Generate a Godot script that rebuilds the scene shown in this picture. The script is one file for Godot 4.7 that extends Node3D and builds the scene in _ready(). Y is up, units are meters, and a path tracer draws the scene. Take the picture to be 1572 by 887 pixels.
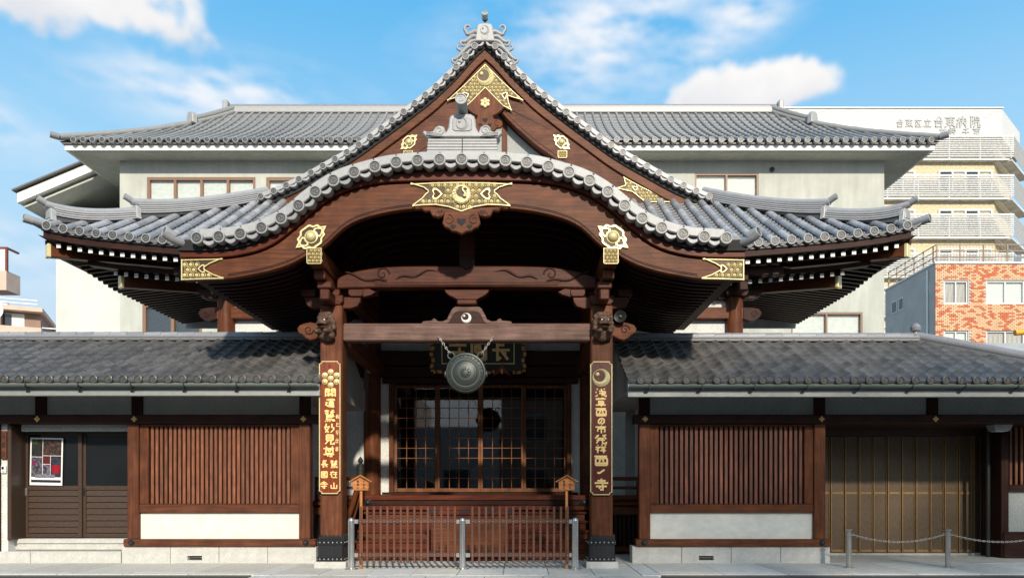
extends Node3D

const AX := -0.92      # the temple's axis
const EYE := 1.35
const SUN := Vector3(0.1732, 0.4677, 0.8668)   # towards the sun
var M := {}
var T := {}
var rng := RandomNumberGenerator.new()


# ---------------------------------------------------------------- mesh builder
class MB:
	var v := PackedVector3Array()
	var n := PackedVector3Array()
	var c := PackedColorArray()
	var col := Color(1, 1, 1)
	var tinted := false

	func t3(a: Vector3, b: Vector3, d: Vector3, na: Vector3, nb: Vector3, nd: Vector3) -> void:
		var g := (d - a).cross(b - a)
		if g.dot(na + nb + nd) < 0.0:
			v.append(a); v.append(d); v.append(b)
			n.append(na); n.append(nd); n.append(nb)
		else:
			v.append(a); v.append(b); v.append(d)
			n.append(na); n.append(nb); n.append(nd)
		if tinted:
			c.append(col); c.append(col); c.append(col)

	func tri(a: Vector3, b: Vector3, d: Vector3, hint: Vector3) -> void:
		var g := (d - a).cross(b - a)
		if g.length_squared() < 1e-16:
			return
		g = g.normalized()
		if g.dot(hint) < 0.0:
			g = -g
		t3(a, b, d, g, g, g)

	func quad(a: Vector3, b: Vector3, d: Vector3, e: Vector3, hint: Vector3) -> void:
		tri(a, b, d, hint)
		tri(a, d, e, hint)

	func squad(a: Vector3, b: Vector3, d: Vector3, e: Vector3, na: Vector3, nb: Vector3, nd: Vector3, ne: Vector3) -> void:
		t3(a, b, d, na, nb, nd)
		t3(a, d, e, na, nd, ne)

	func box(p: Vector3, s: Vector3, ch := 0.0, b := Basis()) -> void:
		var h := s * 0.5
		ch = minf(ch, minf(h.x, minf(h.y, h.z)) * 0.6)
		for i in 3:
			var j := (i + 1) % 3
			var k := (i + 2) % 3
			for si in [-1.0, 1.0]:
				var q := []
				for w in [[-1, -1], [1, -1], [1, 1], [-1, 1]]:
					var r := Vector3()
					r[i] = si * h[i]
					r[j] = w[0] * (h[j] - ch)
					r[k] = w[1] * (h[k] - ch)
					q.append(p + b * r)
				var nn := Vector3()
				nn[i] = si
				quad(q[0], q[1], q[2], q[3], b * nn)
				if ch > 0.0:
					for sj in [-1.0, 1.0]:
						var e := []
						for w in [-1, 1]:
							var r1 := Vector3()
							r1[i] = si * h[i]; r1[j] = sj * (h[j] - ch); r1[k] = w * (h[k] - ch)
							var r2 := Vector3()
							r2[i] = si * (h[i] - ch); r2[j] = sj * h[j]; r2[k] = w * (h[k] - ch)
							e.append(p + b * r1); e.append(p + b * r2)
						var hn := Vector3()
						hn[i] = si; hn[j] = sj
						quad(e[0], e[1], e[3], e[2], b * hn)
		if ch > 0.0:
			for sx in [-1.0, 1.0]:
				for sy in [-1.0, 1.0]:
					for sz in [-1.0, 1.0]:
						var f := Vector3(sx, sy, sz)
						tri(p + b * (f * (h - Vector3(0, ch, ch))), p + b * (f * (h - Vector3(ch, 0, ch))), p + b * (f * (h - Vector3(ch, ch, 0))), b * f)

	# a box between two corners
	func bb(x0: float, x1: float, y0: float, y1: float, z0: float, z1: float, ch := 0.0) -> void:
		box(Vector3(x0 + x1, y0 + y1, z0 + z1) * 0.5, Vector3(absf(x1 - x0), absf(y1 - y0), absf(z1 - z0)), ch)

	# a bar of section w x h from a to b
	func bar(a: Vector3, b: Vector3, w: float, h: float, ch := 0.0) -> void:
		var d := (b - a).normalized()
		var up := Vector3.UP if absf(d.y) < 0.95 else Vector3.BACK
		var s := d.cross(up).normalized()
		var u := s.cross(d)
		box((a + b) * 0.5, Vector3(w, h, (b - a).length()), ch, Basis(s, u, -d))

	func prism(poly: PackedVector2Array, z0: float, z1: float, xf := Transform3D(), bev := 0.0) -> void:
		var area := 0.0
		var m := poly.size()
		for i in m:
			area += poly[i].cross(poly[(i + 1) % m])
		if area < 0.0:
			poly = poly.duplicate()
			poly.reverse()
		var inner := poly
		if bev > 0.0:
			inner = PackedVector2Array()
			for i in m:
				var e1 := (poly[i] - poly[(i + m - 1) % m]).normalized()
				var e2 := (poly[(i + 1) % m] - poly[i]).normalized()
				var nn := Vector2(-e1.y, e1.x) + Vector2(-e2.y, e2.x)
				var l := nn.length()
				inner.append(poly[i] + (nn / l * minf(bev * 2.0 / l, bev * 2.0) if l > 0.2 else Vector2()))
		var idx := Geometry2D.triangulate_polygon(poly)
		var fw := (xf.basis * Vector3(0, 0, z1 - z0)).normalized()
		var zb := z1 - bev * signf(z1 - z0)
		for i in range(0, idx.size(), 3):
			tri(xf * v3(inner[idx[i]], z1), xf * v3(inner[idx[i + 1]], z1), xf * v3(inner[idx[i + 2]], z1), fw)
			tri(xf * v3(poly[idx[i]], z0), xf * v3(poly[idx[i + 1]], z0), xf * v3(poly[idx[i + 2]], z0), -fw)
		for i in m:
			var a := poly[i]
			var b := poly[(i + 1) % m]
			var o := xf.basis * Vector3(b.y - a.y, a.x - b.x, 0)
			quad(xf * v3(a, z0), xf * v3(b, z0), xf * v3(b, zb), xf * v3(a, zb), o)
			if bev > 0.0:
				quad(xf * v3(a, zb), xf * v3(b, zb), xf * v3(inner[(i + 1) % m], z1), xf * v3(inner[i], z1), o + fw * o.length())

	func v3(p: Vector2, z: float) -> Vector3:
		return Vector3(p.x, p.y, z)

	# profile of (radius, height) turned about local y
	func lathe(prof: PackedVector2Array, segs: int, xf := Transform3D(), a0 := 0.0, a1 := TAU) -> void:
		for i in prof.size() - 1:
			var p := prof[i]
			var q := prof[i + 1]
			var d := q - p
			if d.length_squared() < 1e-12:
				continue
			var nr := Vector2(d.y, -d.x).normalized()
			for s in segs:
				var t0 := a0 + (a1 - a0) * s / segs
				var t1 := a0 + (a1 - a0) * (s + 1) / segs
				var c0 := Vector3(cos(t0), 0, sin(t0))
				var c1 := Vector3(cos(t1), 0, sin(t1))
				var n0 := (xf.basis * (c0 * nr.x + Vector3(0, nr.y, 0))).normalized()
				var n1 := (xf.basis * (c1 * nr.x + Vector3(0, nr.y, 0))).normalized()
				var A := xf * (c0 * p.x + Vector3(0, p.y, 0))
				var B := xf * (c1 * p.x + Vector3(0, p.y, 0))
				var C := xf * (c1 * q.x + Vector3(0, q.y, 0))
				var D := xf * (c0 * q.x + Vector3(0, q.y, 0))
				if q.x > 1e-6:
					t3(A, C, D, n0, n1, n0)
				if p.x > 1e-6:
					t3(A, B, C, n0, n1, n1)

	func tube(path: PackedVector3Array, radii: PackedFloat32Array, segs := 8, flat := 1.0) -> void:
		var rings := []
		var m := path.size()
		var prev := Vector3()
		for i in m:
			var d := (path[mini(i + 1, m - 1)] - path[maxi(i - 1, 0)]).normalized()
			var s := prev - d * prev.dot(d)
			if i == 0 or s.length() < 0.01:
				s = d.cross(Vector3.UP if absf(d.y) < 0.9 else Vector3.RIGHT)
			s = s.normalized()
			prev = s
			var u := s.cross(d)
			var r: float = radii[mini(i, radii.size() - 1)]
			var ring := []
			for k in segs:
				var a := TAU * k / segs
				var o := s * cos(a) + u * sin(a) * flat
				ring.append([path[i] + o * r, o.normalized()])
			rings.append(ring)
		for i in m - 1:
			for k in segs:
				var l := (k + 1) % segs
				squad(rings[i][k][0], rings[i][l][0], rings[i + 1][l][0], rings[i + 1][k][0], rings[i][k][1], rings[i][l][1], rings[i + 1][l][1], rings[i + 1][k][1])
		for e in [[0, path[0] - path[1]], [m - 1, path[m - 1] - path[m - 2]]]:
			for k in segs:
				tri(path[e[0]], rings[e[0]][k][0], rings[e[0]][(k + 1) % segs][0], e[1])

	func ball(p: Vector3, r: Vector3, segs := 10, rows := 6, b := Basis(), lowest := -1.0) -> void:
		for i in rows:
			var t0 := lowest * PI / 2 + (1.0 - lowest) * PI / 2 * i / rows
			var t1 := lowest * PI / 2 + (1.0 - lowest) * PI / 2 * (i + 1) / rows
			for k in segs:
				var a0 := TAU * k / segs
				var a1 := TAU * (k + 1) / segs
				var q := [Vector3(cos(a0) * cos(t0), sin(t0), sin(a0) * cos(t0)), Vector3(cos(a1) * cos(t0), sin(t0), sin(a1) * cos(t0)), Vector3(cos(a1) * cos(t1), sin(t1), sin(a1) * cos(t1)), Vector3(cos(a0) * cos(t1), sin(t1), sin(a0) * cos(t1))]
				var w := []
				var nn := []
				for x in q:
					w.append(p + b * (x * r))
					nn.append((b * (x / r)).normalized())
				t3(w[0], w[1], w[2], nn[0], nn[1], nn[2])
				if i < rows - 1:
					t3(w[0], w[2], w[3], nn[0], nn[2], nn[3])

	# rows of points joined smoothly; the side nearest to hint is the front
	func grid(p: Array, hint: Vector3, smooth := true) -> void:
		var R := p.size()
		var C: int = p[0].size()
		if not smooth:
			for i in R - 1:
				for j in C - 1:
					quad(p[i][j], p[i][j + 1], p[i + 1][j + 1], p[i + 1][j], hint)
			return
		var nn := []
		for i in R:
			var row := []
			for j in C:
				var du: Vector3 = p[i][mini(j + 1, C - 1)] - p[i][maxi(j - 1, 0)]
				var dv: Vector3 = p[mini(i + 1, R - 1)][j] - p[maxi(i - 1, 0)][j]
				var g := du.cross(dv).normalized()
				row.append(g if g.dot(hint) >= 0.0 else -g)
			nn.append(row)
		for i in R - 1:
			for j in C - 1:
				squad(p[i][j], p[i][j + 1], p[i + 1][j + 1], p[i + 1][j], nn[i][j], nn[i][j + 1], nn[i + 1][j + 1], nn[i + 1][j])

	# closed rings of points joined flat, with end caps
	func loft(rings: Array) -> void:
		for i in rings.size() - 1:
			var ca := Vector3()
			for q in rings[i]:
				ca += q
			ca /= rings[i].size()
			var m: int = rings[i].size()
			for k in m:
				var l := (k + 1) % m
				var mid: Vector3 = (rings[i][k] + rings[i][l]) * 0.5
				quad(rings[i][k], rings[i][l], rings[i + 1][l], rings[i + 1][k], mid - ca)
		for e in [[0, 1], [rings.size() - 1, rings.size() - 2]]:
			var r: Array = rings[e[0]]
			for k in range(1, r.size() - 1):
				tri(r[0], r[k], r[k + 1], r[0] - rings[e[1]][0])

	func add(o: MB, xf := Transform3D()) -> void:
		for i in o.v.size():
			v.append(xf * o.v[i])
			n.append((xf.basis * o.n[i]).normalized())
			if tinted:
				c.append(col)

	func mesh() -> ArrayMesh:
		var m := ArrayMesh.new()
		var a := []
		a.resize(Mesh.ARRAY_MAX)
		a[Mesh.ARRAY_VERTEX] = v
		a[Mesh.ARRAY_NORMAL] = n
		if tinted:
			a[Mesh.ARRAY_COLOR] = c
		m.add_surface_from_arrays(Mesh.PRIMITIVE_TRIANGLES, a)
		return m


# ---------------------------------------------------------------- objects
func where(o: Node) -> Transform3D:
	var x := Transform3D()
	while o != self:
		x = o.transform * x
		o = o.get_parent()
	return x


# a mesh instance under parent, placed by its transform in the world
func put(called: String, shape, m: Material, parent: Node = self, xf := Transform3D()) -> MeshInstance3D:
	var o := MeshInstance3D.new()
	o.name = called
	o.mesh = shape.mesh() if shape is MB else shape
	o.material_override = m
	o.transform = where(parent).affine_inverse() * xf if parent != self else xf
	parent.add_child(o, true)
	return o


func tag(o: Node, label: String, category := "", group := "", kind := "") -> Node:
	if label:
		o.set_meta("label", label)
	if category:
		o.set_meta("category", category)
	if group:
		o.set_meta("group", group)
	if kind:
		o.set_meta("kind", kind)
	return o


func thing(called: String, label: String, category: String, at := Vector3(), group := "") -> Node3D:
	var o := Node3D.new()
	o.name = called
	o.position = at
	add_child(o, true)
	tag(o, label, category, group)
	return o


func holder(called: String, parent: Node, at := Vector3()) -> Node3D:
	var o := Node3D.new()
	o.name = called
	parent.add_child(o, true)
	o.transform = where(parent).affine_inverse() * Transform3D(Basis(), at)
	return o


func stuff(o: Node) -> Node:
	o.set_meta("kind", "stuff")
	return o


func bx(called: String, m: Material, parent: Node, x0: float, x1: float, y0: float, y1: float, z0: float, z1: float, ch := 0.0) -> MeshInstance3D:
	var b := MB.new()
	b.bb(x0, x1, y0, y1, z0, z1, ch)
	return put(called, b, m, parent)


func at(x: float, y: float, z: float, b := Basis()) -> Transform3D:
	return Transform3D(b, Vector3(x, y, z))


const FACE := Basis(Vector3(1, 0, 0), Vector3(0, 0, 1), Vector3(0, -1, 0))   # local y looks to +z


# smooth height of a curve given as points of rising x
func along(p: PackedVector2Array, x: float) -> float:
	x = clampf(x, p[0].x, p[p.size() - 1].x)
	var i := 0
	while i < p.size() - 2 and x > p[i + 1].x:
		i += 1
	var a := p[i]
	var b := p[i + 1]
	var h := b.x - a.x
	var s := (b.y - a.y) / h
	var sa := s
	var sb := s
	if i > 0:
		sa = (b.y - p[i - 1].y) / (b.x - p[i - 1].x)
	else:
		sa = 0.0 if absf(s) < 0.3 else s
	if i + 2 < p.size():
		sb = (p[i + 2].y - a.y) / (p[i + 2].x - a.x)
	var t := (x - a.x) / h
	var t2 := t * t
	var t3 := t2 * t
	return (2 * t3 - 3 * t2 + 1) * a.y + (t3 - 2 * t2 + t) * h * sa + (-2 * t3 + 3 * t2) * b.y + (t3 - t2) * h * sb


func pts(a: Array) -> PackedVector2Array:
	var p := PackedVector2Array()
	for i in range(0, a.size(), 2):
		p.append(Vector2(a[i], a[i + 1]))
	return p


# the right half of an outline and its mirror image
func mirrored(a: Array, cx := 0.0) -> PackedVector2Array:
	var p := PackedVector2Array()
	for i in range(0, a.size(), 2):
		p.append(Vector2(cx + a[i], a[i + 1]))
	for i in range(a.size() - 2, -1, -2):
		if absf(a[i]) > 1e-5:
			p.append(Vector2(cx - a[i], a[i + 1]))
	return p


func flip(p: PackedVector2Array, cx: float) -> PackedVector2Array:
	var q := PackedVector2Array()
	for w in p:
		q.append(Vector2(2 * cx - w.x, w.y))
	return q


# ---------------------------------------------------------------- materials
func noise_tex(sd: int, freq: float, oct: int, lo: float, hi: float, size := 512, kind := FastNoiseLite.TYPE_SIMPLEX_SMOOTH, mid := -1.0) -> NoiseTexture2D:
	var f := FastNoiseLite.new()
	f.seed = sd
	f.noise_type = kind
	f.frequency = freq
	f.fractal_octaves = oct
	f.fractal_gain = 0.55
	var g := Gradient.new()
	g.set_color(0, Color(lo, lo, lo))
	g.set_color(1, Color(hi, hi, hi))
	if mid >= 0.0:
		g.add_point(0.5, Color(mid, mid, mid))
	var t := NoiseTexture2D.new()
	t.width = size
	t.height = size
	t.seamless = true
	t.noise = f
	t.color_ramp = g
	return t


func lin(r: float, g: float, b: float) -> Color:
	return Color(r, g, b).linear_to_srgb()


# col: the linear base colour; tex: variation multiplied in, laid in world space at scale (repeats per metre)
func mat(called: String, col: Array, rough: float, o := {}) -> StandardMaterial3D:
	var m := StandardMaterial3D.new()
	m.resource_name = called
	var k := 1.0
	if o.has("tex"):
		m.albedo_texture = T[o.tex]
		m.uv1_triplanar = true
		m.uv1_world_triplanar = not o.get("local", false)
		m.uv1_triplanar_sharpness = 6.0
		m.uv1_scale = o.get("scale", Vector3.ONE)
		k = T[o.tex].get_meta("mean")
	if o.has("detail"):
		m.detail_enabled = true
		m.detail_albedo = T[o.detail]
		m.detail_blend_mode = BaseMaterial3D.BLEND_MODE_MUL
		m.detail_uv_layer = BaseMaterial3D.DETAIL_UV_2
		m.uv2_triplanar = true
		m.uv2_world_triplanar = true
		m.uv2_scale = o.get("dscale", Vector3.ONE)
		k *= T[o.detail].get_meta("mean")
	m.albedo_color = lin(minf(col[0] / k, 1.0), minf(col[1] / k, 1.0), minf(col[2] / k, 1.0))
	m.roughness = rough
	m.metallic = o.get("metal", 0.0)
	m.metallic_specular = o.get("spec", 0.5)
	if o.has("bump"):
		m.heightmap_enabled = true
		m.heightmap_texture = T[o.get("btex", o.get("tex", "fine"))]
		m.heightmap_scale = o.bump
	if o.get("vc", false):
		m.vertex_color_use_as_albedo = true
	M[called] = m
	return m


func make_materials() -> void:
	T.grain = noise_tex(3, 0.012, 5, 0.66, 1.0)
	T.fine = noise_tex(5, 0.03, 5, 0.72, 1.0)
	T.coarse = noise_tex(7, 0.009, 4, 0.76, 1.0)
	T.blotch = noise_tex(9, 0.014, 5, 0.91, 1.0)
	T.stain = noise_tex(13, 0.01, 5, 0.78, 1.0, 512, FastNoiseLite.TYPE_SIMPLEX_SMOOTH, 0.95)
	T.speck = noise_tex(11, 0.22, 2, 0.6, 1.0, 512, FastNoiseLite.TYPE_VALUE)
	for e in [["grain", 0.66], ["fine", 0.71], ["coarse", 0.75], ["blotch", 0.905], ["stain", 0.87], ["speck", 0.61]]:
		T[e[0]].set_meta("mean", e[1])
	var red := [0.106, 0.033, 0.0125]
	for e in [["x", Vector3(0.16, 2.6, 2.6)], ["y", Vector3(2.6, 0.16, 2.6)], ["z", Vector3(2.6, 2.6, 0.16)]]:
		var w := {"tex": "grain", "scale": e[1], "detail": "coarse", "dscale": Vector3.ONE * 0.45, "bump": 0.35, "spec": 0.3}
		mat("wood_" + e[0], red, 0.5, w)
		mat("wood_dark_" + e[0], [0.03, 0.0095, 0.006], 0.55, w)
		mat("wood_rich_" + e[0], [0.095, 0.021, 0.009], 0.45, w)
		mat("wood_grey_" + e[0], [0.14, 0.083, 0.066], 0.7, w)
		mat("wood_old_" + e[0], [0.12, 0.04, 0.018], 0.6, w)
		mat("wood_plain_" + e[0], [0.42, 0.16, 0.055], 0.6, w)
		mat("wood_plain_dim_" + e[0], [0.17, 0.068, 0.03], 0.6, w)
		mat("wood_brown_" + e[0], [0.1, 0.034, 0.0165], 0.55, w)
		mat("wood_deep_" + e[0], [0.07, 0.0205, 0.0105], 0.5, w)  # wood darkened so its colour carries the shade under the porch roof
	for i in 3:
		var k: float = [0.82, 1.0, 1.2][i]
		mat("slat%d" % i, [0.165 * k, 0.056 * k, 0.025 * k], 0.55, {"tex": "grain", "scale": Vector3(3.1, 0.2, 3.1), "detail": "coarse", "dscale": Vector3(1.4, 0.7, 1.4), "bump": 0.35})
		mat("slat_shaded%d" % i, [0.115 * k, 0.034 * k, 0.018 * k], 0.55, {"tex": "grain", "scale": Vector3(3.1, 0.2, 3.1), "detail": "coarse", "dscale": Vector3(1.4, 0.7, 1.4), "bump": 0.35})  # darker slat copy, the right wing's shade put into its colour
	for i in 4:
		var k: float = [0.76, 0.94, 1.06, 1.24][i]
		mat("tile%d" % i, [0.215 * k, 0.215 * k, 0.225 * k], 0.4, {"tex": "blotch", "scale": Vector3.ONE * 0.9, "detail": "fine", "dscale": Vector3.ONE * 3.0, "bump": 0.15})
		mat("roof_roll%d" % i, [0.3 * k, 0.298 * k, 0.305 * k], 0.42, {"tex": "blotch", "scale": Vector3.ONE * 0.7, "detail": "fine", "dscale": Vector3.ONE * 3.0, "bump": 0.1})
		mat("old_tile%d" % i, [0.1 * k, 0.096 * k, 0.094 * k], 0.42, {"tex": "stain", "scale": Vector3.ONE * 0.6, "detail": "fine", "dscale": Vector3.ONE * 4.0, "bump": 0.2, "vc": true})
		mat("sheet_tile%d" % i, [0.14 * k, 0.135 * k, 0.135 * k], 0.5, {"tex": "blotch", "scale": Vector3.ONE * 0.6, "detail": "fine", "dscale": Vector3.ONE * 4.0})
		mat("far_tile%d" % i, [0.22 * k, 0.216 * k, 0.208 * k], 0.55, {"tex": "blotch", "scale": Vector3.ONE * 0.5, "detail": "fine", "dscale": Vector3.ONE * 2.0})
	mat("tile_light", [0.345, 0.345, 0.34], 0.45, {"tex": "blotch", "scale": Vector3.ONE * 1.1})
	mat("tile_disc", [0.3, 0.3, 0.3], 0.42, {"tex": "fine", "scale": Vector3.ONE * 3.0, "vc": true})
	mat("tile_gap", [0.06, 0.06, 0.062], 0.7, {"tex": "fine", "scale": Vector3.ONE * 3.0})
	mat("gold", [0.97, 0.6, 0.3], 0.36, {"metal": 0.22, "tex": "fine", "scale": Vector3.ONE * 2.0})
	mat("gold_leaf", [0.93, 0.62, 0.24], 0.45)
	mat("gold_old", [0.62, 0.39, 0.12], 0.45, {"metal": 0.25, "tex": "fine", "scale": Vector3.ONE * 2.0})
	mat("gold_back", [0.05, 0.026, 0.01], 0.5, {"metal": 0.3, "tex": "fine", "scale": Vector3.ONE * 4.0})
	mat("black_metal", [0.018, 0.019, 0.022], 0.38, {"metal": 0.2, "tex": "fine", "scale": Vector3.ONE * 2.0})
	mat("bronze", [0.058, 0.066, 0.06], 0.45, {"metal": 0.5, "tex": "blotch", "scale": Vector3.ONE * 3.0})
	mat("bronze_dark", [0.032, 0.037, 0.034], 0.5, {"metal": 0.4, "tex": "blotch", "scale": Vector3.ONE * 3.0})
	mat("steel", [0.62, 0.62, 0.61], 0.28, {"metal": 0.95, "tex": "fine", "scale": Vector3(3, 0.2, 3)})
	mat("steel_dull", [0.4, 0.38, 0.35], 0.4, {"metal": 0.8, "tex": "fine", "scale": Vector3(3, 0.2, 3)})
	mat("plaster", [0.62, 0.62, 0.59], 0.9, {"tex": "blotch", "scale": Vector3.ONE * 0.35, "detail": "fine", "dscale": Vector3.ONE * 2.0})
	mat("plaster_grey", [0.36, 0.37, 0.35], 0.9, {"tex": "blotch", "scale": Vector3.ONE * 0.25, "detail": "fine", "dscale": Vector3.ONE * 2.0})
	mat("plaster_white", [0.67, 0.65, 0.585], 0.85, {"tex": "blotch", "scale": Vector3(0.5, 0.8, 0.5)})
	mat("stucco", [0.47, 0.48, 0.43], 0.9, {"tex": "blotch", "scale": Vector3.ONE * 0.1, "detail": "blotch", "dscale": Vector3(0.4, 0.06, 0.4)})
	mat("stucco_pale", [0.6, 0.61, 0.57], 0.9, {"tex": "blotch", "scale": Vector3.ONE * 0.1})
	mat("white_paint", [0.78, 0.77, 0.71], 0.6, {"tex": "blotch", "scale": Vector3.ONE * 0.6})
	mat("granite", [0.49, 0.48, 0.445], 0.75, {"tex": "speck", "scale": Vector3.ONE * 2.2, "detail": "blotch", "dscale": Vector3.ONE * 0.7, "bump": 0.12})
	for i in 3:
		var k: float = [0.9, 1.0, 1.1][i]
		mat("paving%d" % i, [0.56 * k, 0.535 * k, 0.48 * k], 0.8, {"tex": "speck", "scale": Vector3.ONE * 1.8, "detail": "blotch", "dscale": Vector3.ONE * 0.6, "bump": 0.1})
	mat("mortar", [0.16, 0.15, 0.135], 0.95, {"tex": "speck", "scale": Vector3.ONE * 1.5})
	mat("asphalt", [0.055, 0.053, 0.051], 0.9, {"tex": "speck", "scale": Vector3.ONE * 1.3, "detail": "blotch", "dscale": Vector3.ONE * 0.3, "bump": 0.5})
	mat("earth", [0.16, 0.15, 0.13], 0.95, {"tex": "speck", "scale": Vector3.ONE * 0.7, "detail": "blotch", "dscale": Vector3.ONE * 0.05})
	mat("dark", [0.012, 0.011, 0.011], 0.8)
	mat("door_brown", [0.055, 0.033, 0.022], 0.4, {"tex": "fine", "scale": Vector3(0.6, 3, 3)})
	mat("door_bronze", [0.14, 0.096, 0.06], 0.45, {"tex": "fine", "scale": Vector3(3, 0.5, 3), "metal": 0.35})
	mat("brass_strip", [0.33, 0.2, 0.085], 0.45, {"tex": "fine", "scale": Vector3(3, 0.5, 3), "metal": 0.5})
	mat("black_glass", [0.012, 0.014, 0.016], 0.08)
	mat("lacquer", [0.2, 0.04, 0.011], 0.3, {"tex": "grain", "scale": Vector3(2.6, 0.2, 2.6)})
	mat("lacquer_shaded", [0.1, 0.018, 0.011], 0.3, {"tex": "grain", "scale": Vector3(2.6, 0.2, 2.6)})  # darker lacquer copy, shade on the right pillar put into its colour
	mat("lacquer_black", [0.012, 0.009, 0.008], 0.35)
	mat("red_paint", [0.2, 0.035, 0.018], 0.5)
	mat("ink", [0.02, 0.017, 0.02], 0.8)
	mat("frame_brown", [0.23, 0.125, 0.075], 0.5, {"tex": "fine", "scale": Vector3.ONE * 2.0})
	mat("aluminium", [0.6, 0.6, 0.6], 0.45, {"tex": "fine", "scale": Vector3.ONE, "metal": 0.3})
	mat("window_glass", [0.035, 0.045, 0.05], 0.06)
	mat("blind", [0.62, 0.66, 0.61], 0.7, {"tex": "blotch", "scale": Vector3(0.6, 1, 0.6)})
	mat("curtain", [0.42, 0.4, 0.35], 0.8, {"tex": "grain", "scale": Vector3(3.5, 0.1, 1)})
	mat("hospital_white", [0.6, 0.6, 0.575], 0.6, {"tex": "fine", "scale": Vector3(0.05, 1.2, 0.05)})
	mat("hospital_cream", [0.55, 0.455, 0.29], 0.7, {"tex": "fine", "scale": Vector3.ONE * 0.3})
	mat("louvre", [0.5, 0.5, 0.485], 0.5, {"tex": "fine", "scale": Vector3.ONE * 0.3})
	mat("letter", [0.4, 0.4, 0.385], 0.6)
	mat("grey_wall", [0.46, 0.44, 0.41], 0.85, {"tex": "blotch", "scale": Vector3.ONE * 0.1, "detail": "fine", "dscale": Vector3.ONE * 1.0})
	mat("mosaic", [1, 1, 1], 0.6, {"vc": true})
	mat("beige_wall", [0.6, 0.45, 0.36], 0.85, {"tex": "blotch", "scale": Vector3.ONE * 0.1})
	mat("beige_dark", [0.27, 0.18, 0.135], 0.85, {"tex": "blotch", "scale": Vector3.ONE * 0.1})
	mat("zinc", [0.3, 0.31, 0.3], 0.5, {"tex": "blotch", "scale": Vector3(0.8, 2, 2), "metal": 0.4})
	mat("copper_aged", [0.17, 0.2, 0.18], 0.55, {"tex": "blotch", "scale": Vector3(0.5, 2, 2), "metal": 0.3})
	mat("rail_brown", [0.3, 0.22, 0.16], 0.5)
	mat("yellow", [0.7, 0.35, 0.03], 0.5)
	mat("plastic_black", [0.02, 0.02, 0.022], 0.4)
	mat("plastic_white", [0.75, 0.75, 0.72], 0.4)
	mat("carved", [0.085, 0.045, 0.027], 0.65, {"tex": "grain", "scale": Vector3.ONE * 2.0, "bump": 0.3})
	mat("fence_wood", [0.098, 0.035, 0.019], 0.55, {"tex": "grain", "scale": Vector3(3.1, 0.3, 3.1), "bump": 0.3})
	mat("leaf", [0.07, 0.09, 0.03], 0.6)
	mat("eye_white", [0.7, 0.68, 0.6], 0.4)
	var g := StandardMaterial3D.new()
	g.resource_name = "pane_glass"
	g.albedo_color = Color(0.02, 0.03, 0.03, 0.03)
	g.transparency = BaseMaterial3D.TRANSPARENCY_ALPHA
	g.roughness = 0.03
	M.pane_glass = g
	var fl := StandardMaterial3D.new()
	fl.resource_name = "flame"
	fl.albedo_color = Color(1, 0.5, 0.15)
	fl.emission_enabled = true
	fl.emission = Color(1, 0.45, 0.12)
	fl.emission_energy_multiplier = 2.0
	M.flame = fl


# ---------------------------------------------------------------- camera, sky, sun
func make_light() -> void:
	var cam := Camera3D.new()
	cam.name = "camera"
	cam.set_frustum(0.1 * 887.0 / 1170.0, Vector2(-0.1 * 14.0 / 1170.0, 0.1 * 304.5 / 1170.0), 0.1, 1500.0)
	cam.position = Vector3(0, EYE, 13)
	add_child(cam)
	cam.current = true
	var env := Environment.new()
	env.background_mode = Environment.BG_SKY
	env.tonemap_mode = Environment.TONE_MAPPER_LINEAR
	env.tonemap_exposure = 1.15
	env.sdfgi_enabled = true
	env.ssao_enabled = true
	env.ssil_enabled = true
	var sky := Sky.new()
	var sm := PanoramaSkyMaterial.new()
	sm.panorama = ImageTexture.create_from_image(sky_image())
	sky.sky_material = sm
	env.sky = sky
	env.background_energy_multiplier = 1.0
	var we := WorldEnvironment.new()
	we.name = "world_environment"
	we.environment = env
	add_child(we)
	var sun := DirectionalLight3D.new()
	sun.name = "sun"
	sun.light_energy = 1.35
	sun.light_color = Color(1.0, 0.955, 0.88)
	sun.light_angular_distance = 2.0
	sun.shadow_enabled = true
	sun.look_at_from_position(SUN * 50.0, Vector3.ZERO)
	add_child(sun)


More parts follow.
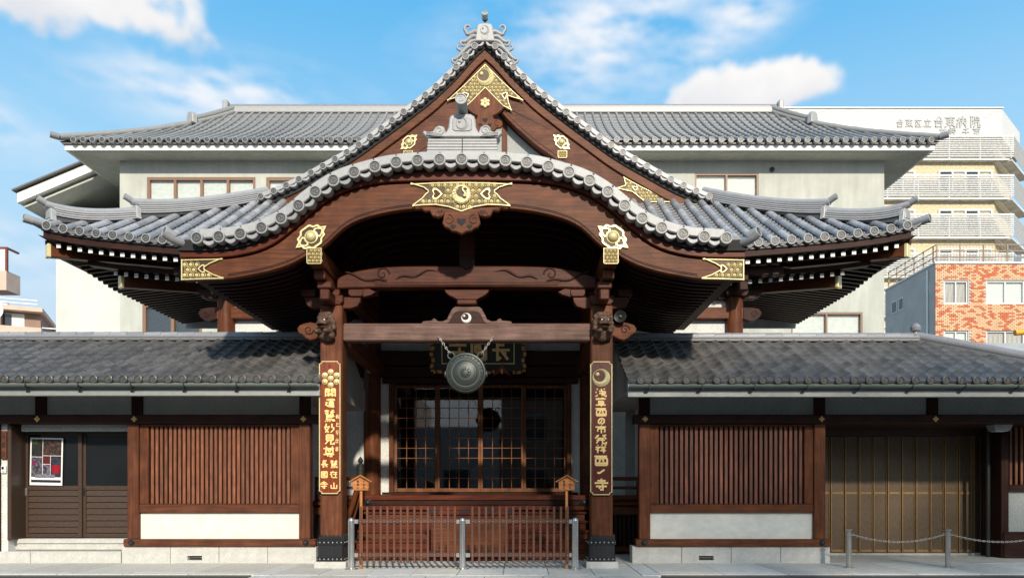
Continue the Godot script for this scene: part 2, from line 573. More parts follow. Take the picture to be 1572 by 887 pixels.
func sky_image() -> Image:
	var W := 2048
	var H := 1024
	var im := Image.create(W, H, false, Image.FORMAT_RGBF)
	var f := FastNoiseLite.new()
	f.seed = 21; f.frequency = 5.5; f.fractal_octaves = 5; f.noise_type = FastNoiseLite.TYPE_SIMPLEX_SMOOTH
	var g := FastNoiseLite.new()
	g.seed = 33; g.frequency = 2.6; g.fractal_octaves = 6; g.fractal_gain = 0.58; g.noise_type = FastNoiseLite.TYPE_SIMPLEX_SMOOTH
	# heaped clouds: azimuth, height, half sizes (degrees); then drifts of thin cloud: azimuth, height, half sizes, tilt, strength
	var heaps := [[-35.0, 29.2, 11.0, 4.2], [16.2, 26.1, 6.2, 1.9], [-70.0, 24.0, 12.0, 4.0], [64.0, 22.0, 14.0, 4.5], [120.0, 26.0, 22.0, 7.0], [-130.0, 30.0, 24.0, 8.0], [175.0, 22.0, 22.0, 6.0], [-90.0, 50.0, 26.0, 9.0], [60.0, 55.0, 30.0, 9.0]]
	var drifts := [[-21.5, 25.6, 8.5, 2.2, 0.0, 1.1], [-37.5, 21.6, 6.0, 1.6, -0.1, 1.15], [7.0, 31.4, 12.0, 2.6, 0.12, 1.0], [4.0, 28.0, 4.5, 2.2, 0.3, 0.7], [14.0, 29.2, 7.5, 1.6, 0.35, 0.75], [-33.0, 14.5, 10.0, 2.0, 0.0, 0.8], [20.0, 33.5, 5.0, 2.0, 0.5, 0.9], [80.0, 35.0, 25.0, 6.0, 0.1, 0.8], [-95.0, 38.0, 24.0, 6.0, -0.1, 0.8], [150.0, 48.0, 40.0, 12.0, 0.0, 0.9], [-20.0, 62.0, 60.0, 9.0, 0.0, 0.8]]
	var hor := Vector3(0.62, 0.7, 0.79)
	var low := Vector3(0.36, 0.62, 0.84)
	var mid := Vector3(0.105, 0.425, 0.77)
	var top := Vector3(0.07, 0.25, 0.56)
	for y in H:
		var el := 90.0 - 180.0 * (y + 0.5) / H
		if el < -1.0:
			im.fill_rect(Rect2i(0, y, W, H - y), Color(0.3, 0.3, 0.3))
			break
		var base := hor.lerp(low, smoothstep(3.0, 22.0, el)).lerp(mid, smoothstep(17.0, 35.0, el)).lerp(top, smoothstep(35.0, 85.0, el))
		var er := deg_to_rad(el)
		for x in W:
			var az := fposmod(360.0 * (x + 0.5) / W + 180.0, 360.0) - 180.0
			var a := deg_to_rad(az)
			var d := Vector3(sin(a) * cos(er), sin(er), -cos(a) * cos(er))
			var c := base
			if el > 0.0:
				var thin := 0.0
				for q in drifts:
					var dx: float = az - q[0]
					dx = fposmod(dx + 180.0, 360.0) - 180.0
					var dy: float = el - q[1] - dx * q[4]
					var r: float = dx * dx / (q[2] * q[2]) + dy * dy / (q[3] * q[3])
					if r < 2.2:
						thin += q[5] * exp(-r * 1.3)
				if thin > 0.02:
					var e2 := d * 1.0
					e2.y *= 3.2
					e2.x += d.y * 0.9
					var w := g.get_noise_3dv(e2 * 2.6) * 0.9 + g.get_noise_3dv(e2 * 9.0 + Vector3(5, 0, 0)) * 0.35
					var k := clampf(thin * clampf(0.42 + w * 1.25, 0.0, 1.0), 0.0, 0.9)
					c = c.lerp(Vector3(0.8, 0.82, 0.86), k)
				for q in heaps:
					var dx: float = fposmod(az - q[0] + 180.0, 360.0) - 180.0
					var dy: float = el - q[1]
					if absf(dx) > q[2] * 1.7 or absf(dy) > q[3] * 2.2:
						continue
					var ny: float = dy / q[3]
					ny = ny * (1.9 if ny < 0.0 else 1.0)
					var r := sqrt(dx * dx / (q[2] * q[2]) + ny * ny)
					var w := f.get_noise_3dv(d * 1.4) * 0.55 + f.get_noise_3dv(d * 4.5) * 0.4
					var dens := smoothstep(0.0, 0.4, 1.12 - r + w * 0.85)
					if dens > 0.0:
						var light := clampf(0.62 + 0.3 * ny + 0.5 * f.get_noise_3dv(d * 2.2 + Vector3(0, 0.05, 0)), 0.0, 1.0)
						c = c.lerp(Vector3(0.62, 0.64, 0.7).lerp(Vector3(0.9, 0.87, 0.84), light), dens * 0.96)
			var off := acos(clampf(d.dot(SUN), -1.0, 1.0))
			if off < 1.2:   # pale haze glare round the sun, added out of view for front fill
				c += Vector3(1.0, 0.95, 0.86) * 2.4 * exp(-off / 0.2)
			im.set_pixel(x, y, Color(c.x, c.y, c.z))
	return im


# ---------------------------------------------------------------- ground
func slabs(parent: Node, x0: float, x1: float, z0: float, z1: float, w: float, d: float, called := "paving_slab", skew := 0.0) -> void:
	var nx := maxi(1, roundi((x1 - x0) / w))
	var nz := maxi(1, roundi((z1 - z0) / d))
	var sx := (x1 - x0) / nx
	var sz := (z1 - z0) / nz
	for j in nz:
		for i in nx:
			var b := MB.new()
			var o := skew * (j % 2) * sx
			var a := x0 + sx * i + (o if i > 0 else 0.0)
			var e := x0 + sx * (i + 1) + (o if i < nx - 1 else 0.0)
			var lift := rng.randf_range(-0.003, 0.003)
			b.bb(a + 0.006, e - 0.006, -0.07, lift, z0 + sz * j + 0.006, z0 + sz * (j + 1) - 0.006, 0.006)
			put(called, b, M["paving%d" % rng.randi_range(0, 2)], parent)


func make_ground() -> void:
	var b := MB.new()
	b.bb(-500, 500, -1.2, -0.1, -900, 500)
	tag(put("ground", b, M.earth), "bare pale city ground stretching to the horizon", "ground", "", "structure")
	var r := MB.new()
	r.bb(-60, 60, -0.3, -0.03, 1.15, 16)
	tag(put("road", r, M.asphalt), "dark grainy asphalt street along the bottom edge of the picture", "road", "", "structure")
	var p := thing("sidewalk", "pale stone sidewalk of large slabs in front of the whole facade", "sidewalk", Vector3(0, 0, 0))
	p.set_meta("kind", "structure")
	bx("mortar_bed", M.mortar, p, -16, 14, -0.28, -0.012, -3.4, 1.149)
	bx("mortar_bed", M.mortar, p, -4.1, 2.1, -0.28, -0.013, 1.1495, 1.78)
	slabs(p, -14.0, -4.16, -0.6, 0.97, 1.02, 1.57)
	slabs(p, -14.4, -4.16, 0.97, 1.15, 1.05, 0.18, "kerb_stone")
	slabs(p, 2.16, 13.2, -0.6, 0.97, 1.0, 1.57)
	slabs(p, 2.16, 13.2, 0.97, 1.15, 1.05, 0.18, "kerb_stone")
	slabs(p, 5.45, 13.2, -3.1, -0.6, 1.05, 1.25, "paving_slab", 0.4)
	# the forecourt of the porch
	slabs(p, -4.16, -3.86, -2.3, 1.3, 0.3, 1.2, "edge_stone")
	slabs(p, 1.86, 2.16, -2.3, 1.3, 0.3, 1.2, "edge_stone")
	slabs(p, -3.86, 1.86, -1.9, 1.22, 0.757, 1.56)
	slabs(p, -3.86, 1.86, 1.22, 1.32, 0.93, 0.1, "edge_stone")
	slabs(p, -4.1, 2.1, 1.33, 1.77, 0.93, 0.44, "edge_stone")


# ---------------------------------------------------------------- tile pieces
var disc_mesh: ArrayMesh
var small_disc: ArrayMesh
var roll_mesh: ArrayMesh


func tomoe(b: MB, r: float, z: float) -> void:
	for k in 3:
		var p := PackedVector2Array()
		var q := PackedVector2Array()
		for i in 9:
			var t := i / 8.0
			var a := TAU * k / 3.0 + t * 2.5
			var rr := r * (0.3 + 0.55 * t)
			var w := r * 0.12 * (1.0 - t * 0.85)
			p.append(Vector2(cos(a), sin(a)) * (rr + w))
			q.append(Vector2(cos(a), sin(a)) * (rr - w))
		q.reverse()
		p.append_array(q)
		b.prism(p, z - 0.004, z + r * 0.1)


func make_tile_pieces() -> void:
	var b := MB.new()
	var r := 0.092
	b.tinted = true
	b.col = Color(1.5, 1.5, 1.5)
	b.lathe(pts([r * 0.93, -0.16, r, -0.02, r, 0.012, r * 0.93, 0.018, r * 0.8, 0.018, r * 0.76, 0.003]), 20, Transform3D(FACE, Vector3()))
	b.col = Color(0.17, 0.17, 0.17)  # shade of the recessed face painted into its vertex colour
	b.lathe(pts([r * 0.76, 0.003, 0, 0.003]), 20, Transform3D(FACE, Vector3()))
	b.col = Color(0.6, 0.6, 0.6)
	tomoe(b, r * 0.72, 0.004)
	disc_mesh = b.mesh()
	var s := MB.new()
	r = 0.07
	s.tinted = true
	s.col = Color(0.55, 0.54, 0.52)
	s.lathe(pts([r * 0.95, -0.1, r, -0.01, r, 0.008, r * 0.8, 0.014, r * 0.7, 0.002, r * 0.4, 0.002, r * 0.34, 0.009, 0, 0.009]), 14, Transform3D(FACE, Vector3()))
	small_disc = s.mesh()
	# one barrel tile, its lower end at the origin and running up along -z
	var q := MB.new()
	var rings := []
	for e in [[0.0, 0.088], [0.004, 0.093], [-0.05, 0.093], [-0.055, 0.088], [-0.36, 0.084]]:
		var row := []
		for k in 9:
			var a := PI * k / 8.0
			row.append(Vector3(cos(a) * e[1], sin(a) * e[1] - 0.01, e[0]))
		rings.append(row)
	q.grid(rings, Vector3.UP)
	var cap := PackedVector2Array()
	for k in 9:
		cap.append(Vector2(cos(PI * k / 8.0), sin(PI * k / 8.0)) * 0.088 + Vector2(0, -0.01))
	q.prism(cap, -0.01, 0.003)
	roll_mesh = q.mesh()


# edge tiles along a curved gable: round ends, flat cover tiles and hanging lips between
func verge(parent: Node, curve: PackedVector2Array, zf: float, step: float, lo: float, hi: float, rd: float, cover: Array) -> void:
	var P := [Vector2(0, curve[0].y)]
	var acc := 0.0
	var last: Vector2 = P[0]
	var d := 0.0
	var end := curve[curve.size() - 1].x
	while d < end:
		d += 0.01
		var w := Vector2(d, along(curve, d))
		acc += w.distance_to(last)
		last = w
		if acc >= step:
			acc -= step
			P.append(w)
	var spots := []
	for k in range(P.size() - 1, 0, -1):
		spots.append(Vector2(-P[k].x, P[k].y))
	spots.append_array(P)
	for k in spots.size():
		var p: Vector2 = spots[k]
		put("round_end_tile", disc_mesh, M.tile_disc, parent, Transform3D(Basis(Vector3(0, 0, 1), rng.randf() * TAU).scaled(Vector3.ONE * rd / 0.092), Vector3(AX + p.x, p.y, zf + 0.07)))
		if k == spots.size() - 1:
			continue
		var q: Vector2 = spots[k + 1]
		var up := PackedVector2Array()
		var dn := PackedVector2Array()
		for i in 5:
			var x := lerpf(p.x, q.x, 0.02 + 0.96 * i / 4.0)
			var y := along(curve, absf(x))
			var tg := Vector2(0.02, along(curve, absf(x + 0.01)) - along(curve, absf(x - 0.01))).normalized()
			var nn := Vector2(-tg.y, tg.x)
			up.append(Vector2(AX + x, y) + nn * hi)
			dn.append(Vector2(AX + x, y) + nn * lo)
		dn.reverse()
		up.append_array(dn)
		var b := MB.new()
		b.prism(up, zf - 0.42, zf, Transform3D(), 0.012)
		put("cover_tile", b, M[cover[rng.randi() % cover.size()]], parent)
		# the lip that hangs between two round ends
		var t := (q - p).normalized()
		var n := Vector2(-t.y, t.x)
		var l := p.distance_to(q)
		var o := PackedVector2Array()
		var inn := PackedVector2Array()
		for i in 9:
			var u := i / 8.0
			var sag := sin(PI * u)
			var at2 := Vector2(AX, 0) + p + t * (l * (0.12 + 0.76 * u))
			o.append(at2 + n * (-rd * (0.3 + 0.95 * sag)))
			inn.append(at2 + n * (-rd * (-0.02 + 0.56 * sag)))
		inn.reverse()
		o.append_array(inn)
		var c := MB.new()
		c.prism(o, zf - 0.3, zf + 0.045, Transform3D(), 0.008)
		put("eave_lip_tile", c, M["roof_roll%d" % rng.randi_range(0, 2)], parent)


func band_poly(up: PackedVector2Array, dn: PackedVector2Array, d0: float, d1: float, ou := 0.0, od := 0.0, n := 40) -> PackedVector2Array:
	var p := PackedVector2Array()
	for i in n + 1:
		var x := lerpf(d0, d1, i / float(n))
		p.append(Vector2(AX + x, along(up, absf(x)) + ou))
	for i in n + 1:
		var x := lerpf(d1, d0, i / float(n))
		p.append(Vector2(AX + x, along(dn, absf(x)) + od))
	return p


# gilt fitting: a dark plate in a gold rim filled with a honeycomb; holes are heart-shaped cut-outs
func gilt(called: String, parent: Node, poly: PackedVector2Array, z: float, cell: float, hearts := []) -> MeshInstance3D:
	var b := MB.new()
	b.prism(poly, z, z + 0.012)
	var o := put(called, b, M.gold_back, parent)
	var rim := MB.new()
	var m := poly.size()
	var ar := 0.0
	for i in m:
		ar += poly[i].cross(poly[(i + 1) % m])
	var sg := 1.0 if ar > 0 else -1.0
	var w := cell * 0.2
	for i in m:
		var a := poly[i]
		var c := poly[(i + 1) % m]
		var t := (c - a).normalized()
		var n := Vector2(-t.y, t.x) * sg * w
		rim.prism(PackedVector2Array([a - t * w * 0.3, c + t * w * 0.3, c + n, a + n]), z - 0.004, z + 0.028 + 0.0006 * (i % 7), Transform3D(), w * 0.25)
	put("gold_rim", rim, M.gold, o)
	var hex := MB.new()
	var lo := poly[0]
	var hi := poly[0]
	for q in poly:
		lo = lo.min(q)
		hi = hi.max(q)
	var rows := int((hi.y - lo.y) / (cell * 0.866)) + 1
	var inner: Array = Geometry2D.offset_polygon(poly, -cell * 0.3)
	for j in rows + 1:
		var x := lo.x - (cell * 0.5 if j % 2 else 0.0)
		while x < hi.x + cell:
			var c := Vector2(x, lo.y + j * cell * 0.866)
			x += cell
			var ok := false
			for g in inner:
				ok = ok or Geometry2D.is_point_in_polygon(c, g)
			for h in hearts:
				if c.distance_to(Vector2(h[0], h[1])) < h[2] * 1.25:
					ok = false
			if not ok:
				continue
			for k in 6:
				var a0 := TAU * (k + 0.5) / 6
				var a1 := TAU * (k + 1.5) / 6
				var e0 := Vector2(cos(a0), sin(a0))
				var e1 := Vector2(cos(a1), sin(a1))
				var R := cell * 0.57
				var Q := cell * 0.5
				hex.quad(Vector3(c.x + e0.x * R, c.y + e0.y * R, z + 0.013), Vector3(c.x + e1.x * R, c.y + e1.y * R, z + 0.013), Vector3(c.x + e1.x * Q, c.y + e1.y * Q, z + 0.024), Vector3(c.x + e0.x * Q, c.y + e0.y * Q, z + 0.024), Vector3(0, 0, 1))
				hex.quad(Vector3(c.x + e0.x * Q, c.y + e0.y * Q, z + 0.024), Vector3(c.x + e1.x * Q, c.y + e1.y * Q, z + 0.024), Vector3(c.x + e1.x * Q * 0.94, c.y + e1.y * Q * 0.94, z + 0.0125), Vector3(c.x + e0.x * Q * 0.94, c.y + e0.y * Q * 0.94, z + 0.0125), Vector3(e0.x, e0.y, 0.3) * -1.0)
				hex.tri(Vector3(c.x, c.y, z + 0.03), Vector3(c.x + e0.x * cell * 0.31, c.y + e0.y * cell * 0.31, z + 0.013), Vector3(c.x + e1.x * cell * 0.31, c.y + e1.y * cell * 0.31, z + 0.013), Vector3(0, 0, 1))
	if hex.v.size():
		stuff(put("honeycomb", hex, M.gold, o))
	for h in hearts:
		var hp := heart(h[2] * 0.8)
		var hb := MB.new()
		hb.prism(hp, z + 0.01, z + 0.018, at(h[0], h[1], 0, Basis(Vector3(0, 0, 1), h[3])))
		put("heart_opening", hb, M.wood_deep_x, o)
		var hr := MB.new()
		var big := heart(h[2] * 1.15)
		for i in hp.size():
			var k := (i + 1) % hp.size()
			hr.prism(PackedVector2Array([hp[i], hp[k], big[k], big[i]]), z + 0.011, z + 0.03, at(h[0], h[1], 0, Basis(Vector3(0, 0, 1), h[3])))
		put("gold_rim", hr, M.gold, o)
	return o


func heart(r: float) -> PackedVector2Array:
	var p := PackedVector2Array()
	for i in 14:
		var t := TAU * i / 14.0
		p.append(Vector2(pow(sin(t), 3.0), 0.81 * cos(t) - 0.31 * cos(2 * t) - 0.12 * cos(3 * t)) * r)
	return p


# a crescent with a small ball in its opening, looking to +z
func crescent(called: String, parent: Node, x: float, y: float, z: float, r: float, m: Material) -> MeshInstance3D:
	var b := MB.new()
	var n := 32
	var off := Vector2(-0.2, 0.2) * r
	for i in n:
		var q := []
		for k in 2:
			var a := TAU * (i + k) / n
			var e := Vector2(cos(a), sin(a))
			var o := e * r
			var inn := off + e * r * 0.66
			var mid := (o + inn) * 0.5
			q.append([o, mid, inn, (o - inn).length()])
		for s in 2:
			var a: Vector2 = q[0][s]
			var c: Vector2 = q[1][s]
			var d: Vector2 = q[1][s + 1]
			var e: Vector2 = q[0][s + 1]
			var z0: float = z + (q[0][3] * 0.3 if s == 1 else 0.0)
			var z1: float = z + (q[1][3] * 0.3 if s == 1 else 0.0)
			var z2: float = z + (q[1][3] * 0.3 if s == 0 else 0.0)
			var z3: float = z + (q[0][3] * 0.3 if s == 0 else 0.0)
			b.quad(Vector3(x + a.x, y + a.y, z0), Vector3(x + c.x, y + c.y, z1), Vector3(x + d.x, y + d.y, z2), Vector3(x + e.x, y + e.y, z3), Vector3(0, 0, 1))
	b.ball(Vector3(x + off.x * 2.1, y + off.y * 1.9, z), Vector3(r * 0.24, r * 0.24, r * 0.2), 12, 6)
	return put(called, b, m, parent)


# a gold medallion of cusped outline with a round boss
func medallion(parent: Node, x: float, y: float, z: float, w: float, h: float, turn: float) -> void:
	var p := PackedVector2Array()
	var q := PackedVector2Array()
	var n := 48
	for i in n:
		var a := TAU * i / n
		var k := 1.0 - 0.3 * pow(absf(sin(a)), 0.6) * absf(cos(a)) + 0.06 * cos(a * 10.0)
		p.append(Vector2(cos(a) * w * k, sin(a) * h * k))
		q.append(Vector2(cos(a) * w * k, sin(a) * h * k) * 0.84)
	var xf := at(x, y, z, Basis(Vector3(0, 0, 1), turn))
	var b := MB.new()
	b.prism(p, 0, 0.01, xf)
	var o := put("gold_medallion", b, M.gold_back, parent)
	var r := MB.new()
	for i in n:
		var k := (i + 1) % n
		r.prism(PackedVector2Array([p[i], p[k], q[k], q[i]]), 0.0, 0.026, xf)
	for s: float in [-1.0, 1.0]:
		for e in [[0.52, 0.0, 0.3]]:
			var hp := heart(w * 0.2)
			var big := heart(w * 0.3)
			for i in hp.size():
				var k := (i + 1) % hp.size()
				r.prism(PackedVector2Array([hp[i], hp[k], big[k], big[i]]), 0.008, 0.024, xf * at(s * w * e[0], 0, 0, Basis(Vector3(0, 0, 1), s * PI / 2)))
	r.lathe(pts([h * 0.55, 0.005, h * 0.55, 0.022, h * 0.45, 0.028]), 20, xf * Transform3D(FACE, Vector3()))
	put("gold_rim", r, M.gold, o)
	var c := MB.new()
	c.ball(xf * Vector3(0, 0, 0.02), Vector3(h, h, h) * 0.42, 14, 8)
	put("gold_boss", c, M.gold, o)


# round scroll outline added to a flat carving: a spiral ridge
func spiral(b: MB, x: float, y: float, z: float, r: float, turn: float, way := 1.0, w := 0.16, turns := 1.4) -> void:
	var path := PackedVector3Array()
	var rad := PackedFloat32Array()
	for i in 20:
		var t := i / 19.0
		var a := turn + way * t * TAU * turns
		var rr := r * (1.0 - 0.85 * t)
		path.append(Vector3(x + cos(a) * rr, y + sin(a) * rr, z))
		rad.append(r * w * (1.0 - 0.4 * t))
	b.tube(path, rad, 6)


# ---------------------------------------------------------------- the porch
var kara_top := pts([0, 6.412, 0.463, 6.404, 0.805, 6.384, 1.148, 6.344, 1.51, 6.253, 1.843, 6.15, 2.145, 5.99, 2.406, 5.795, 2.638, 5.6, 2.92, 5.43, 3.212, 5.312, 3.524, 5.242, 3.846, 5.211, 4.168, 5.196, 4.4, 5.2])
var kara_plank := pts([0, 6.314, 0.6, 6.3, 1.333, 6.23, 1.846, 6.06, 2.297, 5.8, 2.574, 5.58, 2.862, 5.37, 3.241, 5.17, 3.764, 5.06, 4.51, 5.05])
var kara_board := pts([0, 6.16, 0.6, 6.155, 1.333, 6.12, 1.815, 6.0, 2.092, 5.863, 2.369, 5.658, 2.646, 5.412, 2.964, 5.171, 3.313, 5.032, 3.764, 4.96, 4.441, 4.95])
var kara_foot := pts([0, 5.77, 0.41, 5.76, 1.026, 5.709, 1.538, 5.596, 1.856, 5.449, 2.195, 5.145, 2.369, 5.053, 2.718, 4.868, 3.067, 4.755, 3.415, 4.683, 3.764, 4.632, 4.441, 4.612])


func soffit_y(x: float) -> float:
	var a := absf(x)
	return lerpf(along(kara_board, a), along(kara_foot, a) + 0.11, smoothstep(2.1, 2.6, a))


func make_porch() -> void:
	var t := thing("temple_porch", "red-brown wooden temple porch under the curved tiled gable with gold fittings", "temple porch", Vector3(AX, 0, 0))
	# pillars with metal shoes
	for x: float in [-3.2, 1.36]:
		var b := MB.new()
		b.bb(x - 0.185, x + 0.185, 0.1, 4.42, -0.185, 0.185, 0.022)
		var p := put("pillar", b, M.wood_old_y if x < 0 else M.wood_y, t)
		bx("plinth", M.granite, p, x - 0.27, x + 0.27, -0.02, 0.105, -0.27, 0.27, 0.012)
		var s := MB.new()
		s.bb(x - 0.212, x + 0.212, 0.106, 0.47, -0.212, 0.212, 0.02)
		for y in [0.12, 0.17, 0.4, 0.45]:
			s.bb(x - 0.23, x + 0.23, y - 0.016, y + 0.016, -0.23, 0.23, 0.01)
		for k in 4:
			for i in 12:   # crenellated top and upright ribs
				var u := -0.2 + 0.4 * (i + 0.5) / 12
				var c := Vector3(x, 0, 0) + Basis(Vector3.UP, k * PI / 2) * Vector3(u, 0.49 + 0.022 * absf(sin(i * PI / 2.0)), 0.2)
				s.box(c, Basis(Vector3.UP, k * PI / 2) * Vector3(0.03, 0.07, 0.022))
				if i % 2:
					s.box(Vector3(x, 0, 0) + Basis(Vector3.UP, k * PI / 2) * Vector3(u, 0.285, 0.213), Vector3(0.012, 0.2, 0.012))
		var sh := put("metal_shoe", s, M.black_metal, p)
		var st := MB.new()
		for y in [0.145, 0.425]:
			for k in 4:
				for i in 6:
					var u := -0.18 + 0.36 * i / 5.0
					st.ball(Vector3(x, y, 0) + Basis(Vector3.UP, k * PI / 2) * Vector3(u, 0, 0.22), Vector3.ONE * 0.017, 7, 4)
		put("studs", st, M.steel_dull, sh)
	# tie beam, rainbow beam
	var tb := MB.new()
	tb.bb(-3.015, 1.175, 3.825, 4.12, -0.13, 0.13, 0.02)
	put("tie_beam", tb, M.wood_grey_x, t)
	var arc := PackedVector2Array()
	for i in 25:
		var u := i / 24.0 * 2 - 1
		arc.append(Vector2(AX + u * 2.2, 5.09 - 0.2 * pow(absf(u), 5.0)))
	for i in 25:
		var u := 1 - i / 24.0 * 2
		arc.append(Vector2(AX + u * 2.2, 4.71 - 0.0 * pow(absf(u), 4.0) + 0.03 * (1 - u * u)))
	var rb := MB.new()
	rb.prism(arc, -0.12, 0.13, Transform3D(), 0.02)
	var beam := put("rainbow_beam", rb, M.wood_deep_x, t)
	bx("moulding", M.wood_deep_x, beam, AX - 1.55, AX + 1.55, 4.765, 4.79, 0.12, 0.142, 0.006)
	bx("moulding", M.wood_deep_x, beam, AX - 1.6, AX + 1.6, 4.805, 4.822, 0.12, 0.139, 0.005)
	for s: float in [-1.0, 1.0]:
		var g := MB.new()
		spiral(g, AX + s * 1.42, 4.95, 0.13, 0.12, PI * (0.0 if s < 0 else 1.0), -s, 0.13, 1.2)
		var wave := PackedVector3Array()
		for i in 15:
			var u := i / 14.0
			wave.append(Vector3(AX + s * (1.2 - 0.75 * u), 4.86 + 0.17 * u + 0.03 * sin(u * 11.0), 0.131))
		put("carved_scroll", g, M.wood_dark_x, beam)
		g = MB.new()
		g.tube(wave, PackedFloat32Array([0.008, 0.016, 0.02, 0.02, 0.02, 0.018, 0.016, 0.02, 0.022, 0.02, 0.018, 0.016, 0.012, 0.008, 0.004]), 6)
		var wv := PackedVector3Array()
		for i in 12:
			var u := i / 11.0
			wv.append(Vector3(AX + s * (1.35 + 0.7 * u), 4.83 + 0.14 * u * u + 0.025 * sin(u * 9.0), 0.131))
		put("carved_wave", g, M.wood_dark_x, beam)
		g = MB.new()
		g.tube(wv, PackedFloat32Array([0.02]), 6)
		put("carved_wave", g, M.wood_dark_x, beam)
	# frog-leg strut
	var frog := mirrored([0.0, 4.41, 0.2, 4.415, 0.25, 4.38, 0.31, 4.27, 0.34, 4.2, 0.42, 4.165, 0.5, 4.17, 0.53, 4.205, 0.57, 4.215, 0.6, 4.18, 0.68, 4.175, 0.75, 4.165, 0.775, 4.121], AX)
	var fb := MB.new()
	fb.prism(frog, -0.06, 0.08, Transform3D(), 0.012)
	var fr := put("frog_leg_strut", fb, M.wood_grey_x, t)
	var inn := MB.new()
	inn.prism(mirrored([0.0, 4.335, 0.12, 4.34, 0.2, 4.32, 0.24, 4.27, 0.29, 4.17, 0.34, 4.124], AX), 0.0, 0.09, Transform3D(), 0.005)
	put("strut_panel", inn, M.wood_dark_x, fr)
	crescent("crescent_emblem", fr, AX - 0.01, 4.22, 0.092, 0.085, M.plastic_white)
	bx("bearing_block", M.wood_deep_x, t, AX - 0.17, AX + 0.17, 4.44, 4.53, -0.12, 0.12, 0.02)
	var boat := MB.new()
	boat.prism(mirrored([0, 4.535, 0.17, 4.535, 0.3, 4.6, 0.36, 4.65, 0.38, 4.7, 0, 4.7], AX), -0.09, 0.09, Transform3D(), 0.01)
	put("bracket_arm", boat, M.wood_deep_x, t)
	# brackets over the pillars
	for s: float in [-1.0, 1.0]:
		var x := AX + s * 2.28
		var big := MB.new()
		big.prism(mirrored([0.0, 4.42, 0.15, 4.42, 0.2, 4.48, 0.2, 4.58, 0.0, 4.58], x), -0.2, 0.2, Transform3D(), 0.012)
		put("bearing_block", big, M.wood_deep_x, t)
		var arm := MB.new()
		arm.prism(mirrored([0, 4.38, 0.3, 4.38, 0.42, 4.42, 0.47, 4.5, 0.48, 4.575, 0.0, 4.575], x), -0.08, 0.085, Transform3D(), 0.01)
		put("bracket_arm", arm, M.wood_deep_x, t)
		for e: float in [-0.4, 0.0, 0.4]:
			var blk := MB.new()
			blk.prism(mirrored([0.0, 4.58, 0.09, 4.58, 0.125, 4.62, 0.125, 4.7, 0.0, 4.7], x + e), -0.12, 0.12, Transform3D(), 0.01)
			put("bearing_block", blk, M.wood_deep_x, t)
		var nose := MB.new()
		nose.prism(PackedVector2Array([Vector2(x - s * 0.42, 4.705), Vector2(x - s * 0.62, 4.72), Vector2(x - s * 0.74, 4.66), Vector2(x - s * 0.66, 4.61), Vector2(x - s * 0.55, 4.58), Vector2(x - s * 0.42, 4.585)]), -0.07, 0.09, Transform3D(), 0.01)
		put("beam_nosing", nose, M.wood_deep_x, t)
		# arm forward and purlin to the front with its gilt end
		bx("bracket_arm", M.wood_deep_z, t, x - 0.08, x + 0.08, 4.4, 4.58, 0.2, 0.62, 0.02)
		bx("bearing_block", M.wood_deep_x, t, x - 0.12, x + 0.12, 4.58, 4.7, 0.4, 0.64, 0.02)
		var px := AX + s * 2.33
		var pu := MB.new()
		pu.bb(px - 0.11, px + 0.11, 4.86, 5.12, -3.3, 1.03, 0.012)
		var pl := put("purlin", pu, M.wood_z, t)
		gilt("gilt_end_plate", pl, PackedVector2Array([Vector2(px - 0.118, 4.87), Vector2(px - 0.1, 4.852), Vector2(px + 0.1, 4.852), Vector2(px + 0.118, 4.87), Vector2(px + 0.118, 5.1), Vector2(px - 0.118, 5.1)]), 1.031, 0.062)
		bx("purlin_support", M.wood_z, t, px - 0.09, px + 0.09, 4.705, 4.858, -0.9, 0.75, 0.015)
		# cloud-shaped beam end outside the pillar
		var cl := MB.new()
		var ox := x + s * 0.18
		var out := PackedVector2Array()
		for e in [0.0, 3.92, 0.12, 3.86, 0.2, 3.84, 0.27, 3.87, 0.33, 3.93, 0.4, 3.97, 0.42, 4.04, 0.38, 4.1, 0.3, 4.13, 0.2, 4.15, 0.1, 4.13, 0.0, 4.13]:
			out.append(Vector2(e, 0))
		var sh2 := PackedVector2Array()
		for i in range(0, out.size(), 2):
			sh2.append(Vector2(ox + s * out[i].x, out[i + 1].x))
		cl.prism(sh2, -0.09, 0.09, Transform3D(), 0.015)
		var cn := put("cloud_nosing", cl, M.wood_old_x, t)
		var sp := MB.new()
		spiral(sp, ox + s * 0.22, 4.02, 0.09, 0.085, 0.0, s, 0.14, 1.3)
		put("carved_scroll", sp, M.wood_dark_x, cn)
		bx("side_tie_beam", M.wood_z, t, x - 0.12, x + 0.12, 3.86, 4.15, -4.0, -0.19, 0.015)
	var lion := lion_mesh()
	for s: float in [-1.0, 1.0]:
		var o := put("carved_lion_head", lion[0], M.carved, t, at(AX + s * 2.28 - (0.02 if s < 0 else 0.0), 4.06, 0.2, Basis(Vector3.UP, -0.35 if s < 0 else 0.12).scaled(Vector3.ONE * 0.9)))
		put("lion_eyes", lion[1], M.eye_white, o, where(o))
	# kara-hafu: boards, deck, rafters, tiles
	var deck := MB.new()
	var dp := PackedVector2Array()
	for i in 61:
		var x := -4.42 + 8.84 * i / 60.0
		dp.append(Vector2(AX + x, along(kara_top, absf(x)) + 0.06))
	for i in 61:
		var x := 4.42 - 8.84 * i / 60.0
		dp.append(Vector2(AX + x, soffit_y(x)))
	deck.prism(dp, -3.35, 0.96)
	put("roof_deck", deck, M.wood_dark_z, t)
	var tp := MB.new()
	tp.prism(band_poly(kara_top, kara_top, -4.45, 4.45, 0.13, 0.062, 60), -3.9, 0.85)
	put("tile_cover", tp, M.sheet_tile2, t)
	var under := MB.new()
	under.prism(band_poly(kara_top, kara_plank, -4.45, 4.45, 0.02, 0.0, 60), 0.9, 1.1)
	put("tile_bedding", under, M.dark, t)
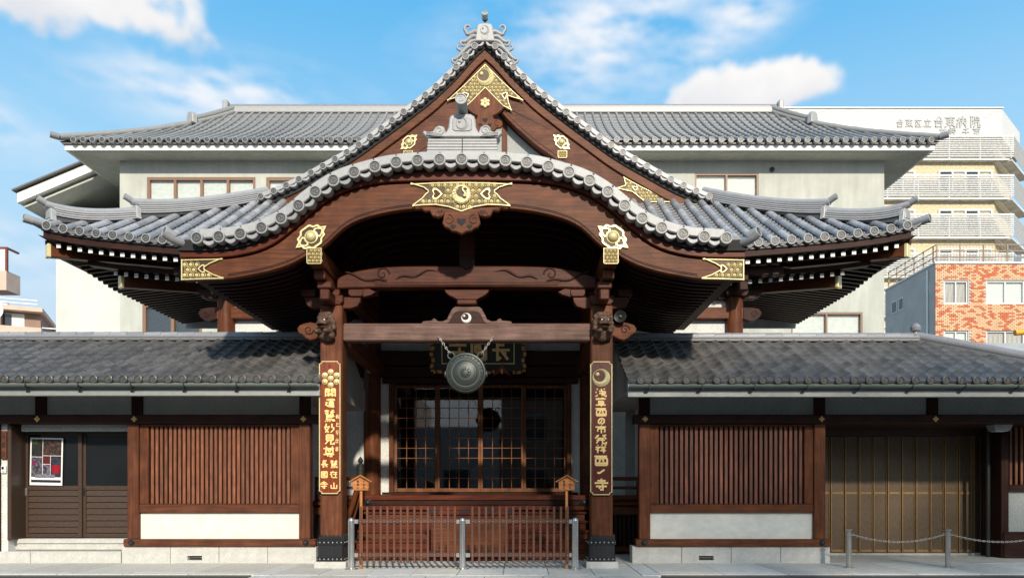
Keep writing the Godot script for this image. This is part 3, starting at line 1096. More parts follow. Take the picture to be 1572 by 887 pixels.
	var pk := MB.new()
	pk.prism(band_poly(kara_plank, kara_board, -4.44, 4.44, 0.0, 0.0, 60), 0.92, 1.06, Transform3D(), 0.012)
	put("eave_plank", pk, M.wood_rich_x, t)
	var hb := MB.new()
	hb.prism(band_poly(kara_board, kara_foot, -4.41, 4.41, -0.012, 0.0, 80), 0.88, 1.0, Transform3D(), 0.012)
	var board := put("curved_bargeboard", hb, M.wood_x, t)
	var gr := MB.new()
	for e in [0.075, 0.052]:
		gr.prism(band_poly(kara_foot, kara_foot, -3.7, 3.7, e, e - 0.012, 80), 0.9, 1.006)
	put("carved_line", gr, M.wood_dark_x, board)
	for s: float in [-1.0, 1.0]:
		for i in 20:
			var z := 0.8 - i * 0.21
			var rings := []
			for j in 9:
				var a := lerpf(4.16, 2.25, j / 8.0)
				var y := soffit_y(a)
				rings.append([Vector3(AX + s * a, y + 0.02, z - 0.04), Vector3(AX + s * a, y + 0.02, z + 0.04), Vector3(AX + s * a, y - 0.11, z + 0.04), Vector3(AX + s * a, y - 0.11, z - 0.04)])
			var r := MB.new()
			r.loft(rings)
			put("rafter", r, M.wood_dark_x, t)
		bx("eave_edge_board", M.wood_dark_z, t, AX + s * 4.2 - 0.03, AX + s * 4.2 + 0.03, soffit_y(4.2) - 0.02, soffit_y(4.2) + 0.3, -3.3, 0.87)
	for i in 9:
		var z := 0.6 - i * 0.42
		var rings := []
		for j in 25:
			var a := lerpf(-2.2, 2.2, j / 24.0)
			var y := soffit_y(a)
			rings.append([Vector3(AX + a, y + 0.02, z - 0.05), Vector3(AX + a, y + 0.02, z + 0.05), Vector3(AX + a, y - 0.1, z + 0.05), Vector3(AX + a, y - 0.1, z - 0.05)])
		var r := MB.new()
		r.loft(rings)
		put("curved_rib", r, M.wood_dark_x, t)
	# inner wall carving over the rainbow beam and a short king post
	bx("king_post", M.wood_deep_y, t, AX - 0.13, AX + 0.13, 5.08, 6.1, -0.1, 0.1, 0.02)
	var tip := MB.new()
	tip.prism(mirrored([0.0, 5.02, 0.1, 5.08, 0.13, 5.16, 0.12, 5.26, 0.0, 5.26], AX), 0.06, 0.16, Transform3D(), 0.01)
	put("post_tip", tip, M.wood_dark_x, t)
	verge(t, kara_top, 1.17, 0.336, 0.02, 0.165, 0.096, ["tile_light", "tile_light", "roof_roll2", "tile_light"])
	# turned-up corner tiles
	for s: float in [-1.0, 1.0]:
		var c := MB.new()
		c.tube(PackedVector3Array([Vector3(AX + s * 4.36, 5.17, 1.0), Vector3(AX + s * 4.44, 5.18, 1.14), Vector3(AX + s * 4.52, 5.22, 1.23), Vector3(AX + s * 4.56, 5.27, 1.27)]), PackedFloat32Array([0.07, 0.07, 0.07, 0.085]), 12)
		var cn := put("corner_tile", c, M.tile3, t)
		put("round_end_tile", disc_mesh, M.tile_disc, cn, at(AX + s * 4.57, 5.28, 1.28, (Basis(Vector3.UP, s * 0.75) * Basis(Vector3.RIGHT, -0.3)).scaled(Vector3.ONE * 0.92)))
	# gilt fittings
	var cp := mirrored([0.0, 6.148, 0.4, 6.14, 0.8, 6.122, 0.6, 6.06, 0.52, 6.0, 0.57, 5.96, 0.62, 5.9, 0.77, 5.79, 0.77, 5.765, 0.6, 5.78, 0.41, 5.785, 0.2, 5.75, 0.0, 5.68], AX - 0.02)
	var cen := gilt("gilt_crest_plate", t, cp, 1.002, 0.098, [[AX - 0.41, 5.96, 0.085, 1.57], [AX + 0.37, 5.96, 0.085, -1.57]])
	var crest := MB.new()
	crest.lathe(pts([0.15, 0.0, 0.15, 0.04, 0.13, 0.055, 0.0, 0.065]), 28, at(AX - 0.02, 5.95, 1.003, FACE))
	var cr := put("round_crest", crest, M.gold, cen)
	var dk := MB.new()
	dk.prism(circle(AX - 0.015, 5.985, 0.085, 20), 1.06, 1.07)
	put("crest_field", dk, M.gold_back, cr)
	var neck := MB.new()
	neck.tube(PackedVector3Array([Vector3(AX + 0.03, 5.9, 1.08), Vector3(AX + 0.045, 5.95, 1.085), Vector3(AX + 0.01, 5.99, 1.085), Vector3(AX + 0.0, 6.03, 1.085), Vector3(AX + 0.045, 6.045, 1.085), Vector3(AX + 0.08, 6.02, 1.08)]), PackedFloat32Array([0.035, 0.022, 0.016, 0.014, 0.018, 0.004]), 8)
	for s: float in [-1.0, 1.0]:
		for k in 5:
			var a: float = PI / 2 + s * (0.6 + k * 0.42)
			neck.tube(PackedVector3Array([Vector3(AX - 0.02 + cos(a) * 0.085, 5.95 + sin(a) * 0.085, 1.062), Vector3(AX - 0.02 + cos(a + s * 0.3) * 0.135, 5.95 + sin(a + s * 0.3) * 0.135, 1.06)]), PackedFloat32Array([0.012, 0.007]), 6)
	put("crest_bird", neck, M.gold, cr)
	for s: float in [-1.0, 1.0]:
		medallion(t, AX + s * 2.375 - 0.01, 5.285, 1.004, 0.28, 0.19, -s * 0.62)
		var ep := PackedVector2Array()
		for e in [[4.43, 4.93], [3.78, 4.945], [3.98, 4.86], [4.07, 4.8], [4.05, 4.77], [3.92, 4.7], [3.76, 4.645], [3.77, 4.625], [4.1, 4.618], [4.43, 4.606]]:
			ep.append(Vector2(AX + s * e[0], e[1]))
		gilt("gilt_end_plate", t, ep, 1.002, 0.095, [[AX + s * 4.1, 4.785, 0.06, s * 1.57]])
	# carved pendant under the crest plate
	var pd := mirrored([0.0, 5.7, 0.3, 5.755, 0.75, 5.765, 0.72, 5.72, 0.63, 5.73, 0.58, 5.69, 0.5, 5.7, 0.46, 5.62, 0.37, 5.59, 0.29, 5.62, 0.27, 5.66, 0.3, 5.5, 0.26, 5.44, 0.2, 5.42, 0.15, 5.38, 0.08, 5.37, 0.0, 5.33], AX - 0.02)
	var pb := MB.new()
	pb.prism(pd, 0.93, 1.02, Transform3D(), 0.015)
	var pend := put("carved_pendant", pb, M.wood_old_x, t)
	var pe := MB.new()
	for s: float in [-1.0, 1.0]:
		spiral(pe, AX - 0.02 + s * 0.2, 5.56, 1.02, 0.085, PI / 2, s, 0.17, 1.3)
		spiral(pe, AX - 0.02 + s * 0.38, 5.65, 1.02, 0.06, PI / 2, s, 0.17, 1.3)
	put("carved_scroll", pe, M.wood_old_x, pend)
	for e in [[0.0, 5.53, 0.075], [-0.13, 5.45, 0.045], [0.13, 5.45, 0.045], [-0.33, 5.68, 0.04], [0.33, 5.68, 0.04]]:
		var hl := MB.new()
		hl.prism(heart(e[2]), 1.015, 1.026, at(AX - 0.02 + e[0], e[1], 0))
		put("heart_opening", hl, M.dark, pend)
	ridge_ornament(t, AX, 6.52, 1.12, 1.0, true)


func circle(x: float, y: float, r: float, n: int) -> PackedVector2Array:
	var p := PackedVector2Array()
	for i in n:
		p.append(Vector2(x + cos(TAU * i / n) * r, y + sin(TAU * i / n) * r))
	return p


# ridge-end tile: stacked courses, a rounded plate with an emblem, wave fins and a round tile on top
func ridge_ornament(parent: Node, x: float, y: float, z: float, k: float, based: bool) -> void:
	if based:
		for i in 6:
			var w := (0.56 - i * 0.004) * k
			bx("stacked_tile", M.tile_light, parent, x - w, x - 0.003, y + i * 0.048 * k, y + (i * 0.048 + 0.042) * k, z - 0.35, z - 0.006 * i, 0.008)
			bx("stacked_tile", M.tile_light, parent, x + 0.003, x + w, y + i * 0.048 * k, y + (i * 0.048 + 0.042) * k, z - 0.35, z - 0.006 * i, 0.008)
		y += 0.29 * k
	var b := MB.new()
	b.prism(mirrored([0.0, 0.37, 0.13, 0.365, 0.19, 0.33, 0.205, 0.27, 0.215, 0.16, 0.25, 0.09, 0.33, 0.04, 0.36, 0.0], 0.0), -0.14, 0.0, at(x, y, z, Basis().scaled(Vector3(k, k, 1))), 0.02)
	var o := put("ridge_end_plate", b, M.tile_light, parent)
	var f := MB.new()
	f.prism(mirrored([0.0, 0.315, 0.1, 0.31, 0.15, 0.28, 0.155, 0.12, 0.12, 0.09, 0.0, 0.085], 0.0), -0.01, 0.012, at(x, y, z, Basis().scaled(Vector3(k, k, 1))), 0.01)
	put("panel", f, M.tile3, o)
	crescent("emblem", o, x, y + 0.2 * k, z + 0.012, 0.1 * k, M.tile_light)
	for s: float in [-1.0, 1.0]:
		var w := MB.new()
		var fin := PackedVector2Array()
		for e in [0.24, 0.0, 0.3, 0.02, 0.55, 0.0, 0.62, 0.07, 0.6, 0.11, 0.53, 0.085, 0.46, 0.1, 0.42, 0.16, 0.36, 0.19, 0.29, 0.17, 0.26, 0.1]:
			fin.append(Vector2(e, 0))
		var q := PackedVector2Array()
		for i in range(0, fin.size(), 2):
			q.append(Vector2(s * fin[i].x, fin[i + 1].x))
		w.prism(q, -0.1, -0.01, at(x, y, z, Basis().scaled(Vector3(k, k, 1))), 0.015)
		spiral(w, x + s * 0.36 * k, y + 0.11 * k, z - 0.01, 0.075 * k, 0, s, 0.2, 1.4)
		for e in 3:
			w.tube(PackedVector3Array([Vector3(x + s * (0.28 + e * 0.03) * k, y + (0.015 + e * 0.02) * k, z), Vector3(x + s * (0.42 + e * 0.02) * k, y + (0.02 + e * 0.022) * k, z + 0.01), Vector3(x + s * 0.56 * k, y + (0.035 + e * 0.018) * k, z)]), PackedFloat32Array([0.006, 0.011, 0.006]), 6)
		put("wave_fin", w, M.tile_light, o)
	var r := MB.new()
	var up := Basis(Vector3.RIGHT, -0.12)
	r.lathe(pts([0, -0.6, 0.078, -0.6, 0.082, 0.0]), 16, Transform3D(up * FACE, Vector3(x, y + 0.48 * k, z + 0.22)))
	r.bb(x - 0.04, x + 0.04, y + 0.33 * k, y + 0.42 * k, z - 0.3, z - 0.12)
	var cy := put("crown_roll_tile", r, M.tile_disc, o)
	put("round_end_tile", disc_mesh, M.tile_light, cy, Transform3D(up, Vector3(x, y + 0.48 * k, z + 0.22)))


# a carved lion's head and forepaws: one skin over joined rounded masses
func lion_mesh() -> Array:
	var parts := [   # centre, radii
		[Vector3(0, 0.08, 0.12), Vector3(0.13, 0.12, 0.13)], [Vector3(0, 0.0, 0.24), Vector3(0.09, 0.055, 0.09)], [Vector3(0, -0.06, 0.19), Vector3(0.075, 0.035, 0.07)], [Vector3(0, 0.045, 0.31), Vector3(0.042, 0.03, 0.03)],
		[Vector3(-0.06, 0.1, 0.24), Vector3(0.05, 0.026, 0.03)], [Vector3(0.06, 0.1, 0.24), Vector3(0.05, 0.026, 0.03)], [Vector3(-0.075, 0.0, 0.26), Vector3(0.032, 0.03, 0.03)], [Vector3(0.075, 0.0, 0.26), Vector3(0.032, 0.03, 0.03)],
		[Vector3(-0.14, 0.14, 0.12), Vector3(0.045, 0.05, 0.03)], [Vector3(0.14, 0.14, 0.12), Vector3(0.045, 0.05, 0.03)], [Vector3(0, -0.12, 0.06), Vector3(0.14, 0.16, 0.1)],
		[Vector3(-0.1, -0.14, 0.2), Vector3(0.05, 0.045, 0.08)], [Vector3(0.1, -0.14, 0.2), Vector3(0.05, 0.045, 0.08)],
		[Vector3(0, 0.2, 0.12), Vector3(0.06, 0.04, 0.07)], [Vector3(-0.08, 0.19, 0.14), Vector3(0.05, 0.04, 0.05)], [Vector3(0.08, 0.19, 0.14), Vector3(0.05, 0.04, 0.05)],
		[Vector3(-0.16, 0.03, 0.1), Vector3(0.045, 0.05, 0.05)], [Vector3(0.16, 0.03, 0.1), Vector3(0.045, 0.05, 0.05)], [Vector3(-0.16, -0.06, 0.1), Vector3(0.045, 0.05, 0.05)], [Vector3(0.16, -0.06, 0.1), Vector3(0.045, 0.05, 0.05)],
		[Vector3(-0.11, -0.21, 0.1), Vector3(0.06, 0.05, 0.07)], [Vector3(0.11, -0.21, 0.1), Vector3(0.06, 0.05, 0.07)], [Vector3(0, -0.25, 0.06), Vector3(0.09, 0.05, 0.06)]]
	for s: float in [-1.0, 1.0]:
		for k in 3:
			parts.append([Vector3(s * (0.07 + 0.028 * k), -0.145, 0.275), Vector3(0.016, 0.022, 0.03)])
	var field := func(p: Vector3) -> float:
		var e := 0.0
		for q in parts:
			var d: Vector3 = (p - q[0]) / q[1]
			var l := (d.length() - 1.0) * minf(q[1].x, minf(q[1].y, q[1].z))
			e += exp(-l * 75.0)
		var m := -log(e + 1e-12) / 75.0
		var mouth := absf(p.y + 0.033) - 0.012
		if p.z > 0.2 and absf(p.x) < 0.075:
			m = maxf(m, -mouth)
		return m + 0.004 * sin(p.x * 110.0) * sin(p.y * 95.0 + p.x * 40.0) * (1.0 if p.z < 0.2 else 0.0)
	var b := surface_net(field, Vector3(-0.24, -0.33, -0.02), 0.0145, Vector3i(34, 41, 27))
	var e := MB.new()
	for s: float in [-1.0, 1.0]:
		e.ball(Vector3(s * 0.055, 0.062, 0.25), Vector3.ONE * 0.02, 10, 6)
	return [b.mesh(), e.mesh()]


func surface_net(field: Callable, o: Vector3, h: float, n: Vector3i) -> MB:
	var val := PackedFloat32Array()
	val.resize(n.x * n.y * n.z)
	for i in n.x:
		for j in n.y:
			for k in n.z:
				val[(i * n.y + j) * n.z + k] = field.call(o + Vector3(i, j, k) * h)
	var spot := {}
	for i in n.x - 1:
		for j in n.y - 1:
			for k in n.z - 1:
				var s := Vector3()
				var m := 0
				for e in [[0, 0, 0, 0], [1, 0, 0, 0], [0, 1, 0, 0], [1, 1, 0, 0], [0, 0, 0, 1], [0, 1, 0, 1], [0, 0, 1, 1], [0, 1, 1, 1], [0, 0, 0, 2], [1, 0, 0, 2], [0, 0, 1, 2], [1, 0, 1, 2]]:
					var a := Vector3i(e[0], e[1], e[2])
					match e[3]:
						0: a = Vector3i(0, e[0], e[1])
						1: a = Vector3i(e[1], 0, e[2])
						2: a = Vector3i(e[0], e[2], 0)
					var c := a
					c[e[3]] = 1
					var va := val[((i + a.x) * n.y + j + a.y) * n.z + k + a.z]
					var vb := val[((i + c.x) * n.y + j + c.y) * n.z + k + c.z]
					if (va < 0.0) != (vb < 0.0):
						s += Vector3(a).lerp(Vector3(c), va / (va - vb))
						m += 1
				if m:
					spot[Vector3i(i, j, k)] = o + (Vector3(i, j, k) + s / m) * h
	var nor := {}
	for q in spot:
		var p: Vector3 = spot[q]
		var d := h * 0.5
		nor[q] = Vector3(field.call(p + Vector3(d, 0, 0)) - field.call(p - Vector3(d, 0, 0)), field.call(p + Vector3(0, d, 0)) - field.call(p - Vector3(0, d, 0)), field.call(p + Vector3(0, 0, d)) - field.call(p - Vector3(0, 0, d))).normalized()
	var b := MB.new()
	for i in range(1, n.x - 1):
		for j in range(1, n.y - 1):
			for k in range(1, n.z - 1):
				var va := val[(i * n.y + j) * n.z + k]
				for ax in 3:
					var c := Vector3i(i, j, k)
					c[ax] += 1
					var vb := val[(c.x * n.y + c.y) * n.z + c.z]
					if (va < 0.0) == (vb < 0.0):
						continue
					var u := Vector3i()
					var w := Vector3i()
					u[(ax + 1) % 3] = 1
					w[(ax + 2) % 3] = 1
					var q := [Vector3i(i, j, k) - u - w, Vector3i(i, j, k) - w, Vector3i(i, j, k), Vector3i(i, j, k) - u]
					if spot.has(q[0]) and spot.has(q[1]) and spot.has(q[2]) and spot.has(q[3]):
						b.squad(spot[q[0]], spot[q[1]], spot[q[2]], spot[q[3]], nor[q[0]], nor[q[1]], nor[q[2]], nor[q[3]])
	return b


# ---------------------------------------------------------------- the main hall
const EZ := -2.9        # front eave
const HALF := 9.38      # half width at the eaves
const FRONT := -4.2     # front wall
var gable := pts([0, 12.775, 0.267, 12.53, 0.49, 12.27, 0.733, 12.0, 1.0, 11.74, 1.275, 11.48, 1.55, 11.26, 1.83, 11.04, 2.117, 10.82, 2.417, 10.6, 2.717, 10.38, 3.0, 10.167, 3.31, 9.955, 3.65, 9.75, 3.95, 9.58, 4.267, 9.4, 4.6, 9.217, 4.933, 9.05, 5.267, 8.9, 5.617, 8.75, 5.933, 8.617, 6.2, 8.53])


func lift(d: float) -> float:
	var t := absf(d) / HALF
	return 0.0062 * d * d + 0.13 * pow(t, 16.0)


func roof_y(d: float, s: float) -> float:
	return 6.24 + 0.67 * s - 0.03 * sin(PI * s / 3.6) + lift(d) * (1.0 - s / 3.6)


func soffit(d: float, s: float) -> float:
	return 6.24 + lift(d) * maxf(0.0, 1.0 - s / 2.5) - 0.36 + 0.27 * minf(s, HALF - absf(d) + 0.2)


func make_hall() -> void:
	var t := thing("main_hall", "dark wooden temple hall with the high tiled gable and upswept grey eaves behind the porch", "temple hall", Vector3(AX, 0, FRONT))
	hall_walls(t)
	hall_roof(t)
	hall_gable(t)


func hall_walls(t: Node3D) -> void:
	var L := AX - 5.8
	var R := AX + 5.8
	# shell: side and back walls, front wall beside and above the doors
	var sh := MB.new()
	sh.bb(L, L + 0.12, 0, 7.0, -9.8, FRONT)
	sh.bb(R - 0.12, R, 0, 7.0, -9.8, FRONT)
	sh.bb(L, R, 0, 7.0, -9.9, -9.8)
	sh.bb(L + 0.12, AX - 1.96, 0, 7.0, FRONT - 0.1, FRONT)
	sh.bb(AX + 1.96, R - 0.12, 0, 7.0, FRONT - 0.1, FRONT)
	sh.bb(AX - 1.96, AX + 1.96, 3.9, 7.0, FRONT - 0.1, FRONT)
	sh.bb(AX - 1.96, AX + 1.96, 0, 1.2, FRONT - 0.1, FRONT)
	put("wall", sh, M.plaster, t)
	bx("floor", M.wood_dark_x, t, L, R, 0.9, 1.1, -9.8, FRONT - 0.11)
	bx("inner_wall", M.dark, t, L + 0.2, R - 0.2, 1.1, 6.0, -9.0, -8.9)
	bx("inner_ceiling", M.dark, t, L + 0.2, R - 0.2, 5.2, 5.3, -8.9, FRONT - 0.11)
	# round columns and square corner posts
	for x: float in [AX - 2.43, AX + 2.43, AX - 5.72, AX + 5.72]:
		var c := MB.new()
		c.lathe(pts([0.19, 0.0, 0.19, 5.6, 0, 5.6]), 24, at(x, 0, FRONT + 0.06))
		put("column", c, M.wood_y, t)
	for x: float in [AX - 3.9, AX + 3.9]:
		bx("post", M.wood_dark_y, t, x - 0.06, x + 0.06, 0.9, 4.3, FRONT, FRONT + 0.08, 0.01)
	for s: float in [-1.0, 1.0]:
		bx("post", M.wood_y, t, AX + s * 2.0 - 0.05, AX + s * 2.0 + 0.05, 1.1, 3.9, FRONT, FRONT + 0.1, 0.01)
	# beams across the front
	bx("head_beam", M.wood_dark_x, t, L, R, 4.08, 4.4, FRONT + 0.002, FRONT + 0.2, 0.015)
	bx("head_beam", M.wood_dark_x, t, L, R, 3.82, 4.05, FRONT + 0.002, FRONT + 0.16, 0.015)
	bx("lintel", M.wood_dark_x, t, AX - 2.2, AX + 2.2, 3.68, 3.8, FRONT + 0.002, FRONT + 0.12, 0.01)
	bx("threshold", M.wood_dark_x, t, AX - 2.2, AX + 2.2, 1.12, 1.24, FRONT + 0.002, FRONT + 0.14, 0.01)
	for x: float in [L, R]:
		bx("side_beam", M.wood_z, t, x - 0.09, x + 0.09, 5.1, 5.38, -9.8, FRONT + 0.2, 0.015)
	bx("upper_beam", M.wood_x, t, L, AX - 2.6, 5.12, 5.38, FRONT + 0.002, FRONT + 0.17, 0.015)
	bx("upper_beam", M.wood_x, t, AX + 2.6, R, 5.12, 5.38, FRONT + 0.002, FRONT + 0.17, 0.015)
	bx("upper_beam", M.wood_dark_x, t, AX - 2.6, AX + 2.6, 5.12, 5.38, FRONT + 0.002, FRONT + 0.17, 0.015)
	for s: float in [-1.0, 1.0]:
		for x: float in [AX + s * 2.43]:
			flower("gold_flower", t, x, 3.96, FRONT + 0.27, 0.085, M.gold)
	bx("upper_panel", M.wood_dark_x, t, AX - 2.3, AX + 2.3, 4.72, 5.11, FRONT + 0.002, FRONT + 0.05)
	bx("upper_panel", M.wood_dark_x, t, AX - 2.3, AX + 2.3, 5.39, 6.9, FRONT + 0.002, FRONT + 0.05)
	# corner brackets under the eaves
	for s: float in [-1.0, 1.0]:
		var x: float = AX + s * 5.72
		var z := FRONT + 0.06
		var b := MB.new()
		b.prism(mirrored([0, 5.6, 0.2, 5.6, 0.26, 5.68, 0.26, 5.8, 0, 5.8], x), z - 0.25, z + 0.25, Transform3D(), 0.012)
		put("bearing_block", b, M.wood_dark_x, t)
		var a := MB.new()
		a.prism(mirrored([0, 5.56, 0.4, 5.56, 0.55, 5.62, 0.6, 5.72, 0.6, 5.79, 0, 5.79], x), z - 0.09, z + 0.1, Transform3D(), 0.01)
		put("bracket_arm", a, M.wood_dark_x, t)
		bx("bracket_arm", M.wood_dark_z, t, x - 0.09, x + 0.09, 5.6, 5.79, z + 0.2, z + 0.75, 0.015)
		for e: float in [-0.48, 0.0, 0.48]:
			bx("bearing_block", M.wood_dark_x, t, x + e - 0.11, x + e + 0.11, 5.8, 5.93, z - 0.13, z + 0.13, 0.02)
		bx("bearing_block", M.wood_dark_x, t, x - 0.11, x + 0.11, 5.8, 5.93, z + 0.5, z + 0.74, 0.02)
		var c := MB.new()
		var q := PackedVector2Array()
		for e in [[0.0, 5.12], [0.16, 5.06], [0.28, 5.08], [0.38, 5.16], [0.42, 5.26], [0.36, 5.35], [0.22, 5.38], [0.0, 5.38]]:
			q.append(Vector2(x + s * (0.18 + e[0]), e[1]))
		c.prism(q, z - 0.08, z + 0.08, Transform3D(), 0.012)
		var n := put("cloud_nosing", c, M.wood_dark_x, t)
		var g := MB.new()
		spiral(g, x + s * 0.42, 5.23, z + 0.08, 0.08, 0, s, 0.14, 1.3)
		put("carved_scroll", g, M.wood_dark_x, n)
		bx("eave_purlin", M.wood_dark_x, t, AX + s * 2.6, AX + s * 6.6, 5.94, 6.14, z + 0.45, z + 0.68, 0.015)
	# sliding lattice doors with glass panes
	var w := 3.9 / 4
	for k in 4:
		var x0 := AX - 1.95 + w * k
		var z := FRONT - 0.04 - (0.045 if k == 0 or k == 3 else 0.0)
		var d := MB.new()
		d.bb(x0 + 0.002, x0 + 0.055, 1.245, 3.67, z - 0.018, z + 0.018, 0.004)
		d.bb(x0 + w - 0.055, x0 + w - 0.002, 1.245, 3.67, z - 0.018, z + 0.018, 0.004)
		d.bb(x0 + 0.056, x0 + w - 0.056, 1.246, 1.33, z - 0.017, z + 0.017, 0.004)
		d.bb(x0 + 0.056, x0 + w - 0.056, 3.6, 3.669, z - 0.017, z + 0.017, 0.004)
		var door := put("sliding_door", d, M.wood_plain_dim_y, t)
		var ix := (w - 0.112) / 4
		var iy := (3.6 - 1.33) / 10
		for i in 4:
			if i:
				bx("muntin", M.wood_plain_dim_y, door, x0 + 0.056 + ix * i - 0.008, x0 + 0.056 + ix * i + 0.008, 1.331, 3.599, z - 0.012, z + 0.012)
			for j in 10:
				var p := MB.new()
				p.bb(x0 + 0.056 + ix * i + 0.009, x0 + 0.056 + ix * (i + 1) - 0.009, 1.33 + iy * j + 0.008, 1.33 + iy * (j + 1) - 0.008, z - 0.004, z - 0.001)
				put("pane", p, M.pane_glass, door)
		for j in 9:
			bx("muntin", M.wood_plain_dim_x, door, x0 + 0.057, x0 + w - 0.057, 1.33 + iy * (j + 1) - 0.0075, 1.33 + iy * (j + 1) + 0.0075, z - 0.0095, z + 0.0095)
	# veranda, steps, railings
	bx("veranda_floor", M.wood_dark_x, t, AX - 5.6, AX + 5.6, 0.98, 1.08, FRONT + 0.2, -2.55, 0.01)
	var vb := bx("veranda_beam", M.wood_rich_x, t, AX - 2.32, AX + 2.32, 0.885, 0.978, -2.75, -2.5, 0.012)
	bx("veranda_beam", M.wood_rich_x, t, AX - 2.32, AX + 2.32, 1.085, 1.19, FRONT + 0.21, -2.62, 0.012)
	for s: float in [-1.0, 1.0]:
		nail_cover(vb, AX + s * 2.2, 1.04, -2.5, 0.075)
	for i in 5:
		var y := 0.86 - 0.17 * i
		var z := -2.3 + 0.3 * i
		bx("step", M.wood_rich_x, t, AX - 2.25, AX + 2.25, y - 0.05, y, z - 0.34, z, 0.01)
		bx("step_riser", M.wood_rich_x if i % 2 else M.wood_x, t, AX - 2.2, AX + 2.2, y - 0.17, y - 0.051, z - 0.06, z - 0.03)
	for s: float in [-1.0, 1.0]:
		# side panels with barred vents under the veranda, and the rails above
		var x0: float = AX + s * 2.45
		var x1: float = AX + s * 3.35
		bx("vent_frame", M.wood_x, t, minf(x0, x1), maxf(x0, x1), 0.78, 0.975, -2.72, -2.56, 0.01)
		bx("vent_frame", M.wood_x, t, minf(x0, x1), maxf(x0, x1), 0.02, 0.14, -2.72, -2.56, 0.01)
		bx("vent_frame", M.wood_y, t, x1 - 0.05, x1 + 0.05, 0.14, 0.78, -2.72, -2.56, 0.01)
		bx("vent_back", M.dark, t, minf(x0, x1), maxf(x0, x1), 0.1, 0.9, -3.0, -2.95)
		for i in 9:
			var x: float = AX + s * (2.5 + i * 0.09)
			bx("vent_bar", M.wood_dark_y, t, x - 0.022, x + 0.022, 0.14, 0.78, -2.67, -2.62)
		bx("floor_edge", M.wood_rich_x, t, minf(x0, x1 + s * 0.3), maxf(x0, x1 + s * 0.3), 0.985, 1.05, -2.9, -2.45, 0.012)
		bx("rail_base", M.wood_x, t, minf(x0, x1), maxf(x0, x1), 1.085, 1.19, -2.78, -2.66, 0.012)
		bx("rail", M.wood_x, t, minf(x0, x1), maxf(x0, x1), 1.31, 1.37, -2.75, -2.68, 0.01)
		var r := MB.new()
		r.tube(PackedVector3Array([Vector3(x0, 1.53, -2.72), Vector3(x1, 1.53, -2.72), Vector3(x1 + s * 0.12, 1.545, -2.72)]), PackedFloat32Array([0.04]), 10)
		put("hand_rail", r, M.wood_x, t)
		bx("rail_post", M.wood_y, t, x1 - 0.05, x1 + 0.05, 1.19, 1.49, -2.77, -2.67, 0.01)
		# newel with its bronze cap and the rail down the steps
		var nx: float = AX + s * 2.36
		bx("newel_post", M.wood_dark_y, t, nx - 0.075, nx + 0.075, 1.05, 1.62, -2.62, -2.47, 0.012)
		var cap := MB.new()
		cap.lathe(pts([0.085, 0.0, 0.085, 0.03, 0.075, 0.04, 0.078, 0.1, 0.085, 0.11, 0.085, 0.14, 0.07, 0.15, 0.074, 0.2, 0.06, 0.22, 0.03, 0.24, 0.05, 0.27, 0.055, 0.3, 0.035, 0.34, 0.01, 0.37, 0, 0.385]), 18, at(nx, 1.6, -2.545))
		put("bronze_cap", cap, M.bronze_dark, t)
		for e in [[1.5, 0.055], [1.22, 0.045]]:
			var sr := MB.new()
			sr.tube(PackedVector3Array([Vector3(nx, e[0], -2.55), Vector3(nx, e[0] - 0.12, -2.3), Vector3(nx, e[0] - 0.5, -1.8), Vector3(nx, e[0] - 0.95, -1.0), Vector3(nx, e[0] - 1.0, -0.8)]), PackedFloat32Array([e[1]]), 10)
			put("stair_rail", sr, M.wood_x, t)
		bx("stair_string", M.wood_x, t, nx - 0.06, nx + 0.06, 0.0, 0.3, -2.5, -0.85, 0.01)


func flower(called: String, parent: Node, x: float, y: float, z: float, r: float, m: Material, n := 6) -> MeshInstance3D:
	var b := MB.new()
	for k in n:
		var a := TAU * k / n + PI / 2
		b.ball(Vector3(x + cos(a) * r * 0.6, y + sin(a) * r * 0.6, z), Vector3(r * 0.38, r * 0.38, r * 0.22), 8, 4)
	b.ball(Vector3(x, y, z + r * 0.1), Vector3(r * 0.26, r * 0.26, r * 0.25), 8, 4)
	b.lathe(pts([r * 0.62, -0.012, r * 0.62, 0.008, 0, 0.01]), 12, at(x, y, z, FACE))
	return put(called, b, m, parent)


func nail_cover(parent: Node, x: float, y: float, z: float, r: float) -> MeshInstance3D:
	var b := MB.new()
	b.lathe(pts([r, 0.0, r, 0.012, r * 0.82, 0.02, r * 0.7, 0.02, r * 0.62, 0.035, r * 0.35, 0.052, 0, 0.058]), 18, at(x, y, z, FACE))
	return put("nail_cover", b, M.black_metal, parent)


func slope_basis(d: float, s: float) -> Basis:
	var dir := Vector3(0, roof_y(d, s - 0.15) - roof_y(d, s + 0.15), 0.3).normalized()   # down the slope
	var side := Vector3.RIGHT
	return Basis(side, dir.cross(side), dir)


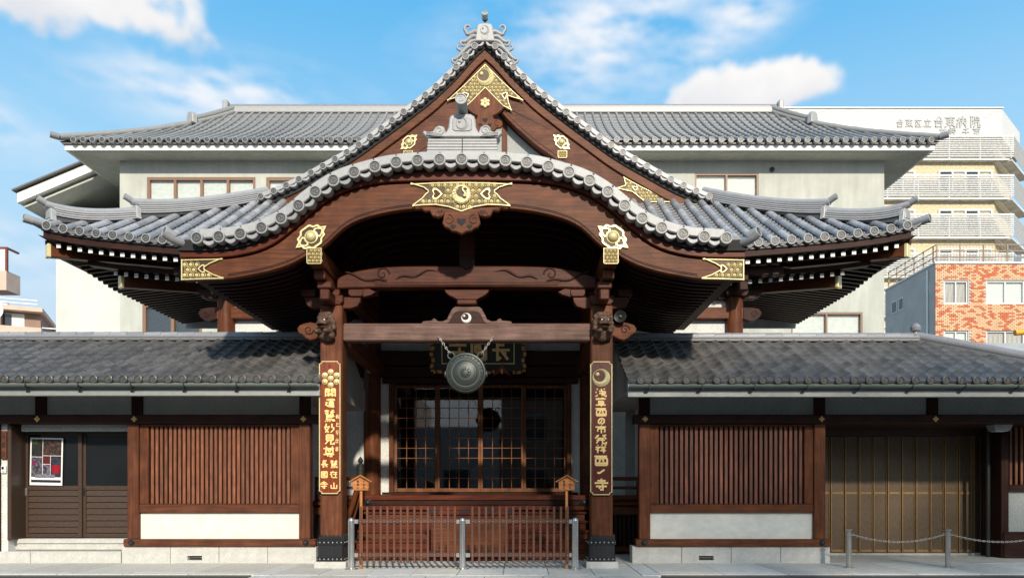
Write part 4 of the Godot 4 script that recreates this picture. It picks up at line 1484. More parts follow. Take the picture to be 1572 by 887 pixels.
func hall_roof(t: Node3D) -> void:
	var step := 0.345
	var n := int(HALF / step)
	var rest := MB.new()
	var flats := MB.new()
	for k in range(-n, n + 1):
		var d := k * step
		if absf(d) > HALF - 0.12:
			continue
		var smax := minf(3.62, HALF - absf(d) + 0.05)
		var seen := absf(d) > 3.1
		put("round_end_tile", disc_mesh, M.tile_disc, t, Transform3D(Basis(Vector3(0, 0, 1), rng.randf() * TAU).scaled(Vector3.ONE * 1.08), Vector3(AX + d, roof_y(d, 0.0), EZ + 0.03)))
		var s := 0.0
		while s < smax - 0.1:
			var xf := Transform3D(slope_basis(d, s), Vector3(AX + d + rng.randf_range(-0.004, 0.004), roof_y(d, s) + rng.randf_range(0, 0.004), EZ - s))
			if seen:
				put("barrel_tile", roll_mesh, M["roof_roll%d" % rng.randi_range(0, 3)], t, xf)
			else:
				var m := MB.new()
				var ar := roll_mesh.surface_get_arrays(0)
				m.v = ar[Mesh.ARRAY_VERTEX]
				m.n = ar[Mesh.ARRAY_NORMAL]
				rest.add(m, xf)
			s += 0.305
		# the flat tiles to the right of this roll, in overlapping dished courses
		var d2 := d + step
		if d2 > HALF:
			continue
		var sm := minf(3.62, HALF - maxf(absf(d), absf(d2)) + 0.2)
		var q := 0.0
		while q < sm:
			var rows := []
			for e in [q - 0.03, q + 0.2]:
				var row := []
				for i in 5:
					var u := i / 4.0
					var dd := lerpf(d + 0.05, d2 - 0.05, u)
					row.append(Vector3(AX + dd, roof_y(dd, maxf(e, 0.0)) - 0.035 - 0.035 * sin(PI * u) + (0.03 if e < q else 0.0), EZ - e))
				rows.append(row)
			flats.grid(rows, Vector3(0, 1, 0.6), false)
			for i in 4:
				var a: Vector3 = rows[0][i]
				var b: Vector3 = rows[0][i + 1]
				flats.quad(a, b, b - Vector3(0, 0.035, 0), a - Vector3(0, 0.035, 0), Vector3(0, 0, 1))
			q += 0.2
		# lip of the first course
		var o := PackedVector2Array()
		var inn := PackedVector2Array()
		for i in 7:
			var u := i / 6.0
			var dd := lerpf(d + 0.06, d2 - 0.06, u)
			o.append(Vector2(AX + dd, roof_y(dd, 0) - 0.02 - 0.085 * sin(PI * u)))
			inn.append(Vector2(AX + dd, roof_y(dd, 0) - 0.005 - 0.035 * sin(PI * u)))
		inn.reverse()
		o.append_array(inn)
		var c := MB.new()
		c.prism(o, EZ - 0.2, EZ + 0.015, Transform3D(), 0.008)
		put("eave_lip_tile", c, M["roof_roll%d" % rng.randi_range(0, 2)], t)
	stuff(put("barrel_tile", rest, M.roof_roll1, t))
	stuff(put("flat_tile_courses", flats, M.sheet_tile1, t))
	# side slopes and the slopes behind the gable
	for s: float in [-1.0, 1.0]:
		var side := MB.new()
		var rows := []
		for i in 8:
			var q := 3.6 * i / 7.0
			rows.append([Vector3(AX + s * (HALF - q), roof_y(HALF - q, q) - 0.04, EZ - q), Vector3(AX + s * (HALF - q), roof_y(HALF - q, q) - 0.04, -10.2)])
		side.grid(rows, Vector3(s, 2, 0))
		put("side_slope", side, M.sheet_tile1, t)
		var k := 0
		while k < 19:
			var z := -3.6 - k * 0.345
			put("round_end_tile", disc_mesh, M.tile_disc, t, Transform3D(Basis(Vector3.UP, s * PI / 2), Vector3(AX + s * (HALF + 0.03), roof_y(HALF, 0) - 0.05, z)))
			k += 1
		var up := MB.new()
		rows = []
		for i in 15:
			var x := 6.0 * i / 14.0
			rows.append([Vector3(AX + s * x, along(gable, x) + 0.05, -6.9), Vector3(AX + s * x, along(gable, x) + 0.05, -10.4)])
		up.grid(rows, Vector3(s, 2, 0))
		put("upper_slope", up, M.sheet_tile1, t)
	bx("main_ridge", M.tile2, t, AX - 0.25, AX + 0.25, 12.6, 13.1, -10.4, -6.9, 0.03)
	var bk := MB.new()
	bk.prism(PackedVector2Array([Vector2(AX - 6, 8.3), Vector2(AX + 6, 8.3), Vector2(AX + 2.7, 10.4), Vector2(AX, 12.6), Vector2(AX - 2.7, 10.4)]), -10.5, -10.4)
	bk.bb(AX - 9.3, AX + 9.3, 6.2, 6.6, -10.3, -10.2)
	put("back_wall", bk, M.plaster_grey, t)
	# hip ridges
	for s: float in [-1.0, 1.0]:
		var P := func(q: float, up: float) -> Vector3: return Vector3(AX + s * (HALF - q), roof_y(HALF - q, q) + up, EZ - q)
		var side := Vector3(1, 0, -s).normalized() * (1.0 if s > 0 else -1.0)
		for tier in [[0.32, 1.5, 0.02, 4], [1.52, 3.75, 0.02, 5]]:
			for i in tier[3]:
				var w: float = 0.13 - 0.006 * i
				var y: float = tier[2] + i * 0.047
				var rings := []
				for j in 13:
					var q := lerpf(tier[0], tier[1], j / 12.0)
					var sag := 0.12 * pow(1.0 - j / 12.0, 3.0)
					var c: Vector3 = P.call(q, y + sag)
					rings.append([c - side * w, c + side * w, c + side * w + Vector3(0, 0.031, 0), c - side * w + Vector3(0, 0.031, 0)])
				var b := MB.new()
				b.loft(rings)
				put("ridge_course", b, M.roof_roll3 if i % 2 else M.roof_roll2, t)
			var path := PackedVector3Array()
			for j in 13:
				var q := lerpf(tier[0] - 0.1, tier[1], j / 12.0)
				path.append(P.call(q, tier[2] + tier[3] * 0.047 + 0.02 + 0.16 * pow(1.0 - j / 12.0, 3.0)))
			var core := MB.new()
			var ring := []
			for j in 13:
				var q := lerpf(tier[0], tier[1], j / 12.0)
				var c: Vector3 = P.call(q, 0.0)
				var hgt: float = tier[3] * 0.047 + 0.12 * pow(1.0 - j / 12.0, 3.0)
				ring.append([c - side * 0.095, c + side * 0.095, c + side * 0.095 + Vector3(0, hgt, 0), c - side * 0.095 + Vector3(0, hgt, 0)])
			core.loft(ring)
			put("ridge_core", core, M.tile_gap, t)
			var cap := MB.new()
			cap.tube(path, PackedFloat32Array([0.075]), 10)
			put("ridge_cap", cap, M.roof_roll2, t)
			# end plate and the upturned round tile over it
			var face := Basis(Vector3.UP, s * 0.62)
			var c0: Vector3 = P.call(tier[0] - 0.04, tier[2])
			var e := MB.new()
			var hh: float = 0.32 if tier[3] > 4 else 0.28
			e.prism(mirrored([0, hh, 0.09, hh - 0.01, 0.13, hh - 0.07, 0.14, 0.1, 0.17, 0.0], 0.0), -0.07, 0.03, Transform3D(face, c0), 0.015)
			var plate := put("ridge_end_plate", e, M.tile_light, t)
			var pn := MB.new()
			pn.prism(mirrored([0, hh - 0.05, 0.06, hh - 0.06, 0.085, hh - 0.1, 0.095, 0.06, 0, 0.06], 0.0), 0.028, 0.042, Transform3D(face, c0), 0.008)
			put("panel", pn, M.tile3, plate)
			var horn := MB.new()
			var dir := Vector3(s, 0, 1).normalized()
			horn.tube(PackedVector3Array([c0 + Vector3(0, hh + 0.02, 0) - dir * 0.35, c0 + Vector3(0, hh + 0.06, 0), c0 + Vector3(0, hh + 0.15, 0) + dir * 0.2]), PackedFloat32Array([0.07, 0.07, 0.068]), 10)
			var hn := put("crown_roll_tile", horn, M.tile3, plate)
			put("round_end_tile", disc_mesh, M.tile_disc, hn, Transform3D((Basis(Vector3.UP, s * PI / 4) * Basis(Vector3.RIGHT, -0.35)).scaled(Vector3.ONE * 0.78), c0 + Vector3(0, hh + 0.155, 0) + dir * 0.215))
		# corner tile
		var cp: Vector3 = P.call(0.1, 0.0)
		var cd := Vector3(s, 0.16, 1).normalized()
		var cb := MB.new()
		cb.tube(PackedVector3Array([cp - cd * 0.4, cp, cp + cd * 0.2]), PackedFloat32Array([0.085]), 12)
		var cc := put("corner_tile", cb, M.tile3, t)
		put("round_end_tile", disc_mesh, M.tile_disc, cc, Transform3D(Basis(Vector3.UP, s * PI / 4) * Basis(Vector3.RIGHT, -0.16), cp + cd * 0.21))
	hall_eaves(t)


func strip_along(d0: float, d1: float, s: float, y0: float, y1: float, z0: float, z1: float) -> MB:
	var rings := []
	for i in 31:
		var d := lerpf(d0, d1, i / 30.0)
		var y := roof_y(d, 0.0)
		rings.append([Vector3(AX + d, y + y0, z0), Vector3(AX + d, y + y0, z1), Vector3(AX + d, y + y1, z1), Vector3(AX + d, y + y1, z0)])
	var b := MB.new()
	b.loft(rings)
	return b


func hall_eaves(t: Node3D) -> void:
	put("eave_board", strip_along(-9.1, 9.1, 0, -0.25, -0.1, EZ - 0.35, EZ - 0.06), M.wood_dark_x, t)
	put("eave_board", strip_along(-9.12, 9.12, 0, -0.12, -0.04, EZ - 0.3, EZ - 0.02), M.lacquer_black, t)
	put("eave_ledger", strip_along(-8.6, 8.6, 0, -0.5, -0.4, -3.95, -3.72), M.wood_dark_x, t)
	# soffit boards
	var sf := MB.new()
	var rows := []
	for i in 41:
		var d := lerpf(-9.25, 9.25, i / 40.0)
		var row := []
		for j in 5:
			var s := 0.1 + (EZ - FRONT) * j / 4.0
			row.append(Vector3(AX + d, soffit(d, s) + 0.14, EZ - s))
		rows.append(row)
	sf.grid(rows, Vector3(0, -1, 0))
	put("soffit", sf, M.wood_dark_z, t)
	for s: float in [-1.0, 1.0]:
		var ss := MB.new()
		var r2 := []
		for j in 5:
			var q := 0.25 + 3.35 * j / 4.0
			var row := []
			for i in 8:
				var z := lerpf(-3.0 - q, -10.2, i / 7.0)
				row.append(Vector3(AX + s * (HALF - q), 6.24 + lift(HALF) * lerpf(1.0, 0.55, minf(1.0, (-3.0 - z) / 3.0)) * (1.0 - q / 3.7) - 0.2 + 0.17 * q, z))
			r2.append(row)
		ss.grid(r2, Vector3(0, -1, 0))
		put("soffit", ss, M.wood_dark_x, t)
		# rafters that run out sideways
		for i in 30:
			var z := -3.35 - i * 0.225
			var y0 := 6.24 + lift(HALF) * lerpf(1.0, 0.55, minf(1.0, (-3.0 - z) / 3.0)) - 0.3
			var r := MB.new()
			var inn := maxf(5.8, HALF - (EZ - z) - 0.05)
			r.bar(Vector3(AX + s * 9.28, y0, z), Vector3(AX + s * inn, y0 + 0.12 * (9.28 - inn), z), 0.085, 0.1)
			put("side_rafter", r, M.wood_dark_x, t)
		bx("side_eave_board", M.wood_dark_z, t, AX + s * 9.3 - 0.05, AX + s * 9.3 + 0.05, 6.42, 6.6, -10.2, -3.7)
		# two rows of front rafters with white painted ends
		var k := 0
		while true:
			var d := 8.86 - k * 0.225
			k += 1
			if d < 3.6:
				break
			var y := roof_y(d, 0.0) - 0.325
			var len := minf(0.75, HALF - d + 0.1)
			var r := MB.new()
			r.bar(Vector3(AX + s * d, y, -3.1), Vector3(AX + s * d, y + len * 0.22, -3.1 - len), 0.09, 0.1)
			var o := put("flying_rafter", r, M.wood_dark_z, t)
			bx("white_end", M.white_paint, o, AX + s * d - 0.044, AX + s * d + 0.044, y - 0.049, y + 0.049, -3.1, -3.092)
			if d > 8.05:
				continue
			var y2 := roof_y(d, 0.0) - 0.6
			var len2 := minf(0.95, HALF - d - 0.4)
			var r2b := MB.new()
			r2b.bar(Vector3(AX + s * d, y2, -3.68), Vector3(AX + s * d, y2 + len2 * 0.25, -3.68 - len2), 0.085, 0.105)
			var o2 := put("base_rafter", r2b, M.wood_dark_z, t)
			bx("white_end", M.plaster_grey, o2, AX + s * d - 0.041, AX + s * d + 0.041, y2 - 0.051, y2 + 0.051, -3.68, -3.672)
		# corner beams with gilt ends
		for e in [[9.12, -3.16, 6.36, 2.6], [8.0, -3.98, 5.93, 2.2]]:
			var a := Vector3(AX + s * e[0], e[2], e[1])
			var dir := Vector3(-s, 0.16, -1).normalized()
			var cb := MB.new()
			cb.bar(a, a + dir * e[3], 0.19, 0.27, 0.012)
			var cbm := put("corner_beam", cb, M.wood_x, t)
			var face := Basis(Vector3.UP, s * PI / 4)
			var g := MB.new()
			g.box(a, Vector3(0.205, 0.285, 0.07), 0.01, face)
			put("gilt_cap", g, M.gold, cbm)
	

func hall_gable(t: Node3D) -> void:
	var z := -6.5
	verge(t, gable, z + 0.12, 0.352, 0.0, 0.115, 0.088, ["tile_light", "roof_roll2", "roof_roll3"])
	var bed := MB.new()
	bed.prism(band_poly(gable, gable, -6.15, 6.15, 0.0, -0.22, 60), z - 0.5, z + 0.04)
	put("tile_bedding", bed, M.dark, t)
	var trim := MB.new()
	trim.prism(band_poly(gable, gable, -6.1, 6.1, -0.2, -0.47, 60), z - 0.3, z + 0.0, Transform3D(), 0.015)
	put("gable_trim_board", trim, M.wood_x, t)
	var low := PackedVector2Array()
	for i in gable.size():
		low.append(Vector2(gable[i].x, gable[i].y - (1.42 - 0.07 * gable[i].x)))
	var bd := MB.new()
	bd.prism(band_poly(gable, low, -6.05, 6.05, -0.475, 0.0, 60), z - 0.3, z - 0.06, Transform3D(), 0.02)
	var board := put("gable_bargeboard", bd, M.wood_brown_x, t)
	var gl := MB.new()
	gl.prism(band_poly(low, low, -5.8, 5.8, 0.13, 0.11, 60), z - 0.1, z - 0.053)
	put("carved_line", gl, M.wood_dark_x, board)
	# inner second board, in shade, and the plaster triangle
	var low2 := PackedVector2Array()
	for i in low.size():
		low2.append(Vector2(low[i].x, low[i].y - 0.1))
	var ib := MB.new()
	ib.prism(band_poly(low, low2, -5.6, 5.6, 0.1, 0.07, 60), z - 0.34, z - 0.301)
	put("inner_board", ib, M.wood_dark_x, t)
	var pl := MB.new()
	pl.prism(PackedVector2Array([Vector2(AX - 5.6, 8.2), Vector2(AX + 5.6, 8.2), Vector2(AX + 2.7, 10.2), Vector2(AX, 12.5), Vector2(AX - 2.7, 10.2)]), z - 0.6, z - 0.4)
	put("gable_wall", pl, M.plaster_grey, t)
	bx("gable_post", M.wood_y, t, AX + 0.42, AX + 0.56, 8.3, 10.9, z - 0.399, z - 0.36)
	bx("gable_beam", M.wood_x, t, AX - 4.2, AX + 4.2, 8.55, 8.85, z - 0.399, z - 0.35)
	# gilt chevron at the peak, with the crescent
	var ch := mirrored([0.0, 12.17, 0.45, 11.72, 0.97, 11.24, 0.72, 11.31, 0.58, 11.36, 0.6, 11.2, 0.68, 10.98, 0.45, 11.1, 0.0, 11.56], AX)
	var g := gilt("gilt_crest_plate", t, ch, z + 0.002, 0.1, [[AX - 0.5, 11.37, 0.08, 1.9], [AX + 0.5, 11.37, 0.08, -1.9]])
	var cf := MB.new()
	cf.lathe(pts([0.21, 0.0, 0.21, 0.03, 0, 0.03]), 28, at(AX, 11.83, z + 0.004, FACE))
	var fld := put("crest_field", cf, M.gold_back, g)
	crescent("crescent_emblem", fld, AX, 11.83, z + 0.036, 0.22, M.gold)
	# carved pendant under it
	var pd := mirrored([0.0, 11.53, 0.46, 11.1, 0.5, 11.05, 0.4, 10.95, 0.28, 10.86, 0.2, 10.83, 0.22, 10.76, 0.33, 10.75, 0.43, 10.7, 0.45, 10.6, 0.4, 10.53, 0.3, 10.52, 0.24, 10.45, 0.14, 10.4, 0.0, 10.36], AX)
	var pb := MB.new()
	pb.prism(pd, z - 0.02, z + 0.06, Transform3D(), 0.02)
	var pend := put("carved_pendant", pb, M.wood_old_y, t)
	flower("gold_flower", pend, AX, 11.15, z + 0.08, 0.14, M.gold)
	var hl := MB.new()
	hl.prism(heart(0.075), z + 0.055, z + 0.068, at(AX, 10.72, 0))
	hl.prism(heart(0.05), z + 0.055, z + 0.068, at(AX - 0.12, 10.6, 0))
	hl.prism(heart(0.05), z + 0.055, z + 0.068, at(AX + 0.12, 10.6, 0))
	put("heart_opening", hl, M.dark, pend)
	var sp := MB.new()
	for s: float in [-1.0, 1.0]:
		spiral(sp, AX + s * 0.32, 10.64, z + 0.06, 0.09, PI / 2, s, 0.17, 1.3)
	put("carved_scroll", sp, M.wood_old_y, pend)
	for s: float in [-1.0, 1.0]:
		medallion(t, AX + s * 1.96, 10.2, z - 0.056, 0.27, 0.16, -s * 0.72)
		var e := gilt("gilt_end_plate", t, PackedVector2Array([Vector2(AX + s * 1.98 - 0.12, 9.98), Vector2(AX + s * 1.98 - 0.12, 9.82), Vector2(AX + s * 1.98 - 0.1, 9.79), Vector2(AX + s * 1.98 + 0.1, 9.79), Vector2(AX + s * 1.98 + 0.12, 9.82), Vector2(AX + s * 1.98 + 0.12, 9.98)]), z - 0.052, 0.062)
		bx("purlin", M.wood_z, t, AX + s * 1.98 - 0.115, AX + s * 1.98 + 0.115, 9.79, 10.1, z - 0.395, z - 0.31)
		var q := PackedVector2Array()
		for w in [[3.55, 9.31], [4.0, 9.06], [4.8, 8.68], [4.75, 8.66], [4.1, 8.66], [3.78, 8.92], [3.35, 9.02], [3.6, 9.1]]:
			q.append(Vector2(AX + s * w[0], w[1]))
		gilt("gilt_foot_plate", t, q, z - 0.057, 0.095, [[AX + s * 3.85, 9.02, 0.06, 0.0]])
	# peak ornament: plate with wave fins that run down the slopes
	var x := AX
	var b := MB.new()
	b.prism(mirrored([0.0, 13.12, 0.15, 13.1, 0.2, 13.03, 0.215, 12.88, 0.25, 12.66, 0.0, 12.66], x), z - 0.1, z + 0.2, Transform3D(), 0.02)
	var o := put("ridge_end_plate", b, M.tile_light, t)
	crescent("emblem", o, x, 12.93, z + 0.2, 0.12, M.tile_light)
	for s: float in [-1.0, 1.0]:
		var w := MB.new()
		# tapering strands, each ending in a curl
		for f in [[0.14, 12.86, 0.45, 12.92, 0.105, 0.075, 1.0], [0.16, 12.78, 0.56, 12.72, 0.085, 0.07, -1.0], [0.18, 12.7, 0.62, 12.48, 0.07, 0.065, 1.0], [0.22, 12.6, 0.8, 12.27, 0.085, 0.065, -1.0], [0.24, 12.5, 0.62, 12.2, 0.06, 0.05, 1.0]]:
			var st := PackedVector3Array()
			var sr := PackedFloat32Array()
			var p0 := Vector2(f[0], f[1])
			var p1 := Vector2(f[2], f[3])
			var dr := (p1 - p0).normalized()
			for i in 10:
				var u := i / 9.0
				var q := p0.lerp(p1, u) + Vector2(-dr.y, dr.x) * 0.05 * sin(u * PI * 1.6)
				st.append(Vector3(x + s * q.x, q.y, z + 0.14 - 0.02 * u))
				sr.append(f[5] * (0.62 + 0.22 * sin(u * PI)))
			var a0: float = dr.angle() - f[6] * PI / 2
			var cc: Vector2 = p1 + Vector2(-dr.y, dr.x) * f[4] * f[6]
			for i in 12:
				var u := (i + 1) / 12.0
				var an: float = a0 + f[6] * u * 5.0
				var rr: float = f[4] * (1.0 - 0.55 * u)
				st.append(Vector3(x + s * (cc.x + cos(an) * rr), cc.y + sin(an) * rr, z + 0.12))
				sr.append(f[5] * (0.62 - 0.4 * u))
			w.tube(st, sr, 8)
		put("wave_fin", w, M.roof_roll1, o)
	var r := MB.new()
	r.tube(PackedVector3Array([Vector3(x, 13.27, z + 0.08), Vector3(x, 13.285, z + 0.15), Vector3(x, 13.31, z + 0.26)]), PackedFloat32Array([0.072]), 14)
	r.bb(x - 0.025, x + 0.025, 13.0, 13.26, z + 0.09, z + 0.14)
	var cy := put("crown_roll_tile", r, M.tile_gap, o)
	put("round_end_tile", disc_mesh, M.tile_light, cy, Transform3D(Basis(Vector3.RIGHT, -0.3).scaled(Vector3.ONE * 0.85), Vector3(x, 13.315, z + 0.27)))


# ---------------------------------------------------------------- the low wings along the street
const WZ := -0.6
var pan_mesh: ArrayMesh
var pan_edge: ArrayMesh


func pan(edge: bool) -> ArrayMesh:
	var b := MB.new()
	b.tinted = true
	var top := []
	var bot := []
	var n := 11
	for i in n:
		var u := i / float(n - 1)
		var y := -0.026 * sin(PI * u / 0.66) if u < 0.66 else 0.038 * sin(PI * (u - 0.66) / 0.34)
		top.append(Vector2((u - 0.5) * 0.256, y))
		bot.append(Vector2((u - 0.5) * 0.256, y - 0.042))
	var rows := []
	for z in [0.0, -0.14, -0.28]:
		var r := []
		for p in top:
			r.append(Vector3(p.x, p.y, z))
		rows.append(r)
	b.grid(rows, Vector3.UP)
	b.col = Color(3.6, 3.45, 3.2)
	for i in n - 1:
		b.quad(Vector3(top[i].x, top[i].y, 0), Vector3(top[i + 1].x, top[i + 1].y, 0), Vector3(bot[i + 1].x, bot[i + 1].y, 0), Vector3(bot[i].x, bot[i].y, 0), Vector3(0, 0, 1))
	b.quad(Vector3(top[0].x, top[0].y, 0), Vector3(top[0].x, top[0].y, -0.28), Vector3(bot[0].x, bot[0].y, -0.28), Vector3(bot[0].x, bot[0].y, 0), Vector3(-1, 0, 0))
	b.quad(Vector3(top[n - 1].x, top[n - 1].y, 0), Vector3(top[n - 1].x, top[n - 1].y, -0.28), Vector3(bot[n - 1].x, bot[n - 1].y, -0.28), Vector3(bot[n - 1].x, bot[n - 1].y, 0), Vector3(1, 0, 0))
	if edge:
		var q := PackedVector2Array()
		for i in 8:
			q.append(Vector2(-0.125 + 0.165 * i / 7.0, 0.0 - 0.02 * sin(PI * i / 7.0)))
		q.append(Vector2(0.035, -0.065))
		q.append(Vector2(-0.05, -0.078))
		q.append(Vector2(-0.125, -0.06))
		b.prism(q, -0.02, 0.012, Transform3D(), 0.006)
	return b.mesh()


func wing_roof(t: Node, x0: float, x1: float, eave_y: float, hip: float) -> void:
	var z0 := 0.34
	var z1 := -1.9
	var rise := 1.1
	var slope := atan2(rise, z0 - z1)
	var b := Basis(Vector3.RIGHT, slope)
	var w := (x1 - x0) / roundf((x1 - x0) / 0.25)
	var cols := roundi((x1 - x0) / w)
	var len := Vector2(z0 - z1, rise).length()
	var rows := 10
	for i in cols:
		var x := x0 + w * (i + 0.5)
		for j in rows:
			var s := len * j / rows
			var z := z0 - cos(slope) * s
			if hip > 0.0 and x > hip - (z1 - z):
				continue
			var xf := Transform3D(b * Basis(Vector3.RIGHT, -0.1) * Basis(Vector3.UP, rng.randf_range(-0.012, 0.012)), Vector3(x, eave_y + sin(slope) * s + 0.05 + rng.randf_range(-0.003, 0.003), z))
			var o := put("eave_pantile" if j == 0 else "pantile", pan_edge if j == 0 else pan_mesh, M["old_tile%d" % rng.randi_range(0, 3)], t, xf)
			if j == 0:
				put("round_end_tile", small_disc, M.old_tile3, o, Transform3D(Basis(Vector3(0, 0, 1), rng.randf() * 6.0), Vector3(x + 0.083, eave_y + 0.025, z0 + 0.02)))
	# boarding under the tiles, fascia and boxed eave
	var bd := MB.new()
	var xe := x1 if hip < 0.0 else hip
	var P := PackedVector2Array([Vector2(0.28, eave_y - 0.02), Vector2(z1, eave_y + rise - 0.03), Vector2(z1 - 1.6, eave_y + 0.3), Vector2(z1 - 1.6, eave_y - 0.12), Vector2(WZ - 0.1, eave_y - 0.12), Vector2(WZ, eave_y - 0.12), Vector2(0.28, eave_y - 0.12)])
	bd.prism(P, x0 + 0.02, x1 - 0.02 if hip < 0.0 else hip + 2.3, Transform3D(Basis(Vector3(0, 0, 1), Vector3(0, 1, 0), Vector3(1, 0, 0)), Vector3()))
	put("roof_boarding", bd, M.plaster_grey, t)
	bx("fascia", M.zinc, t, x0, x1, eave_y - 0.245, eave_y - 0.13, 0.2, 0.3, 0.008)
	bx("fascia", M.zinc, t, x0, x1, eave_y - 0.125, eave_y - 0.03, 0.26, 0.32, 0.006)
	var gu := MB.new()
	var prof := []
	for i in 9:
		var a := PI + PI * i / 8.0
		prof.append(Vector2(0.06 * cos(a), 0.055 * sin(a)))
	for i in 9:
		var a := TAU - PI * i / 8.0
		prof.append(Vector2(0.054 * cos(a), 0.049 * sin(a)))
	var r0 := []
	var r1 := []
	for p in prof:
		r0.append(Vector3(x0, eave_y - 0.055 + p.y, 0.39 + p.x))
		r1.append(Vector3(x1, eave_y - 0.055 + p.y, 0.39 + p.x))
	for i in prof.size():
		var k := (i + 1) % prof.size()
		gu.quad(r0[i], r0[k], r1[k], r1[i], Vector3(0, prof[i].y, prof[i].x) * (1.0 if i < 9 else -1.0))
	var g := put("gutter", gu, M.copper_aged, t)
	var x := x0 + 0.3
	while x < x1:
		var h := MB.new()
		h.bar(Vector3(x - 0.03, eave_y - 0.18, 0.305), Vector3(x + 0.04, eave_y - 0.13, 0.37), 0.015, 0.02)
		h.bb(x + 0.03, x + 0.05, eave_y - 0.12, eave_y - 0.03, 0.33, 0.452)
		put("gutter_bracket", h, M.black_metal, g)
		x += 0.87
	# ridge: two flat courses and a row of cap tiles
	bx("ridge_course", M.sheet_tile2, t, x0 + 0.02, xe, eave_y + rise - 0.02, eave_y + rise + 0.04, z1 - 0.14, z1 + 0.14, 0.01)
	bx("ridge_course", M.tile2, t, x0 + 0.02, xe, eave_y + rise + 0.045, eave_y + rise + 0.085, z1 - 0.12, z1 + 0.12, 0.01)
	x = x0 + 0.02
	while x < xe - 0.1:
		var c := MB.new()
		var e := minf(x + 0.33, xe)
		c.tube(PackedVector3Array([Vector3(x + 0.003, eave_y + rise + 0.09, z1), Vector3(e - 0.003, eave_y + rise + 0.096, z1)]), PackedFloat32Array([0.075]), 10)
		put("ridge_cap", c, M["tile%d" % rng.randi_range(1, 3)], t)
		x += 0.33


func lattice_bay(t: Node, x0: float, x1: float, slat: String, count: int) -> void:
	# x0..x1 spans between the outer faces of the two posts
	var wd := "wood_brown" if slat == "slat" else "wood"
	bx("post", M[wd + "_y"], t, x0, x0 + 0.2, 0.43, 2.48, WZ - 0.12, WZ + 0.06, 0.012)
	bx("post", M[wd + "_y"], t, x1 - 0.2, x1, 0.43, 2.48, WZ - 0.12, WZ + 0.06, 0.012)
	var a := x0 + 0.2
	var b := x1 - 0.2
	var f := bx("lattice_frame", M[wd + "_x"], t, a, b, 2.44, 2.478, WZ - 0.1, WZ + 0.02, 0.006)
	bx("frame_piece", M[wd + "_x"], f, a, b, 0.9, 1.05, WZ - 0.1, WZ + 0.035, 0.01)
	bx("frame_piece", M[wd + "_y"], f, a, a + 0.16, 1.052, 2.438, WZ - 0.1, WZ + 0.015, 0.008)
	bx("frame_piece", M[wd + "_y"], f, b - 0.16, b, 1.052, 2.438, WZ - 0.1, WZ + 0.015, 0.008)
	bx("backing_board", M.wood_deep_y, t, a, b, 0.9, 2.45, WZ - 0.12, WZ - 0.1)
	for i in count:
		var x := a + 0.17 + (b - a - 0.34) * (i + 0.5) / count
		var w: float = (b - a - 0.34) / count * 0.64
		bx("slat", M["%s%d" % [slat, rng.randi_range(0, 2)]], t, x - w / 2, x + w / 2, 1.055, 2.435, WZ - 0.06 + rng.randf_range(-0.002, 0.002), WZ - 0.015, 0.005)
	bx("plaster_panel", M.plaster_white, t, x0 + 0.19, x1 - 0.19, 0.43, 0.9, WZ - 0.13, WZ - 0.03)
	var sill := bx("sill_beam", M[wd + "_x"], t, x0 - 0.06, x1 + 0.1, 0.305, 0.43, WZ - 0.14, WZ + 0.08, 0.012)
	nail_cover(sill, x0 + 0.09, 0.37, WZ + 0.08, 0.055)
	nail_cover(sill, x1 - 0.07, 0.37, WZ + 0.08, 0.055)
	# foundation stones with a barred vent
	var k := 4
	var w := (x1 - x0 + 0.22) / k
	for i in k:
		var p := x0 - 0.12 + w * i
		if i == 1:
			var v := MB.new()
			var vx := p + w * 0.5
			v.bb(p + 0.004, vx - 0.13, -0.02, 0.3, WZ - 0.3, WZ + 0.02, 0.006)
			v.bb(vx + 0.13, p + w - 0.004, -0.02, 0.3, WZ - 0.3, WZ + 0.02, 0.006)
			v.bb(vx - 0.13, vx + 0.13, 0.13, 0.299, WZ - 0.3, WZ + 0.018)
			v.bb(vx - 0.13, vx + 0.13, -0.02, 0.05, WZ - 0.3, WZ + 0.018)
			var st := put("foundation_stone", v, M.granite, t)
			bx("vent", M.dark, st, vx - 0.13, vx + 0.13, 0.05, 0.13, WZ - 0.12, WZ - 0.1)
			bx("vent_bars", M.steel_dull, st, vx - 0.125, vx + 0.125, 0.085, 0.095, WZ - 0.06, WZ - 0.05)
		else:
			bx("foundation_stone", M.granite, t, p + 0.004, p + w - 0.004, -0.02, 0.3, WZ - 0.3, WZ + 0.02, 0.006)


